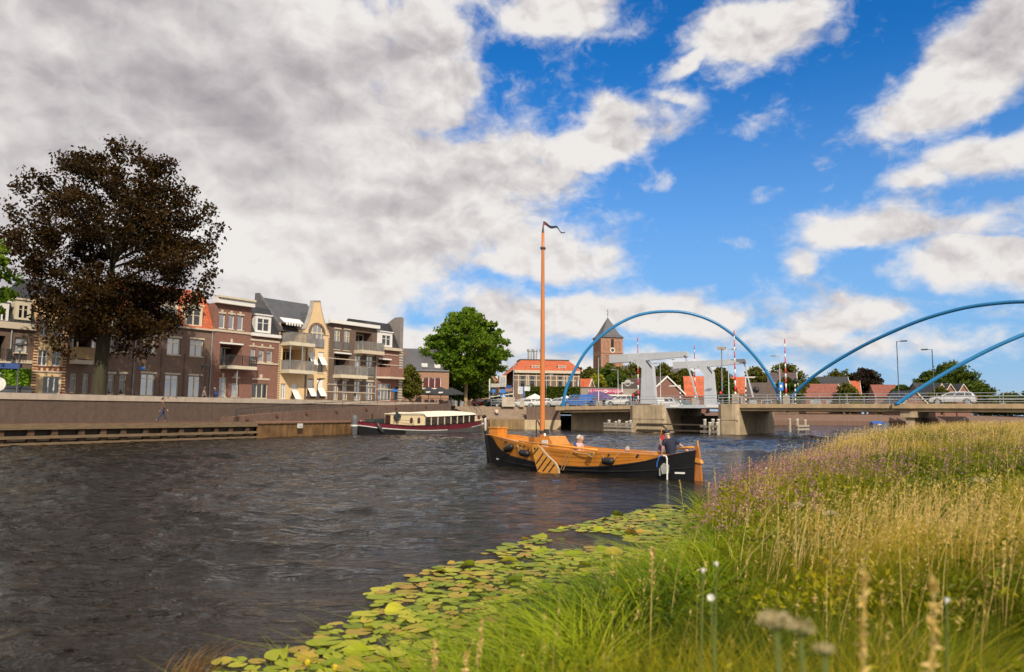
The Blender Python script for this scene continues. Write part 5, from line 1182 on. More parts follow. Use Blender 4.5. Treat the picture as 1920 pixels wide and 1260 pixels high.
    q = Matrix((( face.x, side.x, up.x, 0), (face.y, side.y, up.y, 0), (face.z, side.z, up.z, 0), (0, 0, 0, 1))); rn = random.Random(7)
    h = MB(); h.ball((0, 0, 0), 1, 14, 10); vs = []
    for v in h.v:
        v = Vector(v); r = Vector((.108, .098, .122)); f = 1 + rn.uniform(-.05, .07)
        if v.x > .35 and v.z < .45: f = .72
        if v.z < -.45: f *= .8
        if cap and v.z > .2: f *= .8
        vs.append(q @ Vector((v.x * r.x * f - .012, v.y * r.y * f, v.z * r.z * f + .028)) + head)
    m.add(vs, h.f); m.build('hair', hair, o, True)
    m = MB()
    for ys in (-1, 1): p = q @ Vector((.098, ys * .034, .012)) + head; m.ball(p, .012, 6, 5)
    m.build('eyes', BLACK, o)
    m = MB()
    for ys in (-1, 1): p = q @ Vector((-.0, ys * .102, -.01)) + head; m.ball(p, (.022, .014, .032), 6, 5)
    m.build('ears', SKIN, o, True)
    if cap:
        m = MB(); m.lathe([(.120, .035), (.132, .07), (.150, .11), (.135, .15), (.02, .165)], head, 16, q); m.add([q @ Vector(v) + head for v in ((.09, -.09, .05), (.09, .09, .05), (.19, .05, .03), (.19, -.05, .03))], [(0, 1, 2, 3)]); m.build('cap', cap, o, True)
    return o
def stand(step=0.0, el=0.0, lean=0.0):
    J = dict(hip=V3(0, 0, .95), chest=V3(lean * .5, 0, 1.32), neck=V3(lean * .8, 0, 1.50), head=V3(lean + .02, 0, 1.64), toe=V3(1, 0, 0))
    for s, y in (('l', 1), ('r', -1)):
        k = step * y
        J['sh' + s] = V3(lean * .6, y * .19, 1.42); J['el' + s] = V3(-.04 - k * .12 + el * .1, y * .26, 1.13); J['wr' + s] = V3(.08 - k * .25 + el * .25, y * .25, .90 + el * .1)
        J['hi' + s] = V3(0, y * .10, .90); J['kn' + s] = V3(.05 + k * .22, y * .105, .49); J['an' + s] = V3(-.02 + k * .36 - (.08 if k < 0 else 0), y * .10, .085 + (.07 if k < 0 else 0))
    return J
def sit(seat=.45):
    J = dict(hip=V3(0, 0, seat + .1), chest=V3(.05, 0, seat + .48), neck=V3(.08, 0, seat + .66), head=V3(.11, 0, seat + .80), toe=V3(1, 0, 0))
    for s, y in (('l', 1), ('r', -1)):
        J['sh' + s] = V3(.06, y * .19, seat + .58); J['el' + s] = V3(.12, y * .26, seat + .30); J['wr' + s] = V3(.33, y * .17, seat + .22)
        J['hi' + s] = V3(.02, y * .10, seat + .07); J['kn' + s] = V3(.44, y * .12, seat + .05); J['an' + s] = V3(.42, y * .12, .085)
    return J
NAVY = mat('navy_cloth', (.012, .015, .035), .85, .3, 6); PINK = mat('pink_cloth', (.62, .36, .34), .85, .1, 6); BLUEC = mat('blue_cloth', (.03, .07, .2), .85, .2, 6); GREYT = mat('grey_trousers', (.12, .12, .13), .85, .2, 6)
DENIM = mat('dark_denim', (.03, .04, .075), .85, .25, 6); BROWNJ = mat('brown_jacket', (.09, .055, .045), .85, .25, 6); PALEC2 = mat('pale_shirt', (.55, .42, .38), .85, .1, 6)
HGREY = mat('grey_hair', (.36, .33, .29), .8, .25, 30); HWHITE = mat('white_hair', (.55, .50, .42), .8, .2, 30); HDARK = mat('dark_hair', (.03, .02, .015), .7, .3, 30); SHOE = mat('dark_shoes', (.02, .018, .016), .6)

# ------------------------------------------------------------------ wooden sailing barge
OAK = mat('varnished_oak', (.55, .205, .026), .33, .22, 1.3, .12, 18, wood=(.35, 5, 7), coat=.35)
OAKL = mat('pale_varnished_wood', (.60, .26, .038), .38, .18, 1.5, wood=(.6, .6, 6), coat=.2)
TAR = mat('black_tar_paint', (.010, .010, .011), .32, .3, 2, .15, 9)
ROPE = mat('hemp_rope', (.42, .27, .12), .85, .2, 8)
sP = Vector((6.35, 26.1, 0)); bP = Vector((-.92, 33.75, 0)); BL = (bP - sP).length; bf = (bP - sP).normalized(); bp_ = Vector((-bf.y, bf.x, 0))
boat = thing('sailing_boat', 'varnished wooden sailing barge with black hull, tall mast and leeboard on the river', 'sailing boat', sP, math.atan2(bf.y, bf.x))
def bl(px, py, y=0.0):   # local x, z where a line of sight meets the plane y metres off the boat's centre line
    q = onplane(px, py, sP + bp_ * y, bp_) - sP; return q.dot(bf), q.z
XS = np.array([0, .04, .10, .2, .32, .45, .6, .72, .82, .90, .95, .985, 1.0]) * BL
HB = np.array([.10, .30, .55, .88, 1.12, 1.22, 1.22, 1.12, .95, .72, .50, .26, .09])      # half beam at the gunwale
HW = HB * np.array([.6, .7, .78, .82, .86, .88, .88, .86, .84, .78, .7, .6, .5])           # at the waterline
def beam(x): return float(np.interp(x, XS, HB))
bt = {}
def bz(x, tab): return float(np.interp(x, *tab))
def tab(pts, y): a = sorted(bl(px, py, y if isinstance(y, (int, float)) else y(px)) for px, py in pts); return [p[0] for p in a], [p[1] for p in a]
# black strake top and gunwale measured along the near side
def near(px): x = bl(px, 860, 1.0)[0]; return beam(min(max(x, 0), BL)) * .97
TB = tab([(923.5, 818), (934, 841.6), (957, 855), (998.5, 865.6), (1049, 873.5), (1090, 876), (1129, 874.8), (1170, 871), (1209, 865.6), (1253, 855.3), (1301, 844)], near)
TG = tab([(923.5, 816), (950, 823), (975, 829), (1000, 834), (1049, 842), (1090, 845.5), (1129, 846.5), (1170, 848), (1209, 850.5), (1253, 853.5), (1301, 842.5)], near)
def zb_(x): return bz(x, TB)
def zg(x): return max(bz(x, TG), zb_(x) + .012)
N_ = 40; xs_ = [BL * (i / N_) for i in range(N_ + 1)]
def hw(x): return float(np.interp(x, XS, HW))
def strip(mb, fa, fb):
    for i in range(N_):
        for s in (1, -1):
            a, b = xs_[i], xs_[i + 1]; q = [fa(a, s), fa(b, s), fb(b, s), fb(a, s)]
            mb.quad(*(q if s < 0 else q[::-1]))
def rakex(x, z): # stem and stern lean outwards with height
    f = x / BL; return x + (f > .85) * (f - .85) / .15 * .22 * z - (f < .1) * (.1 - f) / .1 * .12 * z
def outer(x, s, z):
    t = z / max(zg(x), .3); y = hw(x) + (beam(x) - hw(x)) * min(max(t, -.3), 1) ** .8 if t > 0 else hw(x) * (1 + .25 * t)
    return (rakex(x, z), s * y, z)
m = MB(); strip(m, lambda x, s: outer(x, s, -.35), lambda x, s: outer(x, s, zb_(x) * .45)); strip(m, lambda x, s: outer(x, s, zb_(x) * .45), lambda x, s: outer(x, s, zb_(x)))
hull = m.build('hull', TAR, boat, True)
m = MB(); strip(m, lambda x, s: (outer(x, s, zb_(x) * .42)[0], outer(x, s, zb_(x) * .42)[1] * 1.0 + s * .035, zb_(x) * .42), lambda x, s: (outer(x, s, zb_(x) * .42)[0], outer(x, s, zb_(x) * .42)[1] + s * .035, zb_(x) * .42 + .05)); m.build('rubbing_strake', TAR, hull)
m = MB(); strip(m, lambda x, s: outer(x, s, zb_(x) + .002), lambda x, s: outer(x, s, zg(x))); ws = m.build('wash_strake', OAK, boat, True)
for fr in (.30, .56, .80):
    m = MB(); zq = lambda x, e: zb_(x) + (zg(x) - zb_(x)) * fr + e
    strip(m, lambda x, s: (outer(x, s, zq(x, -.0045))[0], outer(x, s, zq(x, -.0045))[1] + s * .004, zq(x, -.0045)), lambda x, s: (outer(x, s, zq(x, .0045))[0], outer(x, s, zq(x, .0045))[1] + s * .004, zq(x, .0045))); m.build('plank_seam', mat('dark_seam', (.20, .075, .016), .7), ws)
m = MB()
strip(m, lambda x, s: outer(x, s, zg(x)), lambda x, s: (outer(x, s, zg(x))[0], max(.0, beam(x) - .09) * s, zg(x) + .012))
strip(m, lambda x, s: (outer(x, s, zg(x))[0], max(.0, beam(x) - .09) * s, zg(x) + .012), lambda x, s: (rakex(x, .2), max(0, hw(x) - .1) * s, .12)); m.build('inner_planking', OAK, boat)
m = MB()
for i in range(N_):
    a, b = xs_[i], xs_[i + 1]; m.quad((rakex(a, .2), -max(0, hw(a) - .1), .115), (rakex(b, .2), -max(0, hw(b) - .1), .115), (rakex(b, .2), max(0, hw(b) - .1), .115), (rakex(a, .2), max(0, hw(a) - .1), .115))
m.build('floor_boards', OAKL, boat)
m = MB(); strip(m, lambda x, s: (outer(x, s, zb_(x))[0], outer(x, s, zb_(x))[1] + s * .03, zb_(x) - .02), lambda x, s: (outer(x, s, zb_(x))[0], outer(x, s, zb_(x))[1] + s * .03, zb_(x) + .022)); m.build('strake_edge', TAR, hull)
# stem with black stem post, fore deck, samson box
m = MB(); x0 = BL + .02; zt_ = zg(BL)
m.prism([(x0 - .05, -.07, -.3), (x0 + .06, -.07, -.3), (x0 + .22 * .6 + .05, -.07, .6), (x0 + .36, -.07, zt_ + .12), (x0 + .24, -.07, zt_ + .16)], (0, .14, 0)); m.build('stem_post', TAR, boat)
m = MB()
for i in range(N_):
    a, b = xs_[i], xs_[i + 1]
    if a > BL * .80: m.quad(*[(outer(x, 1, zg(x) - .16)[0], s * max(.02, beam(x) - .12), zg(x) - .16) for x, s in ((a, -1), (b, -1), (b, 1), (a, 1))])
m.build('fore_deck', OAKL, boat)
bx, bzz = bl(934, 803, 0); m = MB(); m.prism([(bx - .25, -.28, zg(bx) - .16), (bx + .25, -.28, zg(bx) - .16), (bx + .28, -.28, bzz), (bx - .28, -.28, bzz)], (0, .56, 0)); m.box(bx - .31, bx + .31, -.31, .31, bzz + .002, bzz + .06); m.build('bow_box', OAK, boat)
# thwarts, mast case, benches and stern deck
mx, mz = bl(1017, 832, 0); topx, topz = bl(1018, 437, 0)
for nm, xa, xb, za, zb2, yw in (('mast_thwart', mx - .28, mx + .28, zg(mx) - .18, zg(mx) - .08, beam(mx) - .1), ('bench', mx - 2.7, mx - 2.3, .48, .55, 1.0), ('bench', mx - 3.9, mx - 3.5, .48, .55, 1.0)):
    m = MB(); m.box(xa, xb, -yw, yw, za, zb2); m.build(nm, OAKL, boat)
m = MB(); m.prism([(mx - .35, -.22, .12), (mx + .3, -.22, .12), (mx + .25, -.22, zg(mx) + .22), (mx - .16, -.22, zg(mx) + .22), (mx - .35, -.22, zg(mx) + .05)], (0, .12, 0)); m.prism([(mx - .35, .10, .12), (mx + .3, .10, .12), (mx + .25, .10, zg(mx) + .22), (mx - .16, .10, zg(mx) + .22), (mx - .35, .10, zg(mx) + .05)], (0, .12, 0)); m.build('mast_case', OAK, boat)
hx0 = bl(1030, 826, 0)[0]; hx1 = bl(1053, 836, 0)[0]; m = MB(); m.prism([(hx0, -.5, .12), (hx1, -.5, .12), (hx1, -.5, zg(mx) - .05), ((hx0 + hx1) / 2 - .1, -.5, zg(mx) + .28), (hx0, -.5, zg(mx) + .28)], (0, 1.0, 0)); m.build('hatch_box', OAK, boat)
m = MB(); m.box(hx0 - .42, hx0 - .1, .52, .56, zg(mx) - .2, zg(mx) + .12); m.build('white_board', WHITE, boat)
sx0, sx1 = .25, 2.1; m = MB()
m.prism([(sx0, -.2, zg(1.2) - .22), (sx1, -.55, zg(1.2) - .22), (sx1, .55, zg(1.2) - .22), (sx0, .2, zg(1.2) - .22)], (0, 0, .06)); m.build('stern_deck', OAKL, boat)
xa = bl(1210, 850, 0)[0]; xb = bl(1237, 850, 0)[0]; m = MB(); m.box(xb, xa, -.5, .42, .3, bl(1222, 847, 0)[1]); m.build('stern_bench', OAK, boat)
# mast
m = MB(); H = topz; n = 14; mp = [(mx + (topx - mx) * i / n, 0, .2 + (H - .2) * i / n) for i in range(n + 1)]
m.tube(mp, [.115 - .055 * (i / n) ** 1.5 for i in range(n + 1)], 14); mast = m.build('mast', mat('mast_pine', (.50, .165, .035), .38, .12, 1.2, wood=(7, 7, .35), coat=.3), boat, True)
tx, tz = bl(1018.5, 421, 0); m = MB(); m.tube([(topx, 0, topz + .002), (tx, 0, tz)], [.058, .022], 10); m.build('mast_top', DARKM, mast)
x_, z_ = bl(1018, 465.5, 0); m = MB(); m.lathe([(.11, -.04), (.11, .04)], (x_, 0, z_), 12); m.ball((x_, .11, z_), .05, 6, 5); m.ball((x_, -.11, z_), .05, 6, 5); m.build('mast_band', DARKM, mast)
x_, z_ = bl(1018, 810, 0); m = MB(); m.lathe([(.15, -.06), (.15, .06)], (x_, 0, z_), 12); m.box(x_ - .27, x_ - .13, -.09, .09, z_ - .1, z_ + .12); m.build('iron_collar', DARKM, mast)
m = MB(); m.bar((x_ - .2, .12, z_ - .05), (x_ - .30, .15, zg(mx) - .1), .08); m.build('white_lever', WHITE, mast)
# long pennant streaming from the masthead (away to the right)
pd = (Vector((1, .25, 0)).normalized()); ld = Vector((pd.dot(bf), pd.dot(bp_), 0)); m = MB(); k = 24; vs = []
for i in range(k + 1):
    t = i / k; L_ = 1.0 * t; zz = tz + .03 - .42 * t ** 1.4 * (1 - .25 * t) + .05 * math.sin(t * 13); w_ = .10 * (1 - t * .75); sd_ = Vector((-ld.y, ld.x, 0)) * (.09 * math.sin(t * 9))
    c = Vector((tx, 0, zz)) + ld * L_ + sd_; vs += [c + Vector((0, 0, w_)), c + Vector((0, 0, -w_ * .6))]
m.add(vs, [(2 * i, 2 * i + 2, 2 * i + 3, 2 * i + 1) for i in range(k)]); m.build('pennant', mat('dark_pennant', (.02, .02, .03), .8), mast)
x_, z_ = bl(1023, 423, 0); m = MB(); m.box(tx - .12, tx, -.01, .01, tz - .04, tz + .06); m.build('pennant_hoist', mat('red_cloth', (.5, .06, .05), .8), mast)
# forestay crutch: dark iron hoop before the mast
m = MB(); a = bl(1005.5, 834, -.2); b = bl(1005.5, 788, -.2); c = bl(1012, 803, -.2); m.tube([(a[0], -.2, a[1] - .3), (b[0], -.2, b[1] - .05), (b[0] - .03, -.2, b[1]), (b[0] - .1, -.2, b[1] - .03), (c[0] - .08, -.2, c[1])], .026, 8); m.build('iron_crutch', DARKM, boat)
# leeboard on the near side
yL = beam(mx) + .10; pts = [(1000.8, 834.5), (1003, 832.8), (1008, 832.8), (1013, 838), (1027, 854), (1042, 868), (1047.5, 879), (1049, 893), (1009.5, 885), (1004, 866), (1000, 850), (998.7, 840)]
q = [bl(px, py, yL) for px, py in pts]; m = MB(); m.prism([(x, yL - .03, z) for x, z in q], (0, .06, 0)); lb = m.build('leeboard', OAKL, boat)
m = MB()
for a, b in (((1010.6, 839.5), (1000.5, 852.5)), ((1019.7, 850), (1006.5, 869.5)), ((1026.5, 857), (1009.5, 881)), ((1034.5, 863.5), (1019, 883.5)), ((1041, 870.5), (1030, 885.5))):
    p, r_ = bl(*a, yL), bl(*b, yL); m.bar((p[0], yL + .035, p[1]), (r_[0], yL + .035, r_[1]), .012, .055)
m.build('iron_strips', BLACK, lb)
m = MB(); e = [bl(px, py, yL) for px, py in ((1013, 838), (1027, 854), (1042, 868), (1047.5, 879), (1049, 893))]
for p, r_ in zip(e[:-1], e[1:]): m.bar((p[0], yL, p[1]), (r_[0], yL, r_[1]), .075, .03)
m.build('sunlit_edge', mat('sunlit_edge_tone', (.45, .36, .26), .45), lb)  # pale strip paints the sunlit brightness onto the leeboard's edge
p = bl(1004, 841, yL); m = MB(); m.ball((p[0], yL + .03, p[1]), (.05, .03, .05), 8, 6); m.build('pivot', BLACK, lb)
# sprit pole along the gunwale, boathook end
def pole(name, a, b, r, mt, ya=None): pa, pb = bl(*a, 1.0), bl(*b, 1.0); m = MB(); m.tube([(pa[0], beam(pa[0]) * .93, pa[1]), (pb[0], beam(pb[0]) * .93, pb[1])], r, 8); return m.build(name, mt, boat, True)
pole('sprit_pole', (975, 828), (1122, 843.8), .045, OAKL); pole('boathook', (975, 826), (990, 833), .03, OAKL)
# fenders with their lines
for a, b, t in (((947.5, 843.5), (960, 836.5), (964.5, 833)), ((976, 848.5), (990, 850.5), (969, 834.5)), ((1132, 864.5), (1148, 864.5), (1129, 847.5))):
    ym = outer(bl((a[0] + b[0]) / 2, a[1], 1)[0], 1, .6)[1] + .13; p, r_ = bl(*a, ym), bl(*b, ym); P1, P2 = Vector((p[0], ym, p[1])), Vector((r_[0], ym, r_[1])); dd = (P2 - P1).normalized()
    m = MB(); m.tube([P1 - dd * .07, P1 - dd * .03, P1 + dd * .04, P2 - dd * .04, P2 + dd * .03, P2 + dd * .07], [.03, .10, .135, .135, .10, .03], 12); fo = m.build('fender', BLACK, boat, True)
    g = bl(*t, ym - .1); m = MB(); m.tube([P1, (g[0], ym - .1, g[1])], .013, 6); m.tube([P2, (g[0] + (.35 if b[0] > 1100 else 0) * -2.3, ym - .1, g[1])], .013, 6); m.build('fender_line', ROPE, fo)
for i, (a, b) in enumerate((((1064, 849), (1050, 881)), ((1072, 849), (1054, 882)))):
    p, r_ = bl(*a, 1.18), bl(*b, 1.18); m = MB(); m.tube([(p[0], 1.2, p[1]), (r_[0], 1.14, r_[1])], .016, 6); m.build('rope', ROPE, boat)
p, r_ = bl(1076, 847.5, 1.2), bl(1110, 852, 1.2); m = MB(); m.tube([(p[0], 1.23, p[1]), ((p[0] + r_[0]) / 2, 1.24, (p[1] + r_[1]) / 2 - .02), (r_[0], 1.23, r_[1])], .022, 6)
for k in range(4): m.tube([(r_[0] + .13 * math.cos(t + k) - k * .02, 1.24 + .02 * k, r_[1] + .085 * math.sin(t)) for t in np.linspace(0, 6.28, 9)], .016, 5, False)
m.build('coiled_rope', ROPE, boat)
m = MB()
for px, py in ((946, 828), (949.5, 828.5), (979.5, 835), (1143, 852.5), (1188, 856), (1190, 853.5), (996, 842), (988, 836)):
    x_, z_ = bl(px, py, 1.0); y_ = outer(min(max(x_, 0), BL), 1, z_)[1]; m.ball((x_, y_ + .02, z_), (.045, .035, .045), 6, 5)
m.build('cleats', BLACK, ws)
# name strips on the bow and the stern, hull bracket with pump
for (a, b) in (((932, 860), (937, 861)), ((1256, 887.5), (1271, 888.2))):
    p, r_ = bl(*a, .62), bl(*b, .62)
    y1, y2 = outer(min(max(p[0], 0.05), BL - .02), 1, p[1])[1], outer(min(max(r_[0], .05), BL - .02), 1, r_[1])[1]
    m = MB(); m.bar((p[0], y1 + .02, p[1]), (r_[0], y2 + .02, r_[1]), .02, .06); m.build('white_strip', WHITE, hull)
x_, z_ = bl(1240, 880, .75); y_ = outer(x_, 1, .5)[1] + .02
ob = MB(); ob.prism([(x_ - .10, y_, z_ - .14), (x_ + .08, y_, z_ - .18), (x_ + .13, y_, z_ + .1), (x_ + .02, y_, z_ + .2), (x_ - .12, y_, z_ + .14)], (0, .16, 0)); ob.tube([(x_ + .2, y_ + .1, z_ - .24), (x_ + .2, y_ + .1, z_ + .03)], .035, 8); ob.bar((x_ + .08, y_ + .1, z_ + .02), (x_ + .22, y_ + .1, z_ - .02), .05)
om = ob.build('outboard_bracket', mat('worn_white_metal', (.36, .36, .33), .5, .45, 14), boat)
m = MB(); m.tube([(x_ - .1, y_ + .1, z_ - .5), (x_ - .1, y_ + .1, z_ + .36), (x_ - .06, y_ + .1, z_ + .45), (x_ + .06, y_ + .1, z_ + .46)], .03, 8); m.build('shaft', WHITE, om)
m = MB(); m.tube([(x_ + .04, y_ + .1, z_ + .47), (x_ + .2, y_ + .12, z_ + .42), (x_ + .3, y_ + .12, z_ + .2), (x_ + .33, y_ + .1, z_ + .05)], .022, 8); m.build('blue_hose', mat('blue_hose', (.03, .15, .5), .5), om)
# rudder, tiller and ensign
zr_ = zg(0); m = MB(); m.prism([(.02, -.045, -.4), (-.04, -.045, zr_ * .5), (-.06, -.045, zr_ - .05), (-.03, -.045, zr_ + .12), (-.17, -.045, zr_ + .12), (-.21, -.045, zr_ - .1), (-.29, -.045, .1), (-.31, -.045, -.4)], (0, .09, 0)); rd = m.build('rudder', mat('reddish_oak', (.42, .15, .03), .4, .2, 1.3, wood=(5, 5, .5), coat=.2), boat)
m = MB(); m.prism([(-.05, -.09, zr_ - .42), (.05, -.09, zr_ - .32), (.05, -.09, zr_ - .24), (-.25, -.09, zr_ - .34), (-.31, -.09, zr_ - .46)], (0, .18, 0)); m.build('rudder_cheek', OAKL, rd)
m = MB(); m.tube([(-.15, 0, zr_ + .08), (-.13, 0, zr_ + .32)], .03, 8); m.build('rudder_pin', OAKL, rd)
m = MB(); m.tube([(-.15, 0, zr_ + .07), (.3, 0, zr_ + .06), (.72, .02, zr_ + .0)], [.045, .04, .028], 8); m.build('tiller', OAKL, boat, True)
fa, fbp = bl(1231.5, 853, -.4), bl(1240.5, 808.5, -.4); m = MB(); m.tube([(fa[0], -.4, fa[1] - .3), (fa[0], -.4, fa[1]), (fbp[0], -.4, fbp[1])], .02, 8); m.ball((fbp[0], -.4, fbp[1] + .02), .035, 8, 6); fp = m.build('flag_staff', OAKL, boat)
u_ = Vector((fbp[0] - fa[0], 0, fbp[1] - fa[1])); hd = Vector((-.26, .05, -.30))
for i, (nm, cm) in enumerate((('red_stripe', mat('flag_red', (.62, .04, .05), .8)), ('white_stripe', mat('flag_white', (.75, .73, .72), .8)), ('blue_stripe', mat('flag_blue', (.06, .08, .32), .8)))):
    t0, t1 = .97 - i * .22, .97 - (i + 1) * .22; m = MB(); vs = []
    for k in range(7): f = k / 6; off_ = hd * f + Vector((0, .05 * math.sin(f * 7), -.12 * f * f)); vs += [Vector((fa[0], -.4, fa[1])) + u_ * t0 + off_ * (1 - .1 * i), Vector((fa[0], -.4, fa[1])) + u_ * t1 + off_ * (1 - .1 * (i + 1))]
    m.add(vs, [(2 * k, 2 * k + 2, 2 * k + 3, 2 * k + 1) for k in range(6)]); m.build(nm, cm, fp)
# people aboard
def aboard(x, y, z=0.0): return sP + bf * x + bp_ * y + Vector((0, 0, z))
hx, hz = bl(1258.5, 852, .05)
J = sit(.62); J['face'] = (.9, .35, -.1)
st0 = dict(J)
J['hip'] = V3(0, 0, .66); J['chest'] = V3(.08, 0, 1.10); J['neck'] = V3(.14, .02, 1.30); J['head'] = V3(.20, .04, 1.43)
J['shl'] = V3(.10, .20, 1.20); J['ell'] = V3(.14, .27, .92); J['wrl'] = V3(.22, .25, .70)
J['shr'] = V3(.06, -.19, 1.20); J['elr'] = V3(-.20, -.34, 1.00); J['wrr'] = V3(-.52, -.28, .90); J['hdr'] = (-1, .1, -.12)
for s, y in (('l', 1), ('r', -1)): J['hi' + s] = V3(.03, y * .1, .64); J['kn' + s] = V3(.46, y * .14, .60); J['an' + s] = V3(.46, y * .14, .2)
# helmsman sits on the stern, looking forward, his right arm back on the tiller
base = aboard(hx, .05, zg(hx) - .62 - .08)
pz = base.z
helm = person('person in navy polo shirt and black cap steering the wooden barge, arm on the tiller', base, boat.rotation_euler.z - R(24), J, NAVY, GREYT, HGREY, SHOE, cap=BLACK, sleeve=.42)
x_, z_ = bl(1088, 823, .35); J = sit(.35); J['face'] = (.6, -.8, 0)
person('person with grey curls in a pale pink top sitting in the wooden barge', aboard(x_, .45, z_ - 1.155), boat.rotation_euler.z + R(205), J, PINK, GREYT, HGREY, SHOE, sleeve=.9)
x_, z_ = bl(1082, 822, 0); J = sit(.35); J['face'] = (.8, .6, 0)
person('person with white hair in a navy jacket sitting behind the one in pink', aboard(x_ + .1, -.10, z_ - 1.155), boat.rotation_euler.z + R(190), J, BLUEC, DENIM, HWHITE, SHOE, sleeve=.98)
x_, z_ = bl(1172, 843, -.1); J = sit(.3)
person('person low in the wooden barge, only grey hair showing above the side', aboard(x_, -.1, z_ - 1.12), boat.rotation_euler.z + R(180), J, BLUEC, DENIM, HGREY, SHOE, sleeve=.98)

# ------------------------------------------------------------------ long maroon passenger barge
MAR = mat('maroon_hull_paint', (.155, .018, .03), .3, .25, 1.2, coat=.3); HBLK = mat('black_hull_paint', (.012, .012, .014), .3, .2); HGRY = mat('grey_hull_paint', (.085, .08, .08), .5, .2, 1.2)
CAB = mat('cream_cabin_paint', (.70, .56, .33), .5, .06, 1); ROOFC = mat('cream_canvas_roof', (.72, .65, .52), .8, .05, 1)
b0 = onz(673, 814.5, 0); b1 = onz(900, 808.3, 0); d = (b0 - b1); BLn = d.length; d.normalize()
barge = thing('passenger_barge', 'long maroon and black passenger barge with cream cabin moored along the quay', 'barge', b1, math.atan2(d.y, d.x)); pl_ = Vector((-d.y, d.x, 0))
def gl(px, py, y): q = onplane(px, py, b1 + pl_ * y, pl_) - b1; return q.dot(d), q.z
W = 2.1
X2 = np.array([0, .03, .08, .16, .3, .5, .7, .82, .9, .95, .98, 1]) * BLn; HB2 = np.array([.35, .85, 1.35, 1.8, 2.05, 2.1, 2.1, 2.0, 1.65, 1.15, .65, .12])
def hb2(x): return float(np.interp(x, X2, HB2))
def t2(pts): a = sorted(gl(px, py, W * .96) for px, py in pts); return [p[0] for p in a], [p[1] for p in a]
TT = t2([(671, 784.5), (690, 788), (715, 792.5), (740, 796), (770, 798), (800, 797.5), (830, 796.5), (860, 794), (885, 791.5), (907, 788.5)])
TW = t2([(671, 790), (690, 794.5), (720, 802.5), (740, 804.5), (770, 806.3), (800, 807.3), (830, 806.5), (860, 804.5), (885, 801), (907, 797)])
zt2 = lambda x: float(np.interp(x, *TT)); zw2 = lambda x: float(np.interp(x, *TW))
xs2 = [BLn * i / 48 for i in range(49)]
def o2(x, s, z, e=0.0): f = x / BLn; return (x + (max(0, f - .9) / .1) * .45 * max(z, 0), s * (hb2(x) * (1 - .10 * max(0, 1 - max(z, -.2) / 1.2)) + e), z)
def st2(mb, fa, fb, r=(0, 1)):
    for i in range(48):
        if not (r[0] * 48 <= i < r[1] * 48): continue
        for s in (1, -1): q = [fa(xs2[i], s), fa(xs2[i + 1], s), fb(xs2[i + 1], s), fb(xs2[i], s)]; mb.quad(*(q if s < 0 else q[::-1]))
m = MB(); st2(m, lambda x, s: o2(x, s, -.4), lambda x, s: o2(x, s, zw2(x)), (.76, 1)); hb_ = m.build('black_bow', HBLK, barge, True)
m = MB(); st2(m, lambda x, s: o2(x, s, -.4), lambda x, s: o2(x, s, zw2(x)), (0, .76)); m.quad(o2(0, -1, -.4), o2(0, 1, -.4), o2(0, 1, zw2(0)), o2(0, -1, zw2(0))); m.build('grey_hull', HGRY, barge, True)
m = MB(); st2(m, lambda x, s: o2(x, s, zw2(x) + .002), lambda x, s: o2(x, s, zt2(x))); m.quad(o2(0, -1, zw2(0)), o2(0, 1, zw2(0)), o2(0, 1, zt2(0)), o2(0, -1, zt2(0))); m.build('maroon_strake', MAR, barge, True)
m = MB(); st2(m, lambda x, s: o2(x, s, zw2(x) - .045, .03), lambda x, s: o2(x, s, zw2(x) + .05, .03), (.42, 1)); st2(m, lambda x, s: o2(x, s, zw2(x) - .04, .03), lambda x, s: o2(x, s, zw2(x) + .045, .03), (0, .19)); m.build('white_line', WHITE, barge)
m = MB()
for i in range(48): a, b = xs2[i], xs2[i + 1]; m.quad(*[(o2(x, 1, zt2(x))[0], s * (hb2(x) - .02), zt2(x) - .1) for x, s in ((a, -1), (b, -1), (b, 1), (a, 1))])
m.build('deck', mat('grey_deck_paint', (.16, .15, .14), .7), barge)
m = MB(); st2(m, lambda x, s: o2(x, s, zt2(x) - .03, .02), lambda x, s: o2(x, s, zt2(x) + .03, .02)); m.build('gunwale', HBLK, barge)
# cabin
yc = 1.55
cx0, cz0 = gl(795.5, 795, yc); cx1, _ = gl(715, 793, yc); czt = gl(760, 777, yc)[1]; zd = zt2(cx0) - .1
xd = gl(733, 790, yc)[0]; cx1 = xd
cpl = [(cx0, -yc), (xd - 3.4, -yc), (xd - 2.4, -.2), (xd, .72), (xd, yc), (cx0, yc)]
m = MB(); m.prism([(x, y, zd - .2) for x, y in cpl], (0, 0, czt - zd + .2)); cb = m.build('cabin', CAB, barge)
m = MB(); m.prism([(x + (.1 if x > cx0 else -.05), y * 1.06, czt + .003) for x, y in cpl], (0, 0, .1)); m.build('cabin_roof', ROOFC, cb)
m = MB(); m.box(xd + .002, xd + .03, .78, yc - .06, zd, czt - .1); m.build('dark_doorway', mat('dark_red_door', (.045, .012, .012), .5), cb)
for px in (771, 785):
    x, z0 = gl(px - 2.6, 793.5, yc); x1, z1 = gl(px + 2.6, 782.5, yc); a, b = sorted((x, x1)); r = (b - a) / 2; c = (a + b) / 2
    m = MB(); m.prism([(a, yc + .005, z0), (b, yc + .005, z0), (b, yc + .005, z1 - r), (c + r * .7, yc + .005, z1 - r * .3), (c, yc + .005, z1), (c - r * .7, yc + .005, z1 - r * .3), (a, yc + .005, z1 - r)], (0, .04, 0)); wn = m.build('arched_window', mat('maroon_frame', (.09, .02, .02), .5), cb)
    m = MB(); m.box(a + .1, b - .1, yc + .047, yc + .055, z0 + .1, z1 - r * .8); m.build('pane', GLASS_S, wn)
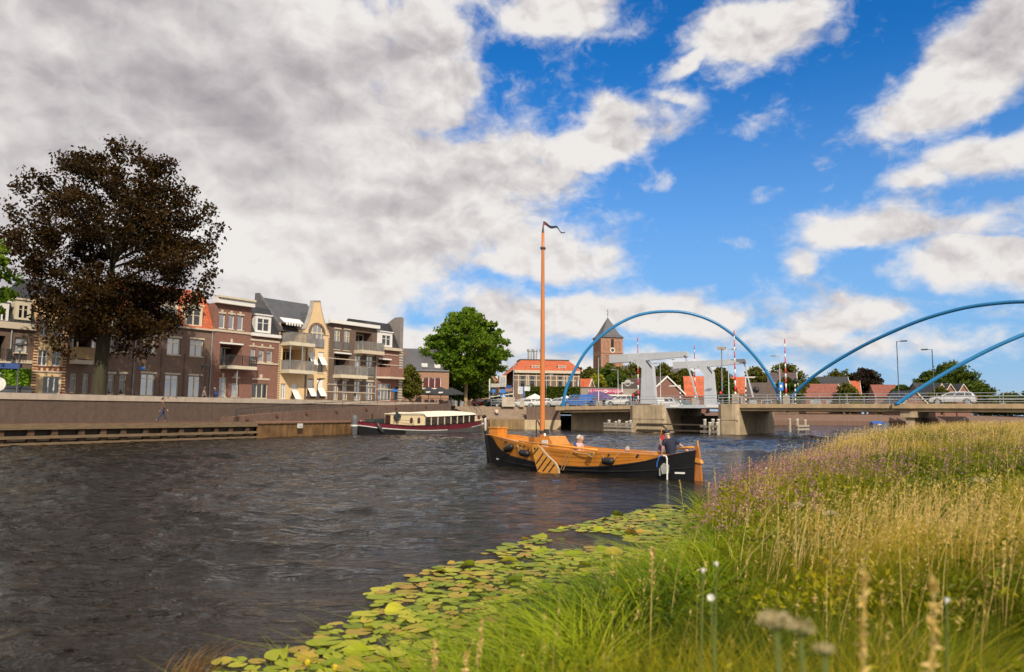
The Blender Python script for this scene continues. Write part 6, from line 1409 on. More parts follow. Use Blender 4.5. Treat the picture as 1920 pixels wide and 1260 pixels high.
# glazed saloon with curved canvas roof
gx0 = gl(891, 792, yc)[0]; n = 8; zs0 = lambda x: zt2(x) + .04; pr_ = sorted([gl(891, 777.3, yc), (gl(870, 778.5, yc)), gl(840, 780, yc), gl(815, 781, yc), gl(796, 781.5, yc)]); rp_ = sorted([gl(891.5, 774, yc), gl(870, 772.2, yc), gl(845, 772.0, yc), gl(820, 772.8, yc), gl(796, 774.5, yc), gl(770, 776, yc)])
zlow = lambda x: float(np.interp(x, [p[0] for p in pr_], [p[1] for p in pr_])); zhi = lambda x: float(np.interp(x, [p[0] for p in rp_], [p[1] for p in rp_]))
m = MB(); k = 20; vs = []
for i in range(k + 1):
    x = gx0 - .15 + (cx0 + 2.6 - gx0) * i / k; lo = zlow(x) if x < cx0 else czt + .12; hi = max(zhi(x), lo + .03)
    vs += [(x, yc + .12, lo), (x, yc * .85, hi), (x, 0, hi + .1), (x, -yc * .85, hi), (x, -yc - .12, lo)]
m.add(vs, [(5 * i + j, 5 * i + 5 + j, 5 * i + 6 + j, 5 * i + 1 + j) for i in range(k) for j in range(4)] + [(0, 1, 2, 3, 4), tuple(5 * k + j for j in (4, 3, 2, 1, 0))]); m.build('canvas_roof', ROOFC, barge, True)
sal = MB(); PXS = (796.5, 808.5, 821, 833.5, 845.5, 857.5, 869, 880, 891)
SG = mat('saloon_glass', (.03, .022, .02), .06, .3, .8, spec=.7, ior=1.6)
for s in (1, -1):
    for a, b in zip(PXS[:-1], PXS[1:]):
        xa, xb = gl(a, 790, yc)[0], gl(b, 790, yc)[0]; sal.add([(xb + .05, s * (yc - .02), zs0(xb) - .05), (xa - .05, s * (yc - .02), zs0(xa) - .05), (xa - .05, s * (yc - .02), zlow(xa)), (xb + .05, s * (yc - .02), zlow(xb))], [(0, 1, 2, 3)])
sg = sal.build('saloon_windows', SG, barge)
for a in PXS:
    xa = gl(a, 790, yc)[0]; m = MB(); m.box(xa - .07, xa + .07, yc - .03, yc + .03, zs0(xa) - .1, zlow(xa) + .02); m.box(xa - .07, xa + .07, -yc - .03, -yc + .03, zs0(xa) - .1, zlow(xa) + .02); m.build('mullion', CREAMP, sg)
m = MB(); m.quad((gx0, -yc, zs0(gx0)), (gx0, yc, zs0(gx0)), (gx0, yc, zlow(gx0)), (gx0, -yc, zlow(gx0))); m.build('stern_window', SG, sg)
# bow gear, fender, rails, stern cabin and white outboard
x, z = gl(697.5, 790, 0); m = MB(); m.tube([(x, 0, zt2(x) - .1), (x, 0, gl(697.5, 775.5, 0)[1])], .06, 8); m.build('bow_post', HBLK, barge)
x, z = gl(708, 788, .4); m = MB(); m.prism([(x - 1.3, -.6, zt2(x) - .1), (x + 1.1, -.6, zt2(x) - .1), (x + .7, -.6, zt2(x) + .45), (x - .9, -.6, zt2(x) + .5)], (0, 1.2, 0)); m.build('bow_hatch', mat('dark_teal_cover', (.02, .03, .03), .7), barge)
x, z = gl(721, 797, W); P1 = Vector((x + .4, hb2(x) + .1, z + .35)); P2 = gl(725.5, 807, W); m = MB(); m.tube([(x + .3, hb2(x) + .12, z + .2), (x + .1, hb2(x) + .2, z - .2), (P2[0], hb2(x) + .2, .3), (P2[0] - .05, hb2(x) + .2, .12)], [.08, .17, .2, .1], 10); m.build('long_fender', mat('grey_fender', (.06, .06, .065), .6), barge, True)
for xa, xb in ((740, 757), (763, 795)):
    m = MB(); q = [gl(p, 0, W - .1)[0] for p in (xa, xb)]; z0 = zt2(q[0]); m.tube([(q[0], hb2(q[0]) - .12, z0 - .1), (q[0], hb2(q[0]) - .12, z0 + .52), (q[1], hb2(q[1]) - .12, zt2(q[1]) + .52), (q[1], hb2(q[1]) - .12, zt2(q[1]) - .1)], .03, 6); m.build('grab_rail', DARKM, barge)
x, z = gl(744, 783, yc + .1)
for k, (dx, dz) in enumerate(((0, .25), (.3, 0), (-.3, .05), (.1, -.25))):
    m = MB(); m.lathe([(.26, -.05), (.26, .05)], (x + dx, yc + .1 + .05 * k, z + dz + .1), 14, Matrix.Rotation(R(90), 4, 'X')); m.build('bicycle_wheel', DARKM, cb)
x0, z0 = gl(905, 790, .9); x1 = gl(893, 790, .9)[0]; m = MB(); m.prism([(x0, -.9, zt2(0) - .2), (x1, -.9, zt2(0) - .2), (x1, -.9, z0 + .65), (x0, -.9, z0 + .3)], (0, 1.8, 0)); sc_ = m.build('stern_cabin', CAB, barge)
m = MB(); a = x0 + (x1 - x0) * .65; m.box(a - .3, a + .3, .905, .93, zt2(0) + .15, zt2(0) + .65); m.build('window', mat('maroon_frame', (.09, .02, .02), .5), sc_)
m = MB(); m.tube([(-.2, .5, zt2(0) + .35), (-.35, .5, zt2(0) + .2), (-.5, .5, .5), (-.55, .5, -.2)], [.18, .2, .16, .1], 10); om = m.build('outboard_leg', mat('outboard_white', (.6, .58, .6), .4), barge, True)
m = MB(); m.ball((-.15, .5, zt2(0) + .5), (.4, .25, .25), 10, 7); m.build('outboard_cowl', BLACK, om)
m = MB()
for px in (900.5, 904.5): x, z = gl(px, 794, .8); m.box(x - .14, x + .14, hb2(max(x, .05)) + .0, hb2(max(x, .05)) + .05, z - .1, z + .1)
m.build('name_blocks', WHITE, barge)
x, z = gl(695.5, 791, 1.5); m = MB(); m.lathe([(.13, 0), (.13, .05)], (x, hb2(x) + .03, z), 12, Matrix.Rotation(R(90), 4, 'X')); m.build('bow_emblem', mat('pinkish_white', (.6, .4, .4), .6), barge)

# ------------------------------------------------------------------ people ashore
c = onz(303, 791.8, 1.335); person('person in a brown jacket and dark jeans walking along the quay below the brick wall', (c.x, c.y, 1.335), R(35), stand(.75), BROWNJ, DENIM, HDARK, SHOE, sleeve=.98, sc=1.06)
p = wall_pt(402) - WN * 1.0; person('person in a pale pink shirt standing behind the wall beside the street lamp', (p.x, p.y, 2.58), R(20), stand(.1, .3), PALEC2, DENIM, HGREY, SHOE, sleeve=.4)
p = wall_pt(422) - WN * .85; person('person in a blue jacket leaning behind the quay wall before the red brick house', (p.x, p.y, 2.55), R(190), stand(.1, .6, .12), BLUEC, GREYT, HGREY, SHOE, sleeve=.98)
c = at(931, 779, 115.0); J = sit(.4); person('person sitting on the terrace steps with pale top and dark hair', (c.x, 115.1, 1.84), R(-80), J, mat('cream_top', (.6, .5, .42), .85, .1), DENIM, HDARK, SHOE, sleeve=.4)
s = bs(1383, 6); P = B0 + BU * s + BV * 6; person('person in dark clothes with a red top beside the concrete barrier housing', (P.x, P.y, deckz(s) - .12), R(200), stand(.3), mat('red_top', (.45, .03, .04), .8), DENIM, HDARK, SHOE, sleeve=.9)
# ------------------------------------------------------------------ vehicles
CGL = mat('car_glass', (.018, .022, .026), .04, .2, .8, spec=.8, ior=1.8); RIM = mat('alloy_rim', (.5, .5, .5), .35, .1, metal=.7); TYRE = mat('tyre_rubber', (.018, .018, .018), .8, .2)
HEADL = mat('headlight_glass', (.65, .66, .68), .15, .1); TAIL = mat('tail_light', (.40, .015, .015), .25, .1)
def car(label, P, rz, paint, kind='estate', group=None, L=4.6):
    """forward is local x; body is a profile widened and tucked in, with real wheel openings left dark"""
    o = thing('parked_car' if kind != 'estate' else 'car', label, 'van' if kind == 'van' else 'car', P, rz, group)
    W = {'van': .92, 'suv': .90}.get(kind, .88)
    if kind == 'estate':   low = [(-2.25, .42), (-2.28, .75), (-2.18, 1.0), (.95, .98), (1.85, .84), (2.2, .66), (2.26, .45), (2.1, .24), (-2.1, .26)]; cab = [(-2.15, 1.0), (-1.85, 1.40), (-1.2, 1.47), (.15, 1.45), (1.15, .97)]; wx = (-1.36, 1.38); wr = .335
    elif kind == 'suv':    low = [(-2.12, .45), (-2.16, .85), (-2.05, 1.08), (.85, 1.06), (1.75, .95), (2.08, .75), (2.14, .48), (2.0, .28), (-2.0, .3)]; cab = [(-2.02, 1.08), (-1.7, 1.5), (-1.0, 1.6), (.1, 1.56), (1.0, 1.05)]; wx = (-1.3, 1.3); wr = .36
    elif kind == 'van':    low = [(-2.42, .4), (-2.46, .9), (-2.42, 1.12), (1.35, 1.12), (2.15, .98), (2.4, .72), (2.44, .42), (2.3, .25), (-2.3, .27)]; cab = [(-2.40, 1.12), (-2.28, 1.88), (-1.9, 1.94), (.75, 1.92), (1.1, 1.82), (1.75, 1.10)]; wx = (-1.55, 1.5); wr = .34
    else:                  low = [(-1.9, .42), (-1.95, .75), (-1.85, .98), (.7, .97), (1.55, .84), (1.88, .66), (1.92, .45), (1.8, .25), (-1.8, .27)]; cab = [(-1.83, .98), (-1.6, 1.38), (-.9, 1.48), (.1, 1.46), (.95, .96)]; wx = (-1.2, 1.2); wr = .31
    arch_ = []; zb_ = .25
    bot = []                                        # underside with two wheel arches, going from front to back
    for c in (wx[1], wx[0]):
        for t in np.linspace(0, math.pi, 9): bot.append((c + (wr + .07) * math.cos(t), wr + (wr + .07) * math.sin(t)))
    prof = low[:-2] + [(low[-2][0], zb_)] + bot + [(low[-1][0], zb_)]
    m = MB(); n = len(prof)
    def wy(z): return W * (1 - .07 * max(0, (.55 - z)) / .3 - .05 * max(0, z - .8) / .3)
    fr = [(x * (1 if abs(x) < 1.9 else .985), wy(z), z) for x, z in prof]
    vs = [(x, y, z) for x, y, z in fr] + [(x, -y, z) for x, y, z in fr]
    nose = lambda v: v
    m.add(vs, [tuple(range(n - 1, -1, -1)), tuple(range(n, 2 * n))] + [(i, (i + 1) % n, (i + 1) % n + n, i + n) for i in range(n)])
    body = m.build('body', paint, o)
    # cabin: roof, pillars in paint, glass slightly inset
    k = len(cab); yb, yt = W * .95, W * .76; zr = max(z for x, z in cab); z0 = cab[0][1]
    def cy(z): return yb + (yt - yb) * (z - z0) / (zr - z0)
    m = MB(); pts = [(x, cy(z), z) for x, z in cab]; q = pts + [(x, -y, z) for x, y, z in pts]
    m.add(q, [tuple(range(k - 1, -1, -1)), tuple(range(k, 2 * k))] + [(i, i + 1, i + 1 + k, i + k) for i in range(k - 1)]); m.build('cabin', paint, o)
    def sidewin(fa, fb, lo=.06, hi=.80):           # window strip between two fractions of the cabin length
        xs_ = [c[0] for c in cab]; g = MB()
        xa0, xb0 = cab[0][0], cab[-1][0]
        def xe(f, z): # x at height z on rear/front slope
            top = [c for c in cab]; 
            zz = [c[1] for c in cab]; ip = zz.index(zr); rear = cab[:ip + 1]; front = cab[ip:]
            xr = float(np.interp(z, [c[1] for c in rear], [c[0] for c in rear])); xf = float(np.interp(z, [c[1] for c in front[::-1]], [c[0] for c in front[::-1]])); return xr + .1 + (xf - xr - .2) * f
        za, zb2 = z0 + (zr - z0) * lo, z0 + (zr - z0) * hi
        for s in (1, -1):
            v = [(xe(fa, za), s * (cy(za) + .006), za), (xe(fb, za), s * (cy(za) + .006), za), (xe(fb, zb2), s * (cy(zb2) + .006), zb2), (xe(fa, zb2), s * (cy(zb2) + .006), zb2)]
            g.add(v if s < 0 else v[::-1], [(0, 1, 2, 3)])
        return g
    if kind == 'van': sidewin(.80, .97, .1, .85).build('side_window', CGL, o); sidewin(.55, .76, .1, .85).build('side_window', CGL, o)
    else:
        for a, b in ((.04, .27), (.30, .62), (.65, .98)): sidewin(a, b).build('side_window', CGL, o)
    def glassq(c0, c1, nm, e=.012):
        (xa, za), (xb, zb2) = c0, c1; f = lambda t: (xa + (xb - xa) * t, za + (zb2 - za) * t); a, b = f(.08), f(.9); nx, nz = -(zb2 - za), (xb - xa); l = math.hypot(nx, nz); sg = 1 if (nx * (1 if xa > 0 else -1)) > 0 else -1; ox, oz = nx / l * e * sg, nz / l * e * sg
        if oz < 0: oz = abs(oz)
        g = MB(); g.quad((a[0] + ox, cy(a[1]) - .1, a[1] + oz), (b[0] + ox, cy(b[1]) - .1, b[1] + oz), (b[0] + ox, -cy(b[1]) + .1, b[1] + oz), (a[0] + ox, -cy(a[1]) + .1, a[1] + oz)); g.build(nm, CGL, o)
    glassq(cab[-1], cab[-2], 'windscreen'); glassq(cab[0], cab[1], 'rear_window')
    for c in wx:
        for s in (1, -1):
            rot = Matrix.Rotation(R(90), 4, 'X'); m = MB(); m.lathe([(wr * .72, -.1), (wr, -.085), (wr, .085), (wr * .72, .1)], (c, s * (W - .13), wr), 20, rot); w = m.build('wheel', TYRE, o, False)
            m = MB(); m.lathe([(wr * .70, -.012), (wr * .66, .012)], (c, s * (W - .035), wr), 20, rot)
            for j in range(5): a = j * 1.2566; m.bar((c, s * (W - .015), wr), (c + math.cos(a) * wr * .62, s * (W - .015), wr + math.sin(a) * wr * .62), .07, .07)
            m.build('rim', RIM, w)
    xf, xb = max(p[0] for p in low), min(p[0] for p in low)
    for s in (1, -1):
        m = MB(); m.prism([(xf - .12, s * .55, .62), (xf - .10, s * .8, .62), (xf - .34, s * .86, .80), (xf - .30, s * .55, .80)], (.09, 0, .02)); m.build('headlight', HEADL, o)
        m = MB(); z_ = 1.05 if kind == 'van' else .82; m.box(xb - .03, xb + .12, min(s * .62, s * .86), max(s * .62, s * .86), z_, z_ + .2); m.build('tail_light', TAIL, o)
        m = MB(); m.ball((cab[-1][0] - .25, s * (W + .08), cab[-1][1] + .07), (.07, .1, .07), 8, 6); m.build('wing_mirror', paint, o)
    m = MB(); m.box(xb - .045, xb - .02, -.26, .26, .55, .66); m.build('number_plate', mat('yellow_plate', (.6, .38, .03), .5), o)
    m = MB()
    for s in (1, -1):
        for xx in (-.25, .75): m.box(xx - .008, xx + .008, min(s * W * .955, s * (W * 1.0 + .003)), max(s * W * .955, s * (W * 1.0 + .003)), .38, .95)
    m.build('door_gaps', BLACK, body); 
    return o
SILV = mat('silver_car_paint', (.66, .65, .66), .28, .05, .5, metal=.25, coat=.6); WHT = mat('white_car_paint', (.72, .71, .70), .25, .03, .5, coat=.5); BLU = mat('blue_van_paint', (.035, .13, .42), .3, .1, .5, coat=.4); GRN = mat('green_car_paint', (.02, .12, .08), .3, .1, .5, coat=.4); RDC = mat('red_car_paint', (.35, .03, .03), .3, .1, .5, coat=.4)
def on_bridge(px, v): s = bs(px, v); P = B0 + BU * s + BV * v; P.z = deckz(s) - .115; return P
car('silver estate car driving left across the bridge right of the blue arch foot', on_bridge(1785, 3.2), BRZ + math.pi, SILV, 'estate')
car('white sport utility car standing by the near drawbridge gantry', on_bridge(1166, 4.0), BRZ + math.pi, WHT, 'suv')
car('bright blue delivery van at the left end of the bridge', on_bridge(1086, 6.5), BRZ + R(192), BLU, 'van')
def on_town(px, Y, z=3.39): c = at(px, 755, Y); return Vector((c.x, Y, z))
car('silver-white hatchback behind the left foot of the first arch', on_town(1046, 119), R(150), SILV, 'hatch')
CG = 'cars parked in the town behind the quay'
for px, Y, rz, p_, k, lb in ((1012, 122, 175, WHT, 'estate', 'white estate car parked right of the concrete blocks, partly behind the mast'), (980, 126, 170, WHT, 'hatch', 'white hatchback parked just right of the concrete blocks'),
                          (928, 130, 20, GRN, 'hatch', 'green hatchback parked beyond the plane tree'), (905, 132, 15, RDC, 'hatch', 'red hatchback parked behind the plane tree trunk'), (945, 128, 12, mat('dark_car_paint', (.02, .022, .03), .3, .1, coat=.4), 'estate', 'dark estate car parked left of the blue arrow sign'),
                          (1252, 128, -32, WHT, 'van', 'white van standing beyond the lifting leaf'), (1282, 131, -30, GRN, 'suv', 'dark green car before the low brick gable house')): car(lb, on_town(px, Y), R(rz), p_, k, CG)
# ------------------------------------------------------------------ street objects
LANT = 'quayside lamps behind the wall'
def quay_lamp(label, px, ytop, back, zb, kind):
    p = wall_pt(px) - WN * back; H = at(px + (ytop - 740) * -.02, ytop, p.y).z - zb
    o = thing('street_lamp', label, 'street lamp', (p.x, p.y, zb), math.atan2(WD.y, WD.x), LANT)
    m = MB(); m.tube([(0, 0, 0), (0, 0, .9), (0, 0, .95), (0, 0, H - .5)], [.09, .09, .055, .05], 10); m.build('post', DARKM, o, True)
    if kind == 'bowl':
        m = MB(); m.lathe([(.05, H - .55), (.16, H - .45), (.2, H - .1)], n=12); h_ = m.build('lantern', mat('lantern_glass', (.4, .38, .33), .2), o, True); m = MB(); m.lathe([(.48, H - .1), (.36, H + .0), (.1, H + .06)], n=16); m.build('shade', DARKM, h_, True)
    else:
        m = MB(); m.bar((0, 0, H - .5), (.02, -.25, H - .05), .06); m.build('arm', DARKM, o); m = MB(); m.prism([(-.3, -.15, H - .05), (.3, -.15, H - .05), (.3, -.75, H + .05), (-.3, -.75, H + .05)], (0, 0, .1)); m.build('lamp_head', DARKM, o)
    return o
quay_lamp('dark lamp with round hat-like shade before the cream house', 76, 645, 2.2, 2.4, 'bowl')
quay_lamp('dark lamp with slanted flat head before the red brick house', 399, 687, 1.4, 2.55, 'flat')
quay_lamp('slim lamp with slanted flat head beside the dark flat-roofed house', 614, 712, 1.2, 2.9, 'flat')
# ivy screen with blue band, grey cabinet, bin, round sign at the far left
P = wall_pt(20) - WN * 4; c0 = at(-60, 738, P.y + 2.2); gP = Vector((c0.x, c0.y, 2.4)); z1 = at(20, 693, P.y + 4).z
o = thing('ivy_screen', 'bright green ivy-covered screen under a blue band at the left edge', 'hedge screen', gP, math.atan2(FU.y, FU.x) - R(35))
Ls = 0
for k in np.linspace(2, 12, 60):
    q = gP + Vector((math.cos(o.rotation_euler.z), math.sin(o.rotation_euler.z), 0)) * k; d = q - EYE
    pxk = 960 + FPX * (d.dot(_r) / d.dot(_f))
    if pxk < 56: Ls = k
Hs = z1 - 2.4
m = MB(); m.box(0, Ls, -.02, .22, 0, Hs); m.build('backing', mat('dark_green_backing', (.02, .04, .01), .9), o)
m = MB(); m.box(-.02, Ls - .6, -.28, .2, Hs + .003, Hs + .4); m.build('blue_band', mat('deep_blue_board', (.012, .05, .20), .5), o)
rng = np.random.default_rng(3)
def leafcloud(name, C, size, matl, parent=None, flat=0.0, tint=None, elong=1.5, droop=0.0):
    n = len(C); a = rng.normal(size=(n, 3)); a[:, 2] -= droop; a /= np.linalg.norm(a, axis=1)[:, None]; b = rng.normal(size=(n, 3))
    if flat: b[:, 2] *= (1 - flat)
    b -= a * (a * b).sum(1)[:, None]; b /= np.linalg.norm(b, axis=1)[:, None]
    s = (size * (.6 + .8 * rng.random(n)))[:, None]; l = s * elong
    V = np.stack([C - a * l * .5, C + b * s * .45, C + a * l * .5, C - b * s * .45], 1).reshape(-1, 3); F = np.arange(4 * n).reshape(n, 4)
    t = rng.random(n) if tint is None else np.clip(tint + rng.normal(0, .12, n), 0, 1)
    return npmesh(name, V, F, matl, t, parent)
IVY = leafmat('ivy_leaf', [(.07, .16, .015), (.16, .30, .02), (.30, .42, .04)], .3)
leafcloud('ivy_leaves', np.column_stack([rng.uniform(0, Ls, 5000), rng.uniform(-.16, .02, 5000), rng.uniform(0, Hs, 5000)]), .17, IVY, o)
p = wall_pt(3) - WN * 1.5; cc = at(0, 719, p.y)
o = thing('round_sign', 'round pale disc on a post cut by the left edge', 'sign', (cc.x - .05, cc.y, 2.4), 0); m = MB(); zz = cc.z - 2.4; m.lathe([(.44, -.03), (.44, .03)], (0, 0, zz - .05), 28, Matrix.Rotation(R(90), 4, 'X')); m.build('disc', mat('pale_disc_paint', (.55, .54, .50), .5), o); m = MB(); m.tube([(0, .06, 0), (0, .06, zz + .7)], .035, 8); m.build('post', GALV, o); m = MB(); m.box(-.12, .12, -.06, .04, zz + .45, zz + .62); m.build('clamp', DARKM, o)
def placed(name, label, cat, px, back, zb=2.4, rz=None, group=None): p = wall_pt(px) - WN * back; return thing(name, label, cat, (p.x, p.y, zb), math.atan2(FU.y, FU.x) if rz is None else rz, group), p
o, p = placed('switch_cabinet', 'tall pale grey metal cabinet between the ivy screen and the cream house', 'cabinet', 69, 6)
H_ = at(69, 698, p.y).z - 2.4; m = MB(); m.box(-.9, .9, -.4, .4, 0, H_); m.build('body', mat('pale_grey_cabinet', (.33, .32, .27), .6), o); m = MB(); m.box(-.02, .02, -.42, -.402, .1, H_ - .1); m.build('door_seam', DARKM, o)
o, p = placed('waste_container', 'low dark grey waste container with lid before the cabinet', 'container', 79, 3.2)
H_ = at(79, 724, p.y).z - 2.4; m = MB(); m.prism([(-1.1, -.5, .12), (1.1, -.5, .12), (1.2, -.6, H_ - .2), (-1.2, -.6, H_ - .2)], (0, 1.1, 0)); m.build('bin', mat('grey_plastic', (.085, .09, .10), .5), o); m = MB(); m.prism([(-1.25, -.65, H_ - .195), (1.25, -.65, H_ - .195), (1.2, -.3, H_ + .02), (-1.2, -.3, H_ + .02)], (0, 1.1, 0)); m.build('lid', DARKM, o)
m = MB()
for x in (-.45, .12): m.box(x, x + .22, -.63, -.605, H_ * .35, H_ * .62)
m.build('purple_sticker', mat('purple_sticker', (.10, .04, .22), .5), o)
o, p = placed('round_signboard', 'small square white board with black round emblem on the cream house front', 'sign', 84, 7.4)
cc = at(84, 707, p.y); z_ = cc.z - 2.4; m = MB(); m.box(-.4, .4, -.05, .05, z_ - .4, z_ + .4); m.build('board', CREAMP, o); m = MB(); m.lathe([(.3, 0), (.3, .02)], (0, -.055, z_), 20, Matrix.Rotation(R(90), 4, 'X')); m.build('emblem', BLACK, o)
# town side by the bridge: railing on the quay, concrete blocks, arrow sign, kiosk signs, parasols, flags
o = thing('quay_railing', 'pale steel railing along the top of the far quay left of the bridge', 'railing', (-3.2, 119.1, 3.4), 0)
for h_ in (.4, .75, 1.1): m = MB(); m.tube([(0, 0, h_), (5.4, 0, h_)], .03, 6); m.build('rail', GALV, o)
for k in range(5): m = MB(); m.tube([(k * 1.35, 0, 0), (k * 1.35, 0, 1.12)], .03, 6); m.build('post', GALV, o)
o2_ = thing('quay_railing', 'pale steel railing on the far quay between concrete blocks and arch foot', 'railing', (1.0, 113.2, 3.4), 0)
for h_ in (.4, .75, 1.1): m = MB(); m.tube([(0, 0, h_), (6.2, -.6, h_)], .03, 6); m.build('rail', GALV, o2_)
for k in range(5): m = MB(); m.tube([(k * 1.5, -k * .145, 0), (k * 1.5, -k * .145, 1.12)], .03, 6); m.build('post', GALV, o2_)
for px, w_, h_, lb in ((953, 1.0, 1.5, 'larger stack of pale concrete barrier blocks on the far quay'), (978.5, .34, 1.15, 'narrow pale concrete block right of the larger stack')):
    c = at(px, 757, 117.5); o = thing('concrete_blocks', lb, 'concrete block', (c.x, 117.5, 3.4), 0)
    for k in range(3): m = MB(); m.box(-w_, w_, -.3, .3, k * h_ / 3 + .004, (k + 1) * h_ / 3); m.build('block', CONC2, o)
def board_sign(name, label, px, ytop, ybot, w, Y, colr, symbol=None, post=True, zb=3.4):
    c = at(px, ytop, Y); c2 = at(px, ybot, Y); o = thing(name, label, 'sign', (c.x, Y, zb), 0); 
    if post: m = MB(); m.tube([(0, .06, 0), (0, .06, c.z - zb)], .045, 8); m.build('post', GALV, o)
    m = MB(); m.box(-w / 2, w / 2, -.03, .03, c2.z - zb, c.z - zb); b = m.build('panel', colr, o); zc = (c.z + c2.z) / 2 - zb
    if symbol == 'arrow':
        m = MB(); m.prism([(-.32, -.045, zc - .12), (.32, -.045, zc - .12), (0, -.045, zc + .28)], (0, .012, 0)); m.box(-.12, .12, -.045, -.033, zc - .36, zc - .125); m.build('arrow', WHITE, b)
    if symbol == 'bars':
        m = MB()
        for k in (-.3, 0, .3): m.box(-w * .35, w * .35, -.045, -.033, zc + k - .05, zc + k + .05)
        m.build('lines', mat('grey_print', (.3, .3, .32), .6), b)
    return o
board_sign('arrow_sign', 'blue sign with white up arrow on a pole above the concrete blocks', 943.5, 740, 752 - 7, 1.0, 121, SBL, 'arrow'); board_sign('road_sign', 'small blue road panel above the white arrow sign', 943, 730, 737, .85, 120.7, SBL, None)
board_sign('kiosk_sign', 'dark blue square board on a pole left of the orange-roofed house', 954, 722.5, 728.5, 1.0, 134, mat('kiosk_blue', (.01, .05, .2), .5))
board_sign('map_board', 'pale information board held by a tall blue post beside the hedge', 977, 725, 738.5, 1.1, 130, mat('pale_board', (.55, .57, .60), .4), 'bars', True)
o = board_sign('price_board', 'pale and dark striped board on the blue post by the hedge', 988.5, 724.5, 733, 1.0, 129.8, mat('pale_board', (.55, .57, .60), .4), None, False); c = at(982.5, 724, 129.9); m = MB(); m.box(c.x - o.location.x - .13, c.x - o.location.x + .13, .04, .2, 0, c.z - 3.4); m.build('blue_post', mat('post_blue', (.02, .10, .33), .4), o)
c = at(925, 733, 133); o = thing('round_sign', 'round blue road sign left of the white mast beyond the plane tree', 'sign', (c.x, 133, 3.4), 0); m = MB(); m.lathe([(.36, -.02), (.36, .02)], (0, 0, c.z - 3.4), 20, Matrix.Rotation(R(90), 4, 'X')); b_ = m.build('disc', SBL, o); m = MB(); m.bar((-.15, -.04, c.z - 3.25), (.15, -.04, c.z - 3.55), .08, .02); m.build('symbol', WHITE, b_); m = MB(); m.tube([(0, .05, 0), (0, .05, c.z - 3.4)], .035, 8); m.build('post', GALV, o)
c = at(918, 709, 136); o = thing('banner_mast', 'thick white mast carrying a broad pale banner beyond the plane tree', 'mast', (c.x, 136, 3.4), 0); H_ = c.z - 3.4; m = MB(); m.tube([(0, 0, 0), (0, 0, H_)], .14, 8); m.build('mast', WHITE, o); z_ = at(918, 726, 136).z - 3.4; z2_ = at(918, 719, 136).z - 3.4; m = MB(); m.box(.2, 1.9, -.05, .05, z_, z2_); m.build('banner', mat('grey_banner', (.38, .37, .33), .8), o)
# dark fabric awning and kiosk beneath the blue board
c = at(930, 745, 138); o = thing('shop_awning', 'dark sloping awning with pale edge in front of the orange-roofed house', 'awning', (c.x, 138, 3.4), 0); x1 = at(962, 745, 138).x - c.x; z1 = at(945, 733, 138).z - 3.4
m = MB(); m.prism([(-1, 0, z1 - 1.2), (x1, 0, z1 - .6), (x1, 3, z1 + .1), (-.6, 3, z1 - .3)], (0, 0, -.12)); m.build('cloth', mat('black_awning', (.02, .02, .024), .8), o); m = MB(); m.bar((-1, -.03, z1 - 1.1), (x1, -.03, z1 - .5), .06, .22); m.build('edge', CREAMP, o)
for x in (-.8, x1 - .1): m = MB(); m.tube([(x, .1, 0), (x, .1, z1 - .9)], .05, 6); m.build('leg', DARKM, o)
m = MB(); m.box(-.9, x1 - .1, 3.0, 3.2, 0, z1 - .4); m.build('shop_front', mat('dark_shop', (.03, .03, .035), .4), o)
# parasols: white by the hedge, black on the cafe terrace, purple marquee, pennants
def parasol(label, P, r, H, col, group, n=8, slope=.42):
    o = thing('parasol', label, 'parasol', P, .2, group); m = MB(); m.tube([(0, 0, 0), (0, 0, H)], .04, 8); m.build('pole', WHITE if col is AWN else DARKM, o)
    m = MB(); top = (0, 0, H + .05); ring = [(r * math.cos(2 * math.pi * k / n), r * math.sin(2 * math.pi * k / n), H - r * slope) for k in range(n)]; low = [(x * 1.02, y * 1.02, z - .22) for x, y, z in ring]
    m.add([top] + ring + low, [(0, 1 + k, 1 + (k + 1) % n) for k in range(n)] + [(1 + k, 1 + n + k, 1 + n + (k + 1) % n, 1 + (k + 1) % n) for k in range(n)]); m.build('canopy', col, o)
    m = MB(); m.lathe([(.35, 0), (.35, .12)], n=12); m.build('base', CONC2, o); return o
c = at(1003, 757, 127); parasol('white parasol left of the boat mast before the hedge', (c.x, 127, 3.4), 1.6, 2.3, AWN, 'white parasols before the hedge')
c = at(1061, 757, 132); parasol('white parasol behind the left foot of the first arch', (c.x, 132, 3.4), 1.5, 2.2, AWN, 'white parasols before the hedge')
BK = mat('black_parasol_cloth', (.028, .03, .033), .8, .2)
for px, Y, r, lb in ((803, 112, 2.1, 'leftmost black terrace parasol before the orange-brown house'), (826, 111, 2.3, 'middle black terrace parasol before the orange-brown house'), (846, 113, 2.0, 'rightmost black terrace parasol, next to the plane tree')):
    c = at(px, 757, Y); o = parasol(lb, (c.x, Y, 3.37), r, 2.75, BK, 'black parasols on the cafe terrace')
    if px < 840:
        m = MB(); m.box(-.55, .1, -r * .93, -r * .93 + .01, 2.75 - r * .42 + .02, 2.75 - r * .42 + .2); m.build('white_print', AWN, o)
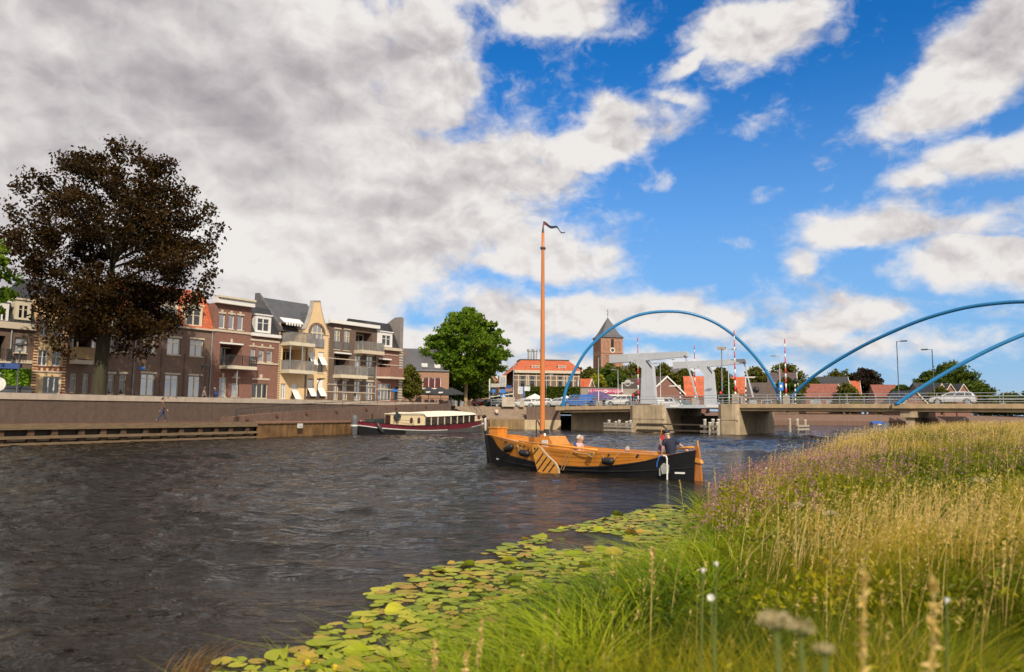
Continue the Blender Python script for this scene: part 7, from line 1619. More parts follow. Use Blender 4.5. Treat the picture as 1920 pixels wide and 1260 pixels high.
for k, (px, Y, lb) in enumerate(((806, 110.5, 'leftmost round terrace table under the black parasols'), (818, 110, 'middle round terrace table under the black parasols'), (833, 110.6, 'rightmost round terrace table under the black parasols'))):
    c = at(px, 757, Y); o = thing('terrace_table', lb, 'table', (c.x, Y, 3.37), 0, 'tables on the cafe terrace'); m = MB(); m.lathe([(.4, .72), (.4, .76)], n=16); m.build('table_top', mat('table_grey', (.3, .28, .26), .5), o); m = MB(); m.lathe([(.28, 0), (.05, .06), (.04, .715)], n=10); m.build('leg', DARKM, o)
    for j, a in enumerate((.3, 2.2, 4.1)):
        q = thing('terrace_chair', lb.replace('round terrace table', 'terrace table: ' + ('chair on its right', 'chair behind it', 'chair in front')[j]), 'chair', (c.x + .75 * math.cos(a), Y + .75 * math.sin(a), 3.37), a + math.pi, 'chairs on the cafe terrace'); m = MB(); m.box(-.22, .22, -.22, .22, .43, .47); m.build('seat', RDC if j == 1 else DARKM, q); m = MB(); m.box(-.24, -.2, -.22, .22, .48, .88); m.build('backrest', RDC if j == 1 else DARKM, q)
        for sx in (-.2, .17):
            for sy in (-.2, .17): m = MB(); m.box(sx, sx + .03, sy, sy + .03, 0, .428); m.build('leg', DARKM, q)
c = at(1120, 757, 133); o = thing('marquee', 'purple peaked market marquee between the blue van and the white car', 'marquee', (c.x, 133, 3.4), -.3); zt = at(1124, 734, 133).z - 3.4; PUR = mat('purple_canvas', (.10, .06, .16), .8, .15)
m = MB(); m.add([(-3.4, -2.2, zt - 1.3), (3.4, -2.2, zt - 1.3), (3.4, 2.2, zt - 1.3), (-3.4, 2.2, zt - 1.3), (-.6, 0, zt), (.6, 0, zt), (-3.4, -2.2, zt - 1.6), (3.4, -2.2, zt - 1.6), (3.4, 2.2, zt - 1.6), (-3.4, 2.2, zt - 1.6)], [(0, 1, 5, 4), (1, 2, 5), (2, 3, 4, 5), (3, 0, 4), (0, 6, 7, 1), (1, 7, 8, 2), (2, 8, 9, 3), (3, 9, 6, 0)]); m.build('canopy', PUR, o)
for x in (-3.3, 3.3):
    for y in (-2.1, 2.1): m = MB(); m.tube([(x, y, 0), (x, y, zt - 1.5)], .05, 6); m.build('leg', WHITE, o)
# magenta shop fascia with lettering
c0, c1 = at(1104.5, 733, 141), at(1167, 733, 141); wl_ = c1.x - c0.x
o = thing('shop_building', 'low grey flat shop building behind the marquee with a magenta fascia', 'shop', (c0.x, 141, 3.4), 0); zt = at(1136, 728, 141).z - 3.4; zA, zB = at(1136, 737.5, 141).z - 3.4, at(1136, 730, 141).z - 3.4
m = MB(); m.box(-1.6, wl_ + 3.2, 0, 9, 0, zt + .05); m.build('wall', mat('grey_pebble_render', (.27, .235, .20), .9, .2, 5), o); m = MB(); m.box(-1.7, wl_ + 3.3, -.1, 9.1, zt + .053, zt + .2); m.build('roof_edge', DARKM, o)
MAG = mat('magenta_board', (.42, .02, .12), .45, .06); m = MB(); m.box(0, wl_, -.2, -.02, zA, zB); fa = m.build('fascia', MAG, o)
def text(body, size, loc_, parent, m_, rot=(R(90), 0, 0), name='lettering', ext=.008):
    cu = bpy.data.curves.new(name, 'FONT'); cu.body = body; cu.size = size; cu.extrude = ext; cu.align_x = 'CENTER'; cu.align_y = 'CENTER'
    t = bpy.data.objects.new(name, cu); COL.objects.link(t); dg = bpy.context.evaluated_depsgraph_get(); me = bpy.data.meshes.new_from_object(t.evaluated_get(dg)); bpy.data.objects.remove(t)
    me.materials.clear(); me.materials.append(m_); q = bpy.data.objects.new(name, me); COL.objects.link(q); q.parent = parent; q.location = loc_; q.rotation_euler = rot; return q
hm = (zB - zA); text('DE LEMMEN', hm * .82, (wl_ * .23, -.215, (zA + zB) / 2), fa, WHITE); text('VAN RIJSSEN', hm * .82, (wl_ * .75, -.215, (zA + zB) / 2), fa, WHITE)
m = MB(); m.lathe([(hm * .42, 0), (hm * .42, .03)], (wl_ * .50, -.205, (zA + zB) / 2), 20, Matrix.Rotation(R(90), 4, 'X')); em = m.build('emblem', WHITE, fa); m = MB(); m.lathe([(hm * .2, 0), (hm * .2, .02)], (wl_ * .50, -.238, (zA + zB) / 2), 16, Matrix.Rotation(R(90), 4, 'X')); m.build('emblem_centre', MAG, em)
m = MB(); m.box(wl_ * .52, wl_ + 1.6, -.7, -.03, zA - .5, zA - .25); m.build('white_canopy', WHITE, o); m = MB(); m.box(wl_ * .4, wl_ + 1.4, -.06, -.004, .2, zA - .6); m.build('shop_window', GLASS_D, o)
c = at(1088, 741, 139); o = thing('shop_pylon', 'narrow dark sign pylon with white vertical lettering right of the orange-roofed house', 'sign', (c.x + .5, 149, 3.4), 0); za, zb3 = at(1090, 713, 149).z - 3.4, at(1090, 728, 149).z - 3.4
m = MB(); m.box(-.35, .35, -.1, .1, 0, za); b_ = m.build('panel', mat('dark_pylon', (.03, .04, .045), .4), o); m = MB()
for k in range(6): zz = zb3 + (za - zb3) * (k + .4) / 6.5; m.box(-.12, .12, -.115, -.103, zz, zz + .18)
m.build('white_letters', WHITE, b_)
# dark slim aerial mast, far left of the roof
c = at(952, 653, 170); o = thing('aerial_mast', 'thin lattice aerial mast rising left of the orange hipped roof', 'mast', (c.x, 170, 3.4), 0); m = MB(); m.tube([(0, 0, 0), (0, 0, c.z - 3.4)], [.1, .04], 6); m.build('pole', GALV, o); m = MB(); m.bar((-.5, 0, c.z - 3.45), (.6, 0, c.z - 3.45), .06); m.box(.3, .6, -.1, .1, c.z - 3.6, c.z - 3.4); m.build('antenna', GALV, o)
for px, yt, Y, a, lb in ((963, 685, 140, 0, 'tall slim dark lamp post left of the orange-roofed house'), (1024.5, 703, 138, 1.6, 'street lamp with dark double arm just right of the mast')):
    c = at(px, yt, Y); lamp(lb, (c.x, Y, 3.4), c.z - 3.4, 1.3 if a else .2, GALV, rz=0, head=.7 if a else .3, group=LG)
# seagull gliding under the near beam
c = at(1262, 674, 96); o = thing('bird', 'dark bird gliding below the beam of the near gantry', 'bird', c, 0); m = MB(); m.add([(-.62, 0, .16), (-.3, .02, .02), (0, -.08, 0), (.3, .02, .02), (.62, 0, .18), (.3, .16, .02), (0, .16, .02), (-.3, .16, .02), (0, .04, -.09)], [(0, 1, 7), (1, 2, 6, 7), (2, 3, 5, 6), (3, 4, 5), (1, 8, 2), (2, 8, 3), (7, 6, 8), (6, 5, 8), (1, 7, 8), (3, 8, 5)]); m.build('body', mat('dark_feathers', (.05, .03, .03), .8), o)
# bicycles by the plane tree
BKM = mat('bicycle_black', (.02, .02, .022), .4)
for px, lb in ((838, 'bicycle leaning at the top of the steps under the black parasol'), (858, 'bicycle parked left of the plane tree trunk'), (866, 'bicycle parked closest to the plane tree trunk')):
    c = at(px, 757, 119.6); o = thing('bicycle', lb, 'bicycle', (c.x, 119.6, 3.42), .3, 'bicycles parked above the steps')
    for x in (-.52, .52): m = MB(); m.tube([(x + .33 * math.cos(t), 0, .34 + .33 * math.sin(t)) for t in np.linspace(0, 6.283, 15)], .022, 5, False); m.build('wheel', BKM, o)
    m = MB(); m.tube([(-.52, 0, .34), (-.05, 0, .36), (.38, 0, .85), (-.18, 0, .8), (-.52, 0, .34)], .02, 6); m.tube([(-.05, 0, .36), (-.22, 0, .92)], .02, 6); m.tube([(.52, 0, .34), (.38, 0, .85), (.35, 0, 1.02)], .02, 6); m.build('frame', BKM, o); m = MB(); m.box(-.34, -.1, -.07, .07, .92, .98); m.build('saddle', BKM, o); m = MB(); m.tube([(.25, -.25, 1.03), (.36, 0, 1.03), (.25, .25, 1.03)], .015, 6); m.build('handlebar', BKM, o)
# ------------------------------------------------------------------ trees
BARK = mat('grey_green_bark', (.040, .034, .016), .9, .4, 1.5, .6, 10, wood=(3, 3, .5)); BARKP = mat('pale_plane_bark', (.33, .24, .12), .9, .35, 3, .4, 8)
BEECH = leafmat('copper_beech_leaf', [(.012, .008, .003), (.026, .015, .004), (.050, .024, .005), (.044, .036, .007)], .24)
PLANE = leafmat('plane_leaf', [(.045, .10, .008), (.11, .19, .012), (.22, .29, .02)], .4)
GREENS = leafmat('dark_oak_leaf', [(.028, .055, .007), (.065, .10, .011), (.13, .15, .018)], .35)
OLIVE = leafmat('olive_leaf', [(.045, .055, .010), (.10, .105, .014), (.17, .15, .02)], .3)
YELG = leafmat('yellow_green_leaf', [(.14, .15, .012), (.26, .26, .02), (.36, .34, .03)], .35)
DARKR = leafmat('dark_red_leaf', [(.018, .014, .010), (.035, .022, .016), (.05, .05, .02)], .25)
def tree(name, label, P, H, prof, leafm, nclump, per, leaf, trunk_r, barkm=None, clump_r=.9, shell=.55, droop=0.0, group=None, seed=1, trunk_h=None, lean=(0, 0), squash=1.0, gap=.0, tipdroop=0.0, sx=1.0):
    """prof: (height, radius) of the crown; clumps of leaves hang at the ends of branching limbs"""
    global rng; rng = np.random.default_rng(seed)
    o = thing(name, label, 'tree', P, 0, group); hs = np.array([p[0] for p in prof]); rs = np.array([p[1] for p in prof]); z0 = hs[0]
    th = trunk_h or z0 + (H - z0) * .55
    ax = lambda z: np.array([lean[0] * (z / H) ** 1.5 * H, lean[1] * (z / H) ** 1.5 * H])
    # weights so that clumps fill the outline evenly
    zz = rng.uniform(hs[0], hs[-1], nclump * 6); rr = np.interp(zz, hs, rs); keep = rng.random(len(zz)) < (rr / rs.max()) ** 1.2; zz = zz[keep][:nclump]; rr = np.interp(zz, hs, rs); n = len(zz)
    ang = rng.uniform(0, 2 * np.pi, n); f = np.where(rng.random(n) < shell, rng.uniform(.78, 1.0, n), np.sqrt(rng.uniform(.03, .7, n)))
    lob = 1 + .17 * np.sin(ang * 3 + zz * .9 + seed) + .10 * np.sin(ang * 5 - zz * 1.7 + seed * 2) + rng.normal(0, .05, n)
    C = np.column_stack([np.cos(ang) * rr * f * lob * sx, np.sin(ang) * rr * f * lob, zz]); C[:, :2] += np.array([ax(z) for z in zz])
    if gap: # open some windows through the crown
        G = np.column_stack([rng.uniform(-1, 1, 10) * rs.max() * .75, rng.uniform(hs[0], hs[-1], 10)]); k = np.ones(n, bool)
        for g in G: k &= (np.hypot(C[:, 0] - g[0], (C[:, 2] - g[1]) * .9) > gap * rng.uniform(.5, 1.2))
        C = C[k]; n = len(C); f = f[k]
    cr = clump_r * rng.uniform(.55, 1.35, n)
    pts = np.repeat(C, per, 0); d = rng.normal(size=(len(pts), 3)); d /= np.linalg.norm(d, axis=1)[:, None] + 1e-9
    rad = np.repeat(cr, per) * rng.random(len(pts)) ** .45; d *= rad[:, None]; d[:, 2] *= .62 * squash; d[:, 2] -= tipdroop * (np.hypot(d[:, 0], d[:, 1])) * rng.random(len(pts))
    pts = pts + d
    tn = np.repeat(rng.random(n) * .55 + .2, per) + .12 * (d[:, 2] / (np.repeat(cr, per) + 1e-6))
    leafcloud('crown', pts, leaf, leafm, o, tint=tn, droop=droop)
    mb = MB(); a = ax(th); path = [(0, 0, -.2), (0, 0, .25), (0, 0, .9)] + [(*ax(th * t), th * t) for t in (.3, .5, .7, .85, 1.0)]
    mb.tube(path, [trunk_r * 1.7, trunk_r * 1.25, trunk_r * 1.05, trunk_r, trunk_r * .88, trunk_r * .7, trunk_r * .5, trunk_r * .25], 12)
    rb = random.Random(seed); pick = rng.choice(n, min(n, 46), replace=False)
    for i in pick:
        e = Vector(C[i]); s_ = max(z0 * .75, min(th * .95, e.z - .35 * (e.to_2d().length + .5))); b = Vector((*ax(s_), s_)); mid = b.lerp(e, .5) + Vector((rb.uniform(-.3, .3), rb.uniform(-.3, .3), .35))
        r0 = trunk_r * .34 * (1 - .5 * s_ / H); mb.tube([b, mid, e], [r0, r0 * .55, r0 * .18], 6, False)
    mb.build('trunk', barkm or BARK, o, True); return o
# the copper beech
p = at(184, 740, 57.5); BP = Vector((p.x, 57.5, 2.38))
def bh(py): return at(190, py, BP.y).z - 2.38
def brr(px0, px1): return (px1 - px0) / 2 * BP.y / FPX
prof = [(bh(622), 3.2), (bh(598), 4.6), (bh(570), 5.0), (bh(540), 5.5), (bh(490), 6.1), (bh(440), 6.5), (bh(400), 6.1), (bh(365), 5.0), (bh(335), 4.2), (bh(305), 3.0), (bh(285), 1.0)]
bt_ = tree('copper_beech_tree', 'huge dark copper beech with broad ragged crown behind the quay wall', BP, bh(272), prof, BEECH, 680, 120, .165, .50, BARK, 1.1, .42, .5, seed=5, lean=(.05, 0), gap=1.2, tipdroop=.5, trunk_h=bh(470))
# drooping twigs at the outline
rng = np.random.default_rng(8); T = []
for px, py in ((30, 345), (18, 390), (60, 330), (390, 395), (410, 430), (395, 470), (400, 510), (385, 545), (300, 620), (280, 650), (240, 640), (330, 600), (100, 640), (70, 560), (110, 300), (260, 280), (300, 315), (140, 300), (345, 380), (205, 272), (235, 270), (370, 560), (30, 460), (150, 300), (330, 345)):
    q = at(px, py, BP.y + rng.uniform(-2, 2)) - BP; n_ = 160; t = rng.random(n_); T.append(np.column_stack([q.x + rng.normal(0, .35, n_) - np.sign(q.x) * t * .8, q.y + rng.normal(0, .5, n_), q.z + .3 - t * 1.3 + rng.normal(0, .25, n_)]))
leafcloud('twigs', np.vstack(T), .2, BEECH, bt_, droop=.6)
# sliver of a green tree at the left edge
p = at(-72, 740, 50); tree('leafy_tree', 'green tree whose branch ends just reach in at the left edge', (p.x, 50, 2.4), 12, [(5.2, 1.0), (6.5, 2.0), (8.5, 2.25), (10.5, 1.6), (11.6, .6)], PLANE, 60, 70, .24, .22, seed=3, clump_r=.7)
# plane tree by the steps
PP = at(873, 757, 121.5); PP = Vector((PP.x, 121.5, 3.38)); ph = lambda py: at(875, py, PP.y).z - PP.z
tree('plane_tree', 'dense round green plane tree with pale trunk above the terrace steps', PP, ph(576), [(ph(718), 1.8), (ph(708), 3.6), (ph(690), 5.2), (ph(665), 6.1), (ph(640), 6.1), (ph(622), 5.0), (ph(605), 3.5), (ph(590), 1.9), (ph(578), .4)], PLANE, 620, 42, .36, .27, BARKP, .85, .75, seed=9, trunk_h=ph(640))
c = at(768, 757, 108); q = lambda py: at(768, py, 108).z - 3.35
tree('small_tree', 'small yellowish-green tree at the end of the house row', (c.x, 108, 3.35), q(683), [(q(745), .6), (q(735), 1.5), (q(715), 1.6), (q(700), 1.2), (q(686), .4)], OLIVE, 150, 40, .22, .1, seed=12, clump_r=.5)
tree('dark_tree', 'dark green bushy tree in the shade behind the plane tree trunk', (at(860, 757, 135).x, 135, 3.4), 8.5, [(1.5, 2.5), (3.5, 4.0), (5.5, 3.8), (7.5, 2.3), (8.4, .6)], GREENS, 200, 40, .35, .2, seed=13)
tree('dark_tree', 'dark green tree filling the gap right of the plane tree trunk', (at(900, 757, 150).x, 150, 3.4), 7.5, [(2.2, 1.5), (4, 2.6), (6, 2.2), (7.4, .5)], GREENS, 120, 40, .32, .2, seed=14)
TG_ = 'trees behind the bridge'
def bg(label, px, ytop, ybase_w, Y, leafm, seed, wpx, nm='leafy_tree', low=.25, n=230, leaf=None, shape=None, zb=3.4, group=TG_):
    c = at(px, 757, Y); H = at(px, ytop, Y).z - zb; r = wpx / 2 * Y / FPX
    prof = shape or [(H * low, r * .6), (H * (low + .12), r * .9), (H * (low + .32), r), (H * .75, r * .82), (H * .9, r * .5), (H, r * .12)]
    if shape: prof = [(H * a, r * b) for a, b in shape]
    return tree(nm, label, (c.x, Y, zb), H, prof, leafm, n, 34, leaf or max(.3, Y * .0022), max(.15, H * .022), seed=seed, clump_r=max(.6, r * .26), group=group)
bg('olive-green tree at the left foot of the church tower', 1105, 690, 0, 215, OLIVE, 21, 46); bg('dark green tree in front of the church tower base', 1145, 683, 0, 205, GREENS, 22, 72); bg('very dark green tree right of the yellow-green one before the church', 1160, 700, 0, 195, GREENS, 23, 60)
bg('bright yellow-green tree in front of the dark church trees', 1120, 701, 0, 172, YELG, 24, 34, low=.2); bg('green tree between the church and the near gantry post', 1188, 684, 0, 205, OLIVE, 25, 56); bg('olive tree behind the solar-panelled house, left of the second beam', 1245, 684, 0, 210, OLIVE, 26, 46); bg('olive tree under the second gantry beam', 1285, 692, 0, 205, OLIVE, 27, 50)
bg('green tree behind the far gantry post', 1352, 692, 0, 190, OLIVE, 28, 52); bg('dark shrub-like tree before the orange-roofed house by the camera mast', 1365, 708, 0, 150, GREENS, 29, 26, low=.1); bg('green tree left of the first arch shoulder', 1420, 688, 0, 215, OLIVE, 30, 56); bg('broad green tree inside the right foot of the first arch', 1472, 683, 0, 225, OLIVE, 31, 78, n=300)
bg('low bright green bushy tree at the right foot of the first arch', 1476, 708, 0, 160, GREENS, 32, 46, low=.08); bg('olive tree behind the black roof on the far bank', 1575, 694, 0, 300, OLIVE, 33, 66); bg('tall dark reddish tree among the far bank roofs', 1622, 690, 0, 285, DARKR, 34, 62, n=300); bg('low olive bush before the far bank houses', 1590, 722, 0, 238, OLIVE, 35, 46, low=.1)
bg('small tree at the right end of the far bank roofs', 1650, 716, 0, 320, GREENS, 36, 26); bg('tall dark oak above the silver car, right of the arch', 1785, 681, 0, 255, GREENS, 37, 92, n=420); bg('dark oak left of the tallest oak, crossed by the arch', 1745, 697, 0, 245, GREENS, 38, 60, n=280); bg('lower dark green tree right of the tall oak', 1828, 716, 0, 225, GREENS, 39, 70)
bg('small olive bush between the lamp post and the gables', 1765, 727, 0, 190, OLIVE, 40, 40, low=.1); bg('young green tree left of the black-roofed house beyond the railing', 1692, 722, 0, 260, GREENS, 41, 42); bg('distant low tree near the right edge', 1893, 738, 0, 320, GREENS, 42, 60, low=.1); bg('distant low tree at the right edge', 1930, 735, 0, 300, GREENS, 43, 50, low=.1); bg('distant low shrubby tree below the right end of the railing', 1850, 741, 0, 330, GREENS, 44, 60, low=.1)
bg('small tree peeping over the left corner of the far bank roof', 1525, 708, 0, 270, GREENS, 45, 36); bg('low dark tree behind the silver hatchback roofline', 1515, 716, 0, 300, GREENS, 46, 40); bg('small olive tree right of the orange hipped roof', 1085, 688, 0, 230, OLIVE, 47, 26)
bg('overhanging shrub on the far bank below the bridge deck', 1672, 762, 0, 236, GREENS, 48, 40, low=.05, zb=2.6)
# clipped hedge
c0, c1 = at(985, 745, 138), at(1087, 745, 138); zt = at(1035, 726, 138).z; rng = np.random.default_rng(17); n = 9000
o = thing('clipped_hedge', 'long clipped dark green hedge below the orange-roofed house', 'hedge', (c0.x, 138, 3.4), 0); Lh = c1.x - c0.x; Hh = zt - 3.4
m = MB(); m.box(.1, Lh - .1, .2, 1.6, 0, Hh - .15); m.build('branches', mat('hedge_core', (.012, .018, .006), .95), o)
x = rng.uniform(0, Lh, n); z = rng.uniform(.0, Hh + .05, n); tp = rng.random(n) < .25; y = np.where(tp, rng.uniform(0, 1.8, n), rng.uniform(-.1, .25, n)); z = np.where(tp, Hh - .15 + rng.uniform(0, .25, n), z)
leafcloud('leaves', np.column_stack([x, y, z + .06 * np.sin(x * 2)]), .26, GREENS, o)
# ------------------------------------------------------------------ grass, herbs and flowers on the near bank
rng = np.random.default_rng(2024)
def in_view(P, pad=.12, zt=1.2):
    d = np.column_stack([P[:, 0], P[:, 1], np.full(len(P), zt) - EYE.z]); f = d @ np.array(_f); r = d @ np.array(_r); u = d @ np.array(_u)
    return (f > .9) & (r / f < 960 / FPX + pad) & (r / f > -960 / FPX - pad) & (u / f > -630 / FPX - .55)
def scatter(n, y0, y1, d0, d1, power=1.0, xmax=60):
    """points on the bank between two distances from the water's edge"""
    P = []
    while sum(map(len, P)) < n:
        k = n * 3; y = y0 + (y1 - y0) * rng.random(k) ** power; ex = np.interp(y, EDGE[:, 1], EDGE[:, 0]); x = ex + rng.uniform(d0 * 1.1 - .3, min(d1 * 1.5, xmax), k); q = np.column_stack([x, y]); dd = edge_d(q)
        P.append(q[(dd > d0) & (dd < d1) & in_view(q)])
        if len(P) > 60: break
    return np.vstack(P)[:n]
def vnoise(P, s, seed):
    r = np.random.default_rng(seed); v = np.zeros(len(P))
    for k in range(6): a = r.uniform(0, 6.28); w = s * r.uniform(.6, 1.7); v += np.sin((P[:, 0] * math.cos(a) + P[:, 1] * math.sin(a)) * w + r.uniform(0, 6.28))
    return v / 3.2
def blades(name, P, h, w, bend, matl, tint, z=None, seg=3, wind=(.35, -.1), spread=1.0, kind='stuff', label=None, parent=None):
    n = len(P); z = bank_z(P) if z is None else z; h = h * (.55 + .75 * rng.random(n)); a = rng.uniform(0, 6.283, n); dx = np.cos(a) * spread + wind[0]; dy = np.sin(a) * spread + wind[1]; b = bend * h * (.25 + rng.random(n))
    pa = rng.uniform(0, 6.283, n); wx, wy = np.cos(pa), np.sin(pa); V = np.zeros((n, (seg + 1) * 2, 3), np.float32)
    for k in range(seg + 1):
        t = k / seg; ww = w * (1 - t ** 1.6 * .92) * .5 * (.7 + .6 * rng.random(n)) if k == 0 else ww0 * (1 - t ** 1.6 * .92)
        if k == 0: ww0 = ww.copy()
        cx = P[:, 0] + dx * b * t * t; cy = P[:, 1] + dy * b * t * t; cz = z - .03 + h * t * (1 - .28 * bend * t)
        V[:, 2 * k] = np.column_stack([cx - wx * ww, cy - wy * ww, cz]); V[:, 2 * k + 1] = np.column_stack([cx + wx * ww, cy + wy * ww, cz])
    base = (np.arange(n) * (seg + 1) * 2)[:, None, None]; q = np.array([[2 * k, 2 * k + 1, 2 * k + 3, 2 * k + 2] for k in range(seg)])[None]
    o = npmesh(name, V.reshape(-1, 3), (base + q).reshape(-1, 4), matl, np.repeat(np.clip(tint + rng.normal(0, .10, n), 0, 1), seg), parent)
    if parent is None: setting(o, kind, label)
    tip = V[:, -1]; return o, tip, np.column_stack([P[:, 0], P[:, 1], z])
GRASS = leafmat('meadow_blade', [(.035, .065, .003), (.13, .165, .004), (.33, .285, .007), (.54, .36, .04)], .33)
REED = leafmat('reed_blade', [(.06, .11, .004), (.19, .27, .007), (.40, .43, .018)], .38)
STRAW = leafmat('straw_stalk', [(.40, .26, .06), (.60, .42, .13), (.74, .55, .25)], .25)
HERB = leafmat('herb_leaf', [(.035, .07, .004), (.14, .18, .006), (.38, .33, .010), (.34, .16, .02)], .4)
PURP = leafmat('purple_flower', [(.28, .11, .20), (.40, .19, .30), (.36, .20, .13), (.32, .21, .06)], .35)
UMB = leafmat('pale_umbel', [(.40, .32, .16), (.58, .48, .28)], .3)
# meadow grass in three belts
for nm, n, y0, y1, d0, d1, h, w, pw in (('meadow_grass', 120000, .8, 9, .15, 14, .72, .0062, .9), ('meadow_grass', 105000, 8, 26, .2, 22, .68, .013, 1.2), ('meadow_grass', 70000, 25, 80, .3, 40, .80, .035, 1.2)):
    P = scatter(n, y0, y1, d0, d1, pw); t = .36 + .30 * vnoise(P, .5, 1) + .30 * vnoise(P, 2.6, 2) + np.where(P[:, 1] > 20, .12, 0)
    # a drier slope above the river, greener hollow at the right
    t += .22 * np.exp(-((P[:, 0] - 4.6) ** 2 / 4.0 + (P[:, 1] - 7.6) ** 2 / 6.0)); t -= .16 * np.exp(-((P[:, 0] - 7.5) ** 2 / 5 + (P[:, 1] - 8) ** 2 / 14))
    dd = edge_d(P); hh = h * np.interp(dd, [.1, 1.2, 4], [.62, .82, 1.05]) * np.where(P[:, 1] > 30, 1.12, 1) * np.interp(np.hypot(P[:, 0], P[:, 1]), [1.2, 3.2], [.75, 1.0]) * np.clip(1 + .34 * vnoise(P, 1.3, 9) + .22 * vnoise(P, 3.2, 19), .35, 1.7)
    blades(nm, P, hh, w, 1.0, GRASS, t, None, 4, (.45, -.15))
# leafy herbs low among the grass near the camera
P = scatter(4800, .8, 8, .3, 10, .75); P = P[(vnoise(P, 1.1, 55) > -.05) | (P[:, 1] < 3.6)]; z = bank_z(P); k = 14; h = .48 * (.5 + .7 * rng.random(len(P))) * np.interp(np.hypot(P[:, 0], P[:, 1]), [1.2, 3], [.8, 1.1]); f = rng.random((len(P), k)); C = np.column_stack([np.repeat(P[:, 0], k) + rng.normal(0, .05, len(P) * k), np.repeat(P[:, 1], k) + rng.normal(0, .05, len(P) * k), (z[:, None] + h[:, None] * (.2 + .85 * f)).ravel()])
tt = np.repeat(.40 + .40 * vnoise(P, 1.9, 4), k) + .12 * (f.ravel() - .5)
setting(leafcloud('leafy_herbs', C, .026, HERB, tint=tt, elong=2.4), 'stuff')
P = scatter(4200, 8, 24, .3, 14, 1.0); z = bank_z(P); k = 11; f = rng.random((len(P), k)); C = np.column_stack([np.repeat(P[:, 0], k) + rng.normal(0, .08, len(P) * k), np.repeat(P[:, 1], k) + rng.normal(0, .08, len(P) * k), (z[:, None] + .62 * f).ravel()])
setting(leafcloud('leafy_herbs', C, .036, HERB, tint=np.repeat(.32 + .25 * vnoise(P, .7, 5), k), elong=2.2), 'stuff')
# bright reeds at the water's edge
P = np.vstack([scatter(900, 1.8, 9.8, -.4, 1.0, .9), scatter(60, 9.5, 19, -.25, .3)]); P = np.repeat(P, 11, 0) + rng.normal(0, .045, (len(P) * 11, 2)); z = np.maximum(bank_z(P), -.05)
blades('water_reeds', P, .80, .021, 1.15, REED, .5 + .38 * vnoise(P, 1.8, 6), z, 4, (-.25, .0))
# straw-coloured stalks with seed heads
def stalks(P, h, matl=STRAW, head=.2, hw=.03, w=.006, bend=.35, nm='dry_grass', wind=(.5, -.1), per=7):
    o, tip, base = blades(nm, P, h, w, bend, matl, .5 + .3 * vnoise(P, 2, 7), None, 4, wind, .5)
    n = len(P); d = tip - base; d /= np.linalg.norm(d, axis=1)[:, None]; f = rng.random((n, per)); C = (tip[:, None] - d[:, None] * (f * head)[:, :, None]).reshape(-1, 3) + rng.normal(0, hw * .35, (n * per, 3))
    h_ = leafcloud(nm + '_heads', C, hw, matl, tint=np.full(len(C), .6), elong=4.5, droop=.9); setting(h_, 'stuff'); return tip
def patch(n, cx, cy, sx, sy): P = np.column_stack([rng.normal(cx, sx, n), rng.normal(cy, sy, n)]); return P[(edge_d(P) > .25) & in_view(P)]
stalks(np.vstack([patch(900, 3.9, 7.4, .7, 1.1), patch(520, 5.4, 8.6, .9, 1.6), patch(130, 3.2, 5.4, .9, 1.2)]), 1.05, hw=.0075, w=.007, per=8, bend=.55)
stalks(scatter(3600, 20, 42, .6, 26), 1.1, hw=.014, w=.013, head=.26, per=4); stalks(scatter(6500, 38, 78, .6, 34), 1.2, hw=.024, w=.022, head=.34, per=4); stalks(scatter(800, 9, 24, .3, 11), .98, hw=.010, w=.008, per=5)
stalks(scatter(260, 2.2, 9, .1, 8), .92, hw=.007, w=.005, per=9)
# purple loosestrife on the crest
P = np.vstack([scatter(900, 10.5, 26, .25, 3.6), scatter(1300, 13, 36, 1.0, 13)]); P = np.vstack([P[vnoise(P, .8, 11) > -.05], scatter(210, 10.5, 19, -.05, 1.8)]); z = bank_z(P)
blades('loosestrife_stems', P, .85, .012, .25, HERB, .35 + .2 * vnoise(P, 1, 3), None, 3)
n = len(P); k = 20; f = rng.random((n, k)); hgt = .92 * (.6 + .45 * rng.random(n)); C = np.column_stack([np.repeat(P[:, 0], k) + rng.normal(0, .045, n * k), np.repeat(P[:, 1], k) + rng.normal(0, .045, n * k), (z[:, None] + hgt[:, None] * (.50 + .5 * f)).ravel()])
setting(leafcloud('purple_loosestrife', C, .028, PURP, tint=np.repeat(.35 + .3 * rng.random(n), k), elong=1.3), 'stuff')
# pale umbels and white bindweed flowers, one by one
def flower_at(px, py, Y):   # the point on this line of sight Y metres away
    return at(px, py, Y)
STEM = mat('green_stem', (.12, .15, .03), .7)
def umbel(label, px, py, Y, r, cat='flower', group=None, n=150, ms=UMB):
    q = flower_at(px, py, Y); zb = float(bank_z(np.array([[q.x, q.y]]))[0]); o = thing('umbel_flower', label, cat, (q.x, q.y, zb), 0, group); H = q.z - zb
    m = MB(); m.tube([(.05, 0, -.05), (.03, .01, H * .5), (0, 0, H - r * .5)], .006, 6)
    for k in range(9): a = k * .7; m.tube([(0, 0, H - r * .5), (r * .7 * math.cos(a), r * .7 * math.sin(a), H)], .003, 4, False)
    m.build('stem', STEM, o); a = rng.uniform(0, 6.28, n); d = r * np.sqrt(rng.random(n)); leafcloud('flower_head', np.column_stack([d * np.cos(a), d * np.sin(a), H + .012 + rng.normal(0, r * .12, n) - d * d / r * .25]), r * .17, ms, o)
umbel('large blurred cream umbel flower closest to the camera', 1455, 1165, 1.75, .042, n=200); umbel('cream umbel flower touching the right side of the closest one', 1500, 1180, 1.85, .034, n=150); umbel('small faded cream umbel low below the closest ones', 1545, 1222, 1.7, .022)
umbel('pale umbel flower among the straw stalks, left one', 1558, 962, 7.2, .07); umbel('pale dry umbel flower just right of the green knoll', 1495, 946, 8.4, .07)
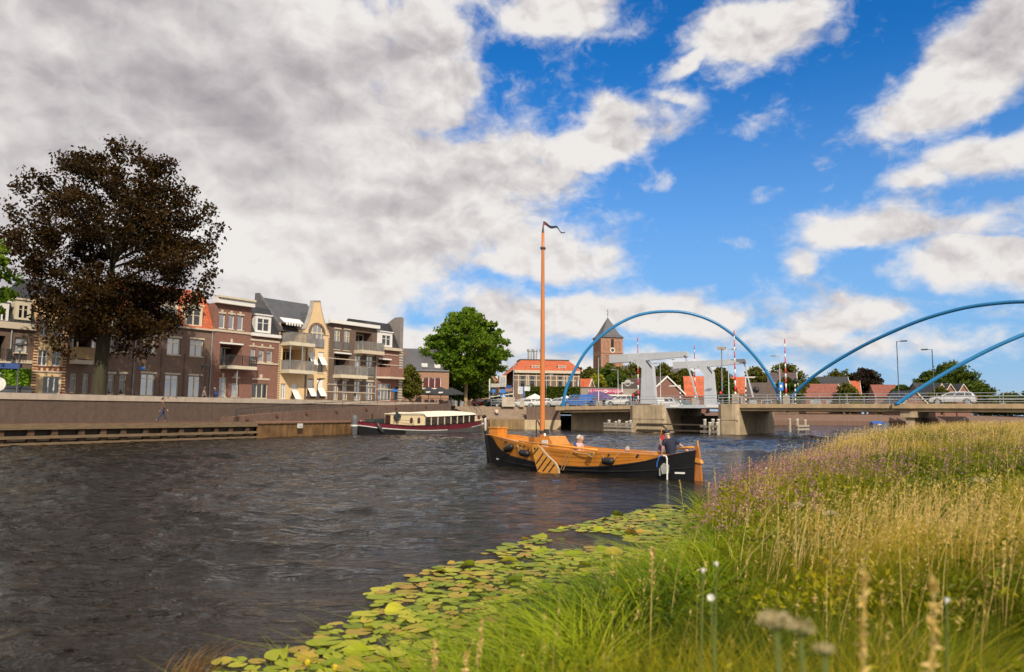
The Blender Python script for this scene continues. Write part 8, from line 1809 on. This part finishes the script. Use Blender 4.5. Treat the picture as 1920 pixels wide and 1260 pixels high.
umbel('cream umbel flower on the right slope, left of a pair', 1832, 900, 13, .16); umbel('cream umbel flower on the right slope, right of a pair', 1858, 898, 13.2, .15); umbel('cream umbel flower alone below the pair on the right slope', 1878, 928, 12, .13)
WFL = mat('white_petal', (.60, .59, .53), .7, .08)
def bindweed(label, px, py, Y, r=.0125, group=None):
    q = flower_at(px, py, Y); zb = float(bank_z(np.array([[q.x, q.y]]))[0]); o = thing('white_flower', label, 'flower', (q.x, q.y, zb), rng.uniform(0, 6), group); H = q.z - zb
    m = MB(); m.tube([(.04, .02, -.05), (.02, 0, H * .5), (0, 0, H - r)], .004, 5); m.build('stem', STEM, o)
    m = MB(); M_ = Matrix.Translation((0, 0, H)) @ Matrix.Rotation(R(55), 4, 'X'); m.lathe([(r * .15, -r * 1.3), (r * .25, -r * .5), (r * .6, 0), (r * 1.15, r * .3)], n=12, M=M_); m.f.pop(); m.build('petals', WFL, o, True)
for a in (('white bindweed flower highest at the edge of the bright reeds', 1318, 1070, 3.6), ('white bindweed flower right of the highest one', 1343, 1058, 3.7), ('white bindweed flower below the other two, on a straight stalk', 1333, 1121, 3.1), ('white bindweed flower alone on the right slope', 1775, 1126, 2.9), ('tiny white flower on the purple crest by the water', 1437, 878, 13.0)): bindweed(*a)
# tall single reed stalks, blurred close to the lens
def tall_stalk(label, px0, py0, px1, py1, Y, r=.0045, hl=.26, hr=.009, group='tall dry reed stalks near the camera', bare=False):
    b = flower_at(px0, py0, Y); t = flower_at(px1, py1, Y); zb = float(bank_z(np.array([[b.x, b.y]]))[0]); zb = min(zb, b.z); o = thing('reed_stalk', label, 'reed', (b.x, b.y, zb), 0, group); e = t - Vector((b.x, b.y, zb)); 
    m = MB(); m.tube([(0, 0, -.05), e * .5 + Vector((0, 0, .02)), e * .98], [r, r * .9, r * .6], 6); m.build('stem', mat('straw_stem', (.40, .31, .09), .7, .15, 8), o); n = 46; f = rng.random(n); C = np.array([list(e * (1 - hl * (1 - v)) ) for v in f]) + rng.normal(0, hr * .5, (n, 3)); leafcloud('seed_head', C, hr * 1.5, STRAW, o, elong=3.4)
for a in (('tall dry stalk leaning left at the lower middle of the bank', 1598, 1262, 1620, 1040, 2.3), ('tall dry stalk leaning right towards the right slope', 1700, 1262, 1752, 1085, 2.2), ('upright dry reed head among the bright reeds', 1214, 1100, 1224, 1020, 5.0), ('pale reed head leaning over the lily pads', 880, 1215, 905, 1160, 4.6), ('short pale reed head upright at the bottom edge', 813, 1262, 816, 1200, 4.3), ('pair of short reed heads at the bottom edge, right one', 868, 1262, 874, 1225, 4.2),
          ('thin dry stalk standing before the boat stern', 1287, 925, 1274, 898, 15.5), ('curved pale stalk right of the boat rudder', 1325, 930, 1329, 905, 14.5), ('pale stalk with plume over the water left of the purple crest', 1343, 920, 1340, 878, 14.0), ('upright pale plume on the purple crest', 1404, 900, 1405, 855, 13.5), ('second upright pale plume on the purple crest, farther right', 1440, 890, 1446, 850, 13.8)): tall_stalk(*a)
# brown dead grass tuft leaning in at the lower left
c = onz(345, 1270, 0.0); o = thing('dead_grass_tuft', 'tuft of brown dead grass leaning out of the water at the bottom left', 'grass tuft', (c.x, c.y, 0), 0); rng = np.random.default_rng(6); n = 90
P = np.column_stack([rng.normal(0, .10, n), rng.normal(0, .10, n)]); blades('dead_blades', P, .42, .008, .9, leafmat('dead_grass', [(.16, .09, .03), (.30, .17, .06)], .2), rng.random(n), np.full(n, -.05), 4, (.8, .1), .35, parent=o)

# ------------------------------------------------------------------ water lily pads
rng = np.random.default_rng(31); PADM = leafmat('lily_pad', [(.15, .20, .012), (.30, .33, .02), (.46, .42, .04), (.40, .24, .05), (.20, .26, .015), (.34, .36, .03)], .15, .45, attr=False)
PADS = leafmat('lily_pad_far', [(.15, .20, .012), (.30, .33, .02), (.46, .42, .04), (.40, .24, .05), (.20, .26, .015), (.34, .36, .03)], .15, .45)
def pad_mesh(seed, curl=0.0):
    r = random.Random(seed); m = MB(); n = 18; vs = [(0.0, 0, .012)]; el = r.uniform(1.05, 1.3)
    for k in range(n + 1):
        a = .22 + (2 * math.pi - .44) * k / n; rr = 1 + r.uniform(-.07, .05)
        x, y = math.cos(a) * rr * el, math.sin(a) * rr; z = .02 * math.sin(3 * a + seed) + .012 * r.uniform(-1, 1)
        if curl: z += curl * max(0, y - .1) ** 2 * .9; y = y - curl * max(0, y - .1) ** 2 * .55
        vs.append((x, y, z))
    mid = [tuple(c * .55 for c in v[:2]) + (v[2] * .35,) for v in vs[1:]]
    vs = [vs[0]] + mid + vs[1:]; m.add(vs, [(0, 1 + k, 2 + k) for k in range(n)] + [(1 + k, 2 + n + k, 3 + n + k, 2 + k) for k in range(n)]); return m
flat_ = [pad_mesh(s) for s in range(6)]; curled = [pad_mesh(20 + s, c) for s, c in enumerate((.5, .8, 1.1))]
OUT = np.array([(-5.2, 4.0), (-3.6, 6.1), (-2.9, 7.3), (-1.5, 10.2), (1.0, 14.8), (3.7, 18.8), (5.0, 21.0)])
pts = []; tries = 0
while len(pts) < 1150 and tries < 90000:
    tries += 1; y = 4.2 + 16.3 * rng.random() ** 1.25; xo = np.interp(y, OUT[:, 1], OUT[:, 0]); xi = np.interp(y, EDGE[:, 1], EDGE[:, 0]) + .25; x = rng.uniform(xo, xi); p = np.array([x, y])
    r = .065 + .095 * rng.random() ** 1.6; edge_f = (x - xo) / max(.1, xi - xo)
    if vnoise(p[None], 1.3, 41)[0] + vnoise(p[None], 3.5, 42)[0] * .5 < -.62 + .75 * max(0, .45 - edge_f) / .45: continue
    if any((q[0] - x) ** 2 + (q[1] - y) ** 2 < ((q[2] + r) * .80) ** 2 for q in pts): continue
    if not in_view(p[None], .02, 0)[0]: continue
    pts.append((x, y, r))
pts.sort(key=lambda q: q[1]); me_f = []; me_c = []
N1 = 285; proto = {}
for i, (x, y, r) in enumerate(pts[:N1]):
    cu = rng.random() < .09; v = int(rng.integers(0, 3 if cu else 6)); key = (cu, v)
    if key not in proto: o = (curled if cu else flat_)[v].build('lily_pad', PADM, None, True); proto[key] = o
    else: o = proto[key].copy(); COL.objects.link(o)
    o.location = (x, y, .012 + .0016 * (i % 9)); o.scale = (r, r, r * (1.0 if not cu else .8)); o.rotation_euler = (rng.normal(0, .02), rng.normal(0, .02), rng.uniform(0, 6.28))
    tag(o, 'curled lily pad lifting one side above the water along the bank' if cu else 'flat yellow-green lily pad floating in the mat along the grassy bank', 'lily pad', 'curled lily pads by the bank' if cu else 'flat lily pads by the bank')
V = []; F = []; T = []; b = 0
for i, (x, y, r) in enumerate(pts[N1:]):
    m = (curled if rng.random() < .12 else flat_)[int(rng.integers(0, 3))]; a = rng.uniform(0, 6.28); c, s = math.cos(a), math.sin(a); t = rng.random()
    for f in m.f: F.append([b + j for j in f] + ([b + f[-1]] if len(f) == 3 else [])); T.append(t)
    V += [(x + (v[0] * c - v[1] * s) * r, y + (v[0] * s + v[1] * c) * r, .012 + .0016 * (i % 9) + v[2] * r) for v in m.v]; b += len(m.v)
me = bpy.data.meshes.new('lily_pads'); me.from_pydata(V, [], [tuple(dict.fromkeys(f)) for f in F]); me.materials.append(PADS); at_ = me.attributes.new('tint', 'FLOAT', 'FACE'); at_.data.foreach_set('value', np.array(T, np.float32)); me.polygons.foreach_set('use_smooth', [True] * len(F)); o = bpy.data.objects.new('lily_pads', me); COL.objects.link(o); setting(o, 'stuff')
# yellow pond-lily flowers
YF = mat('yellow_petal', (.62, .42, .01), .5, .1)
for i in range(9):
    x, y, r = pts[int(rng.integers(5, 260))]
    o = thing('pond_lily_flower', 'small yellow pond-lily flower held above the lily pads', 'flower', (x + .1, y - .1, 0), 0, 'yellow pond-lily flowers'); m = MB(); m.tube([(0, 0, -.05), (.01, 0, .07)], .006, 6); m.build('stem', STEM, o); m = MB(); m.lathe([(.006, .06), (.022, .075), (.026, .10), (.014, .115)], n=10); m.build('petals', YF, o, True)
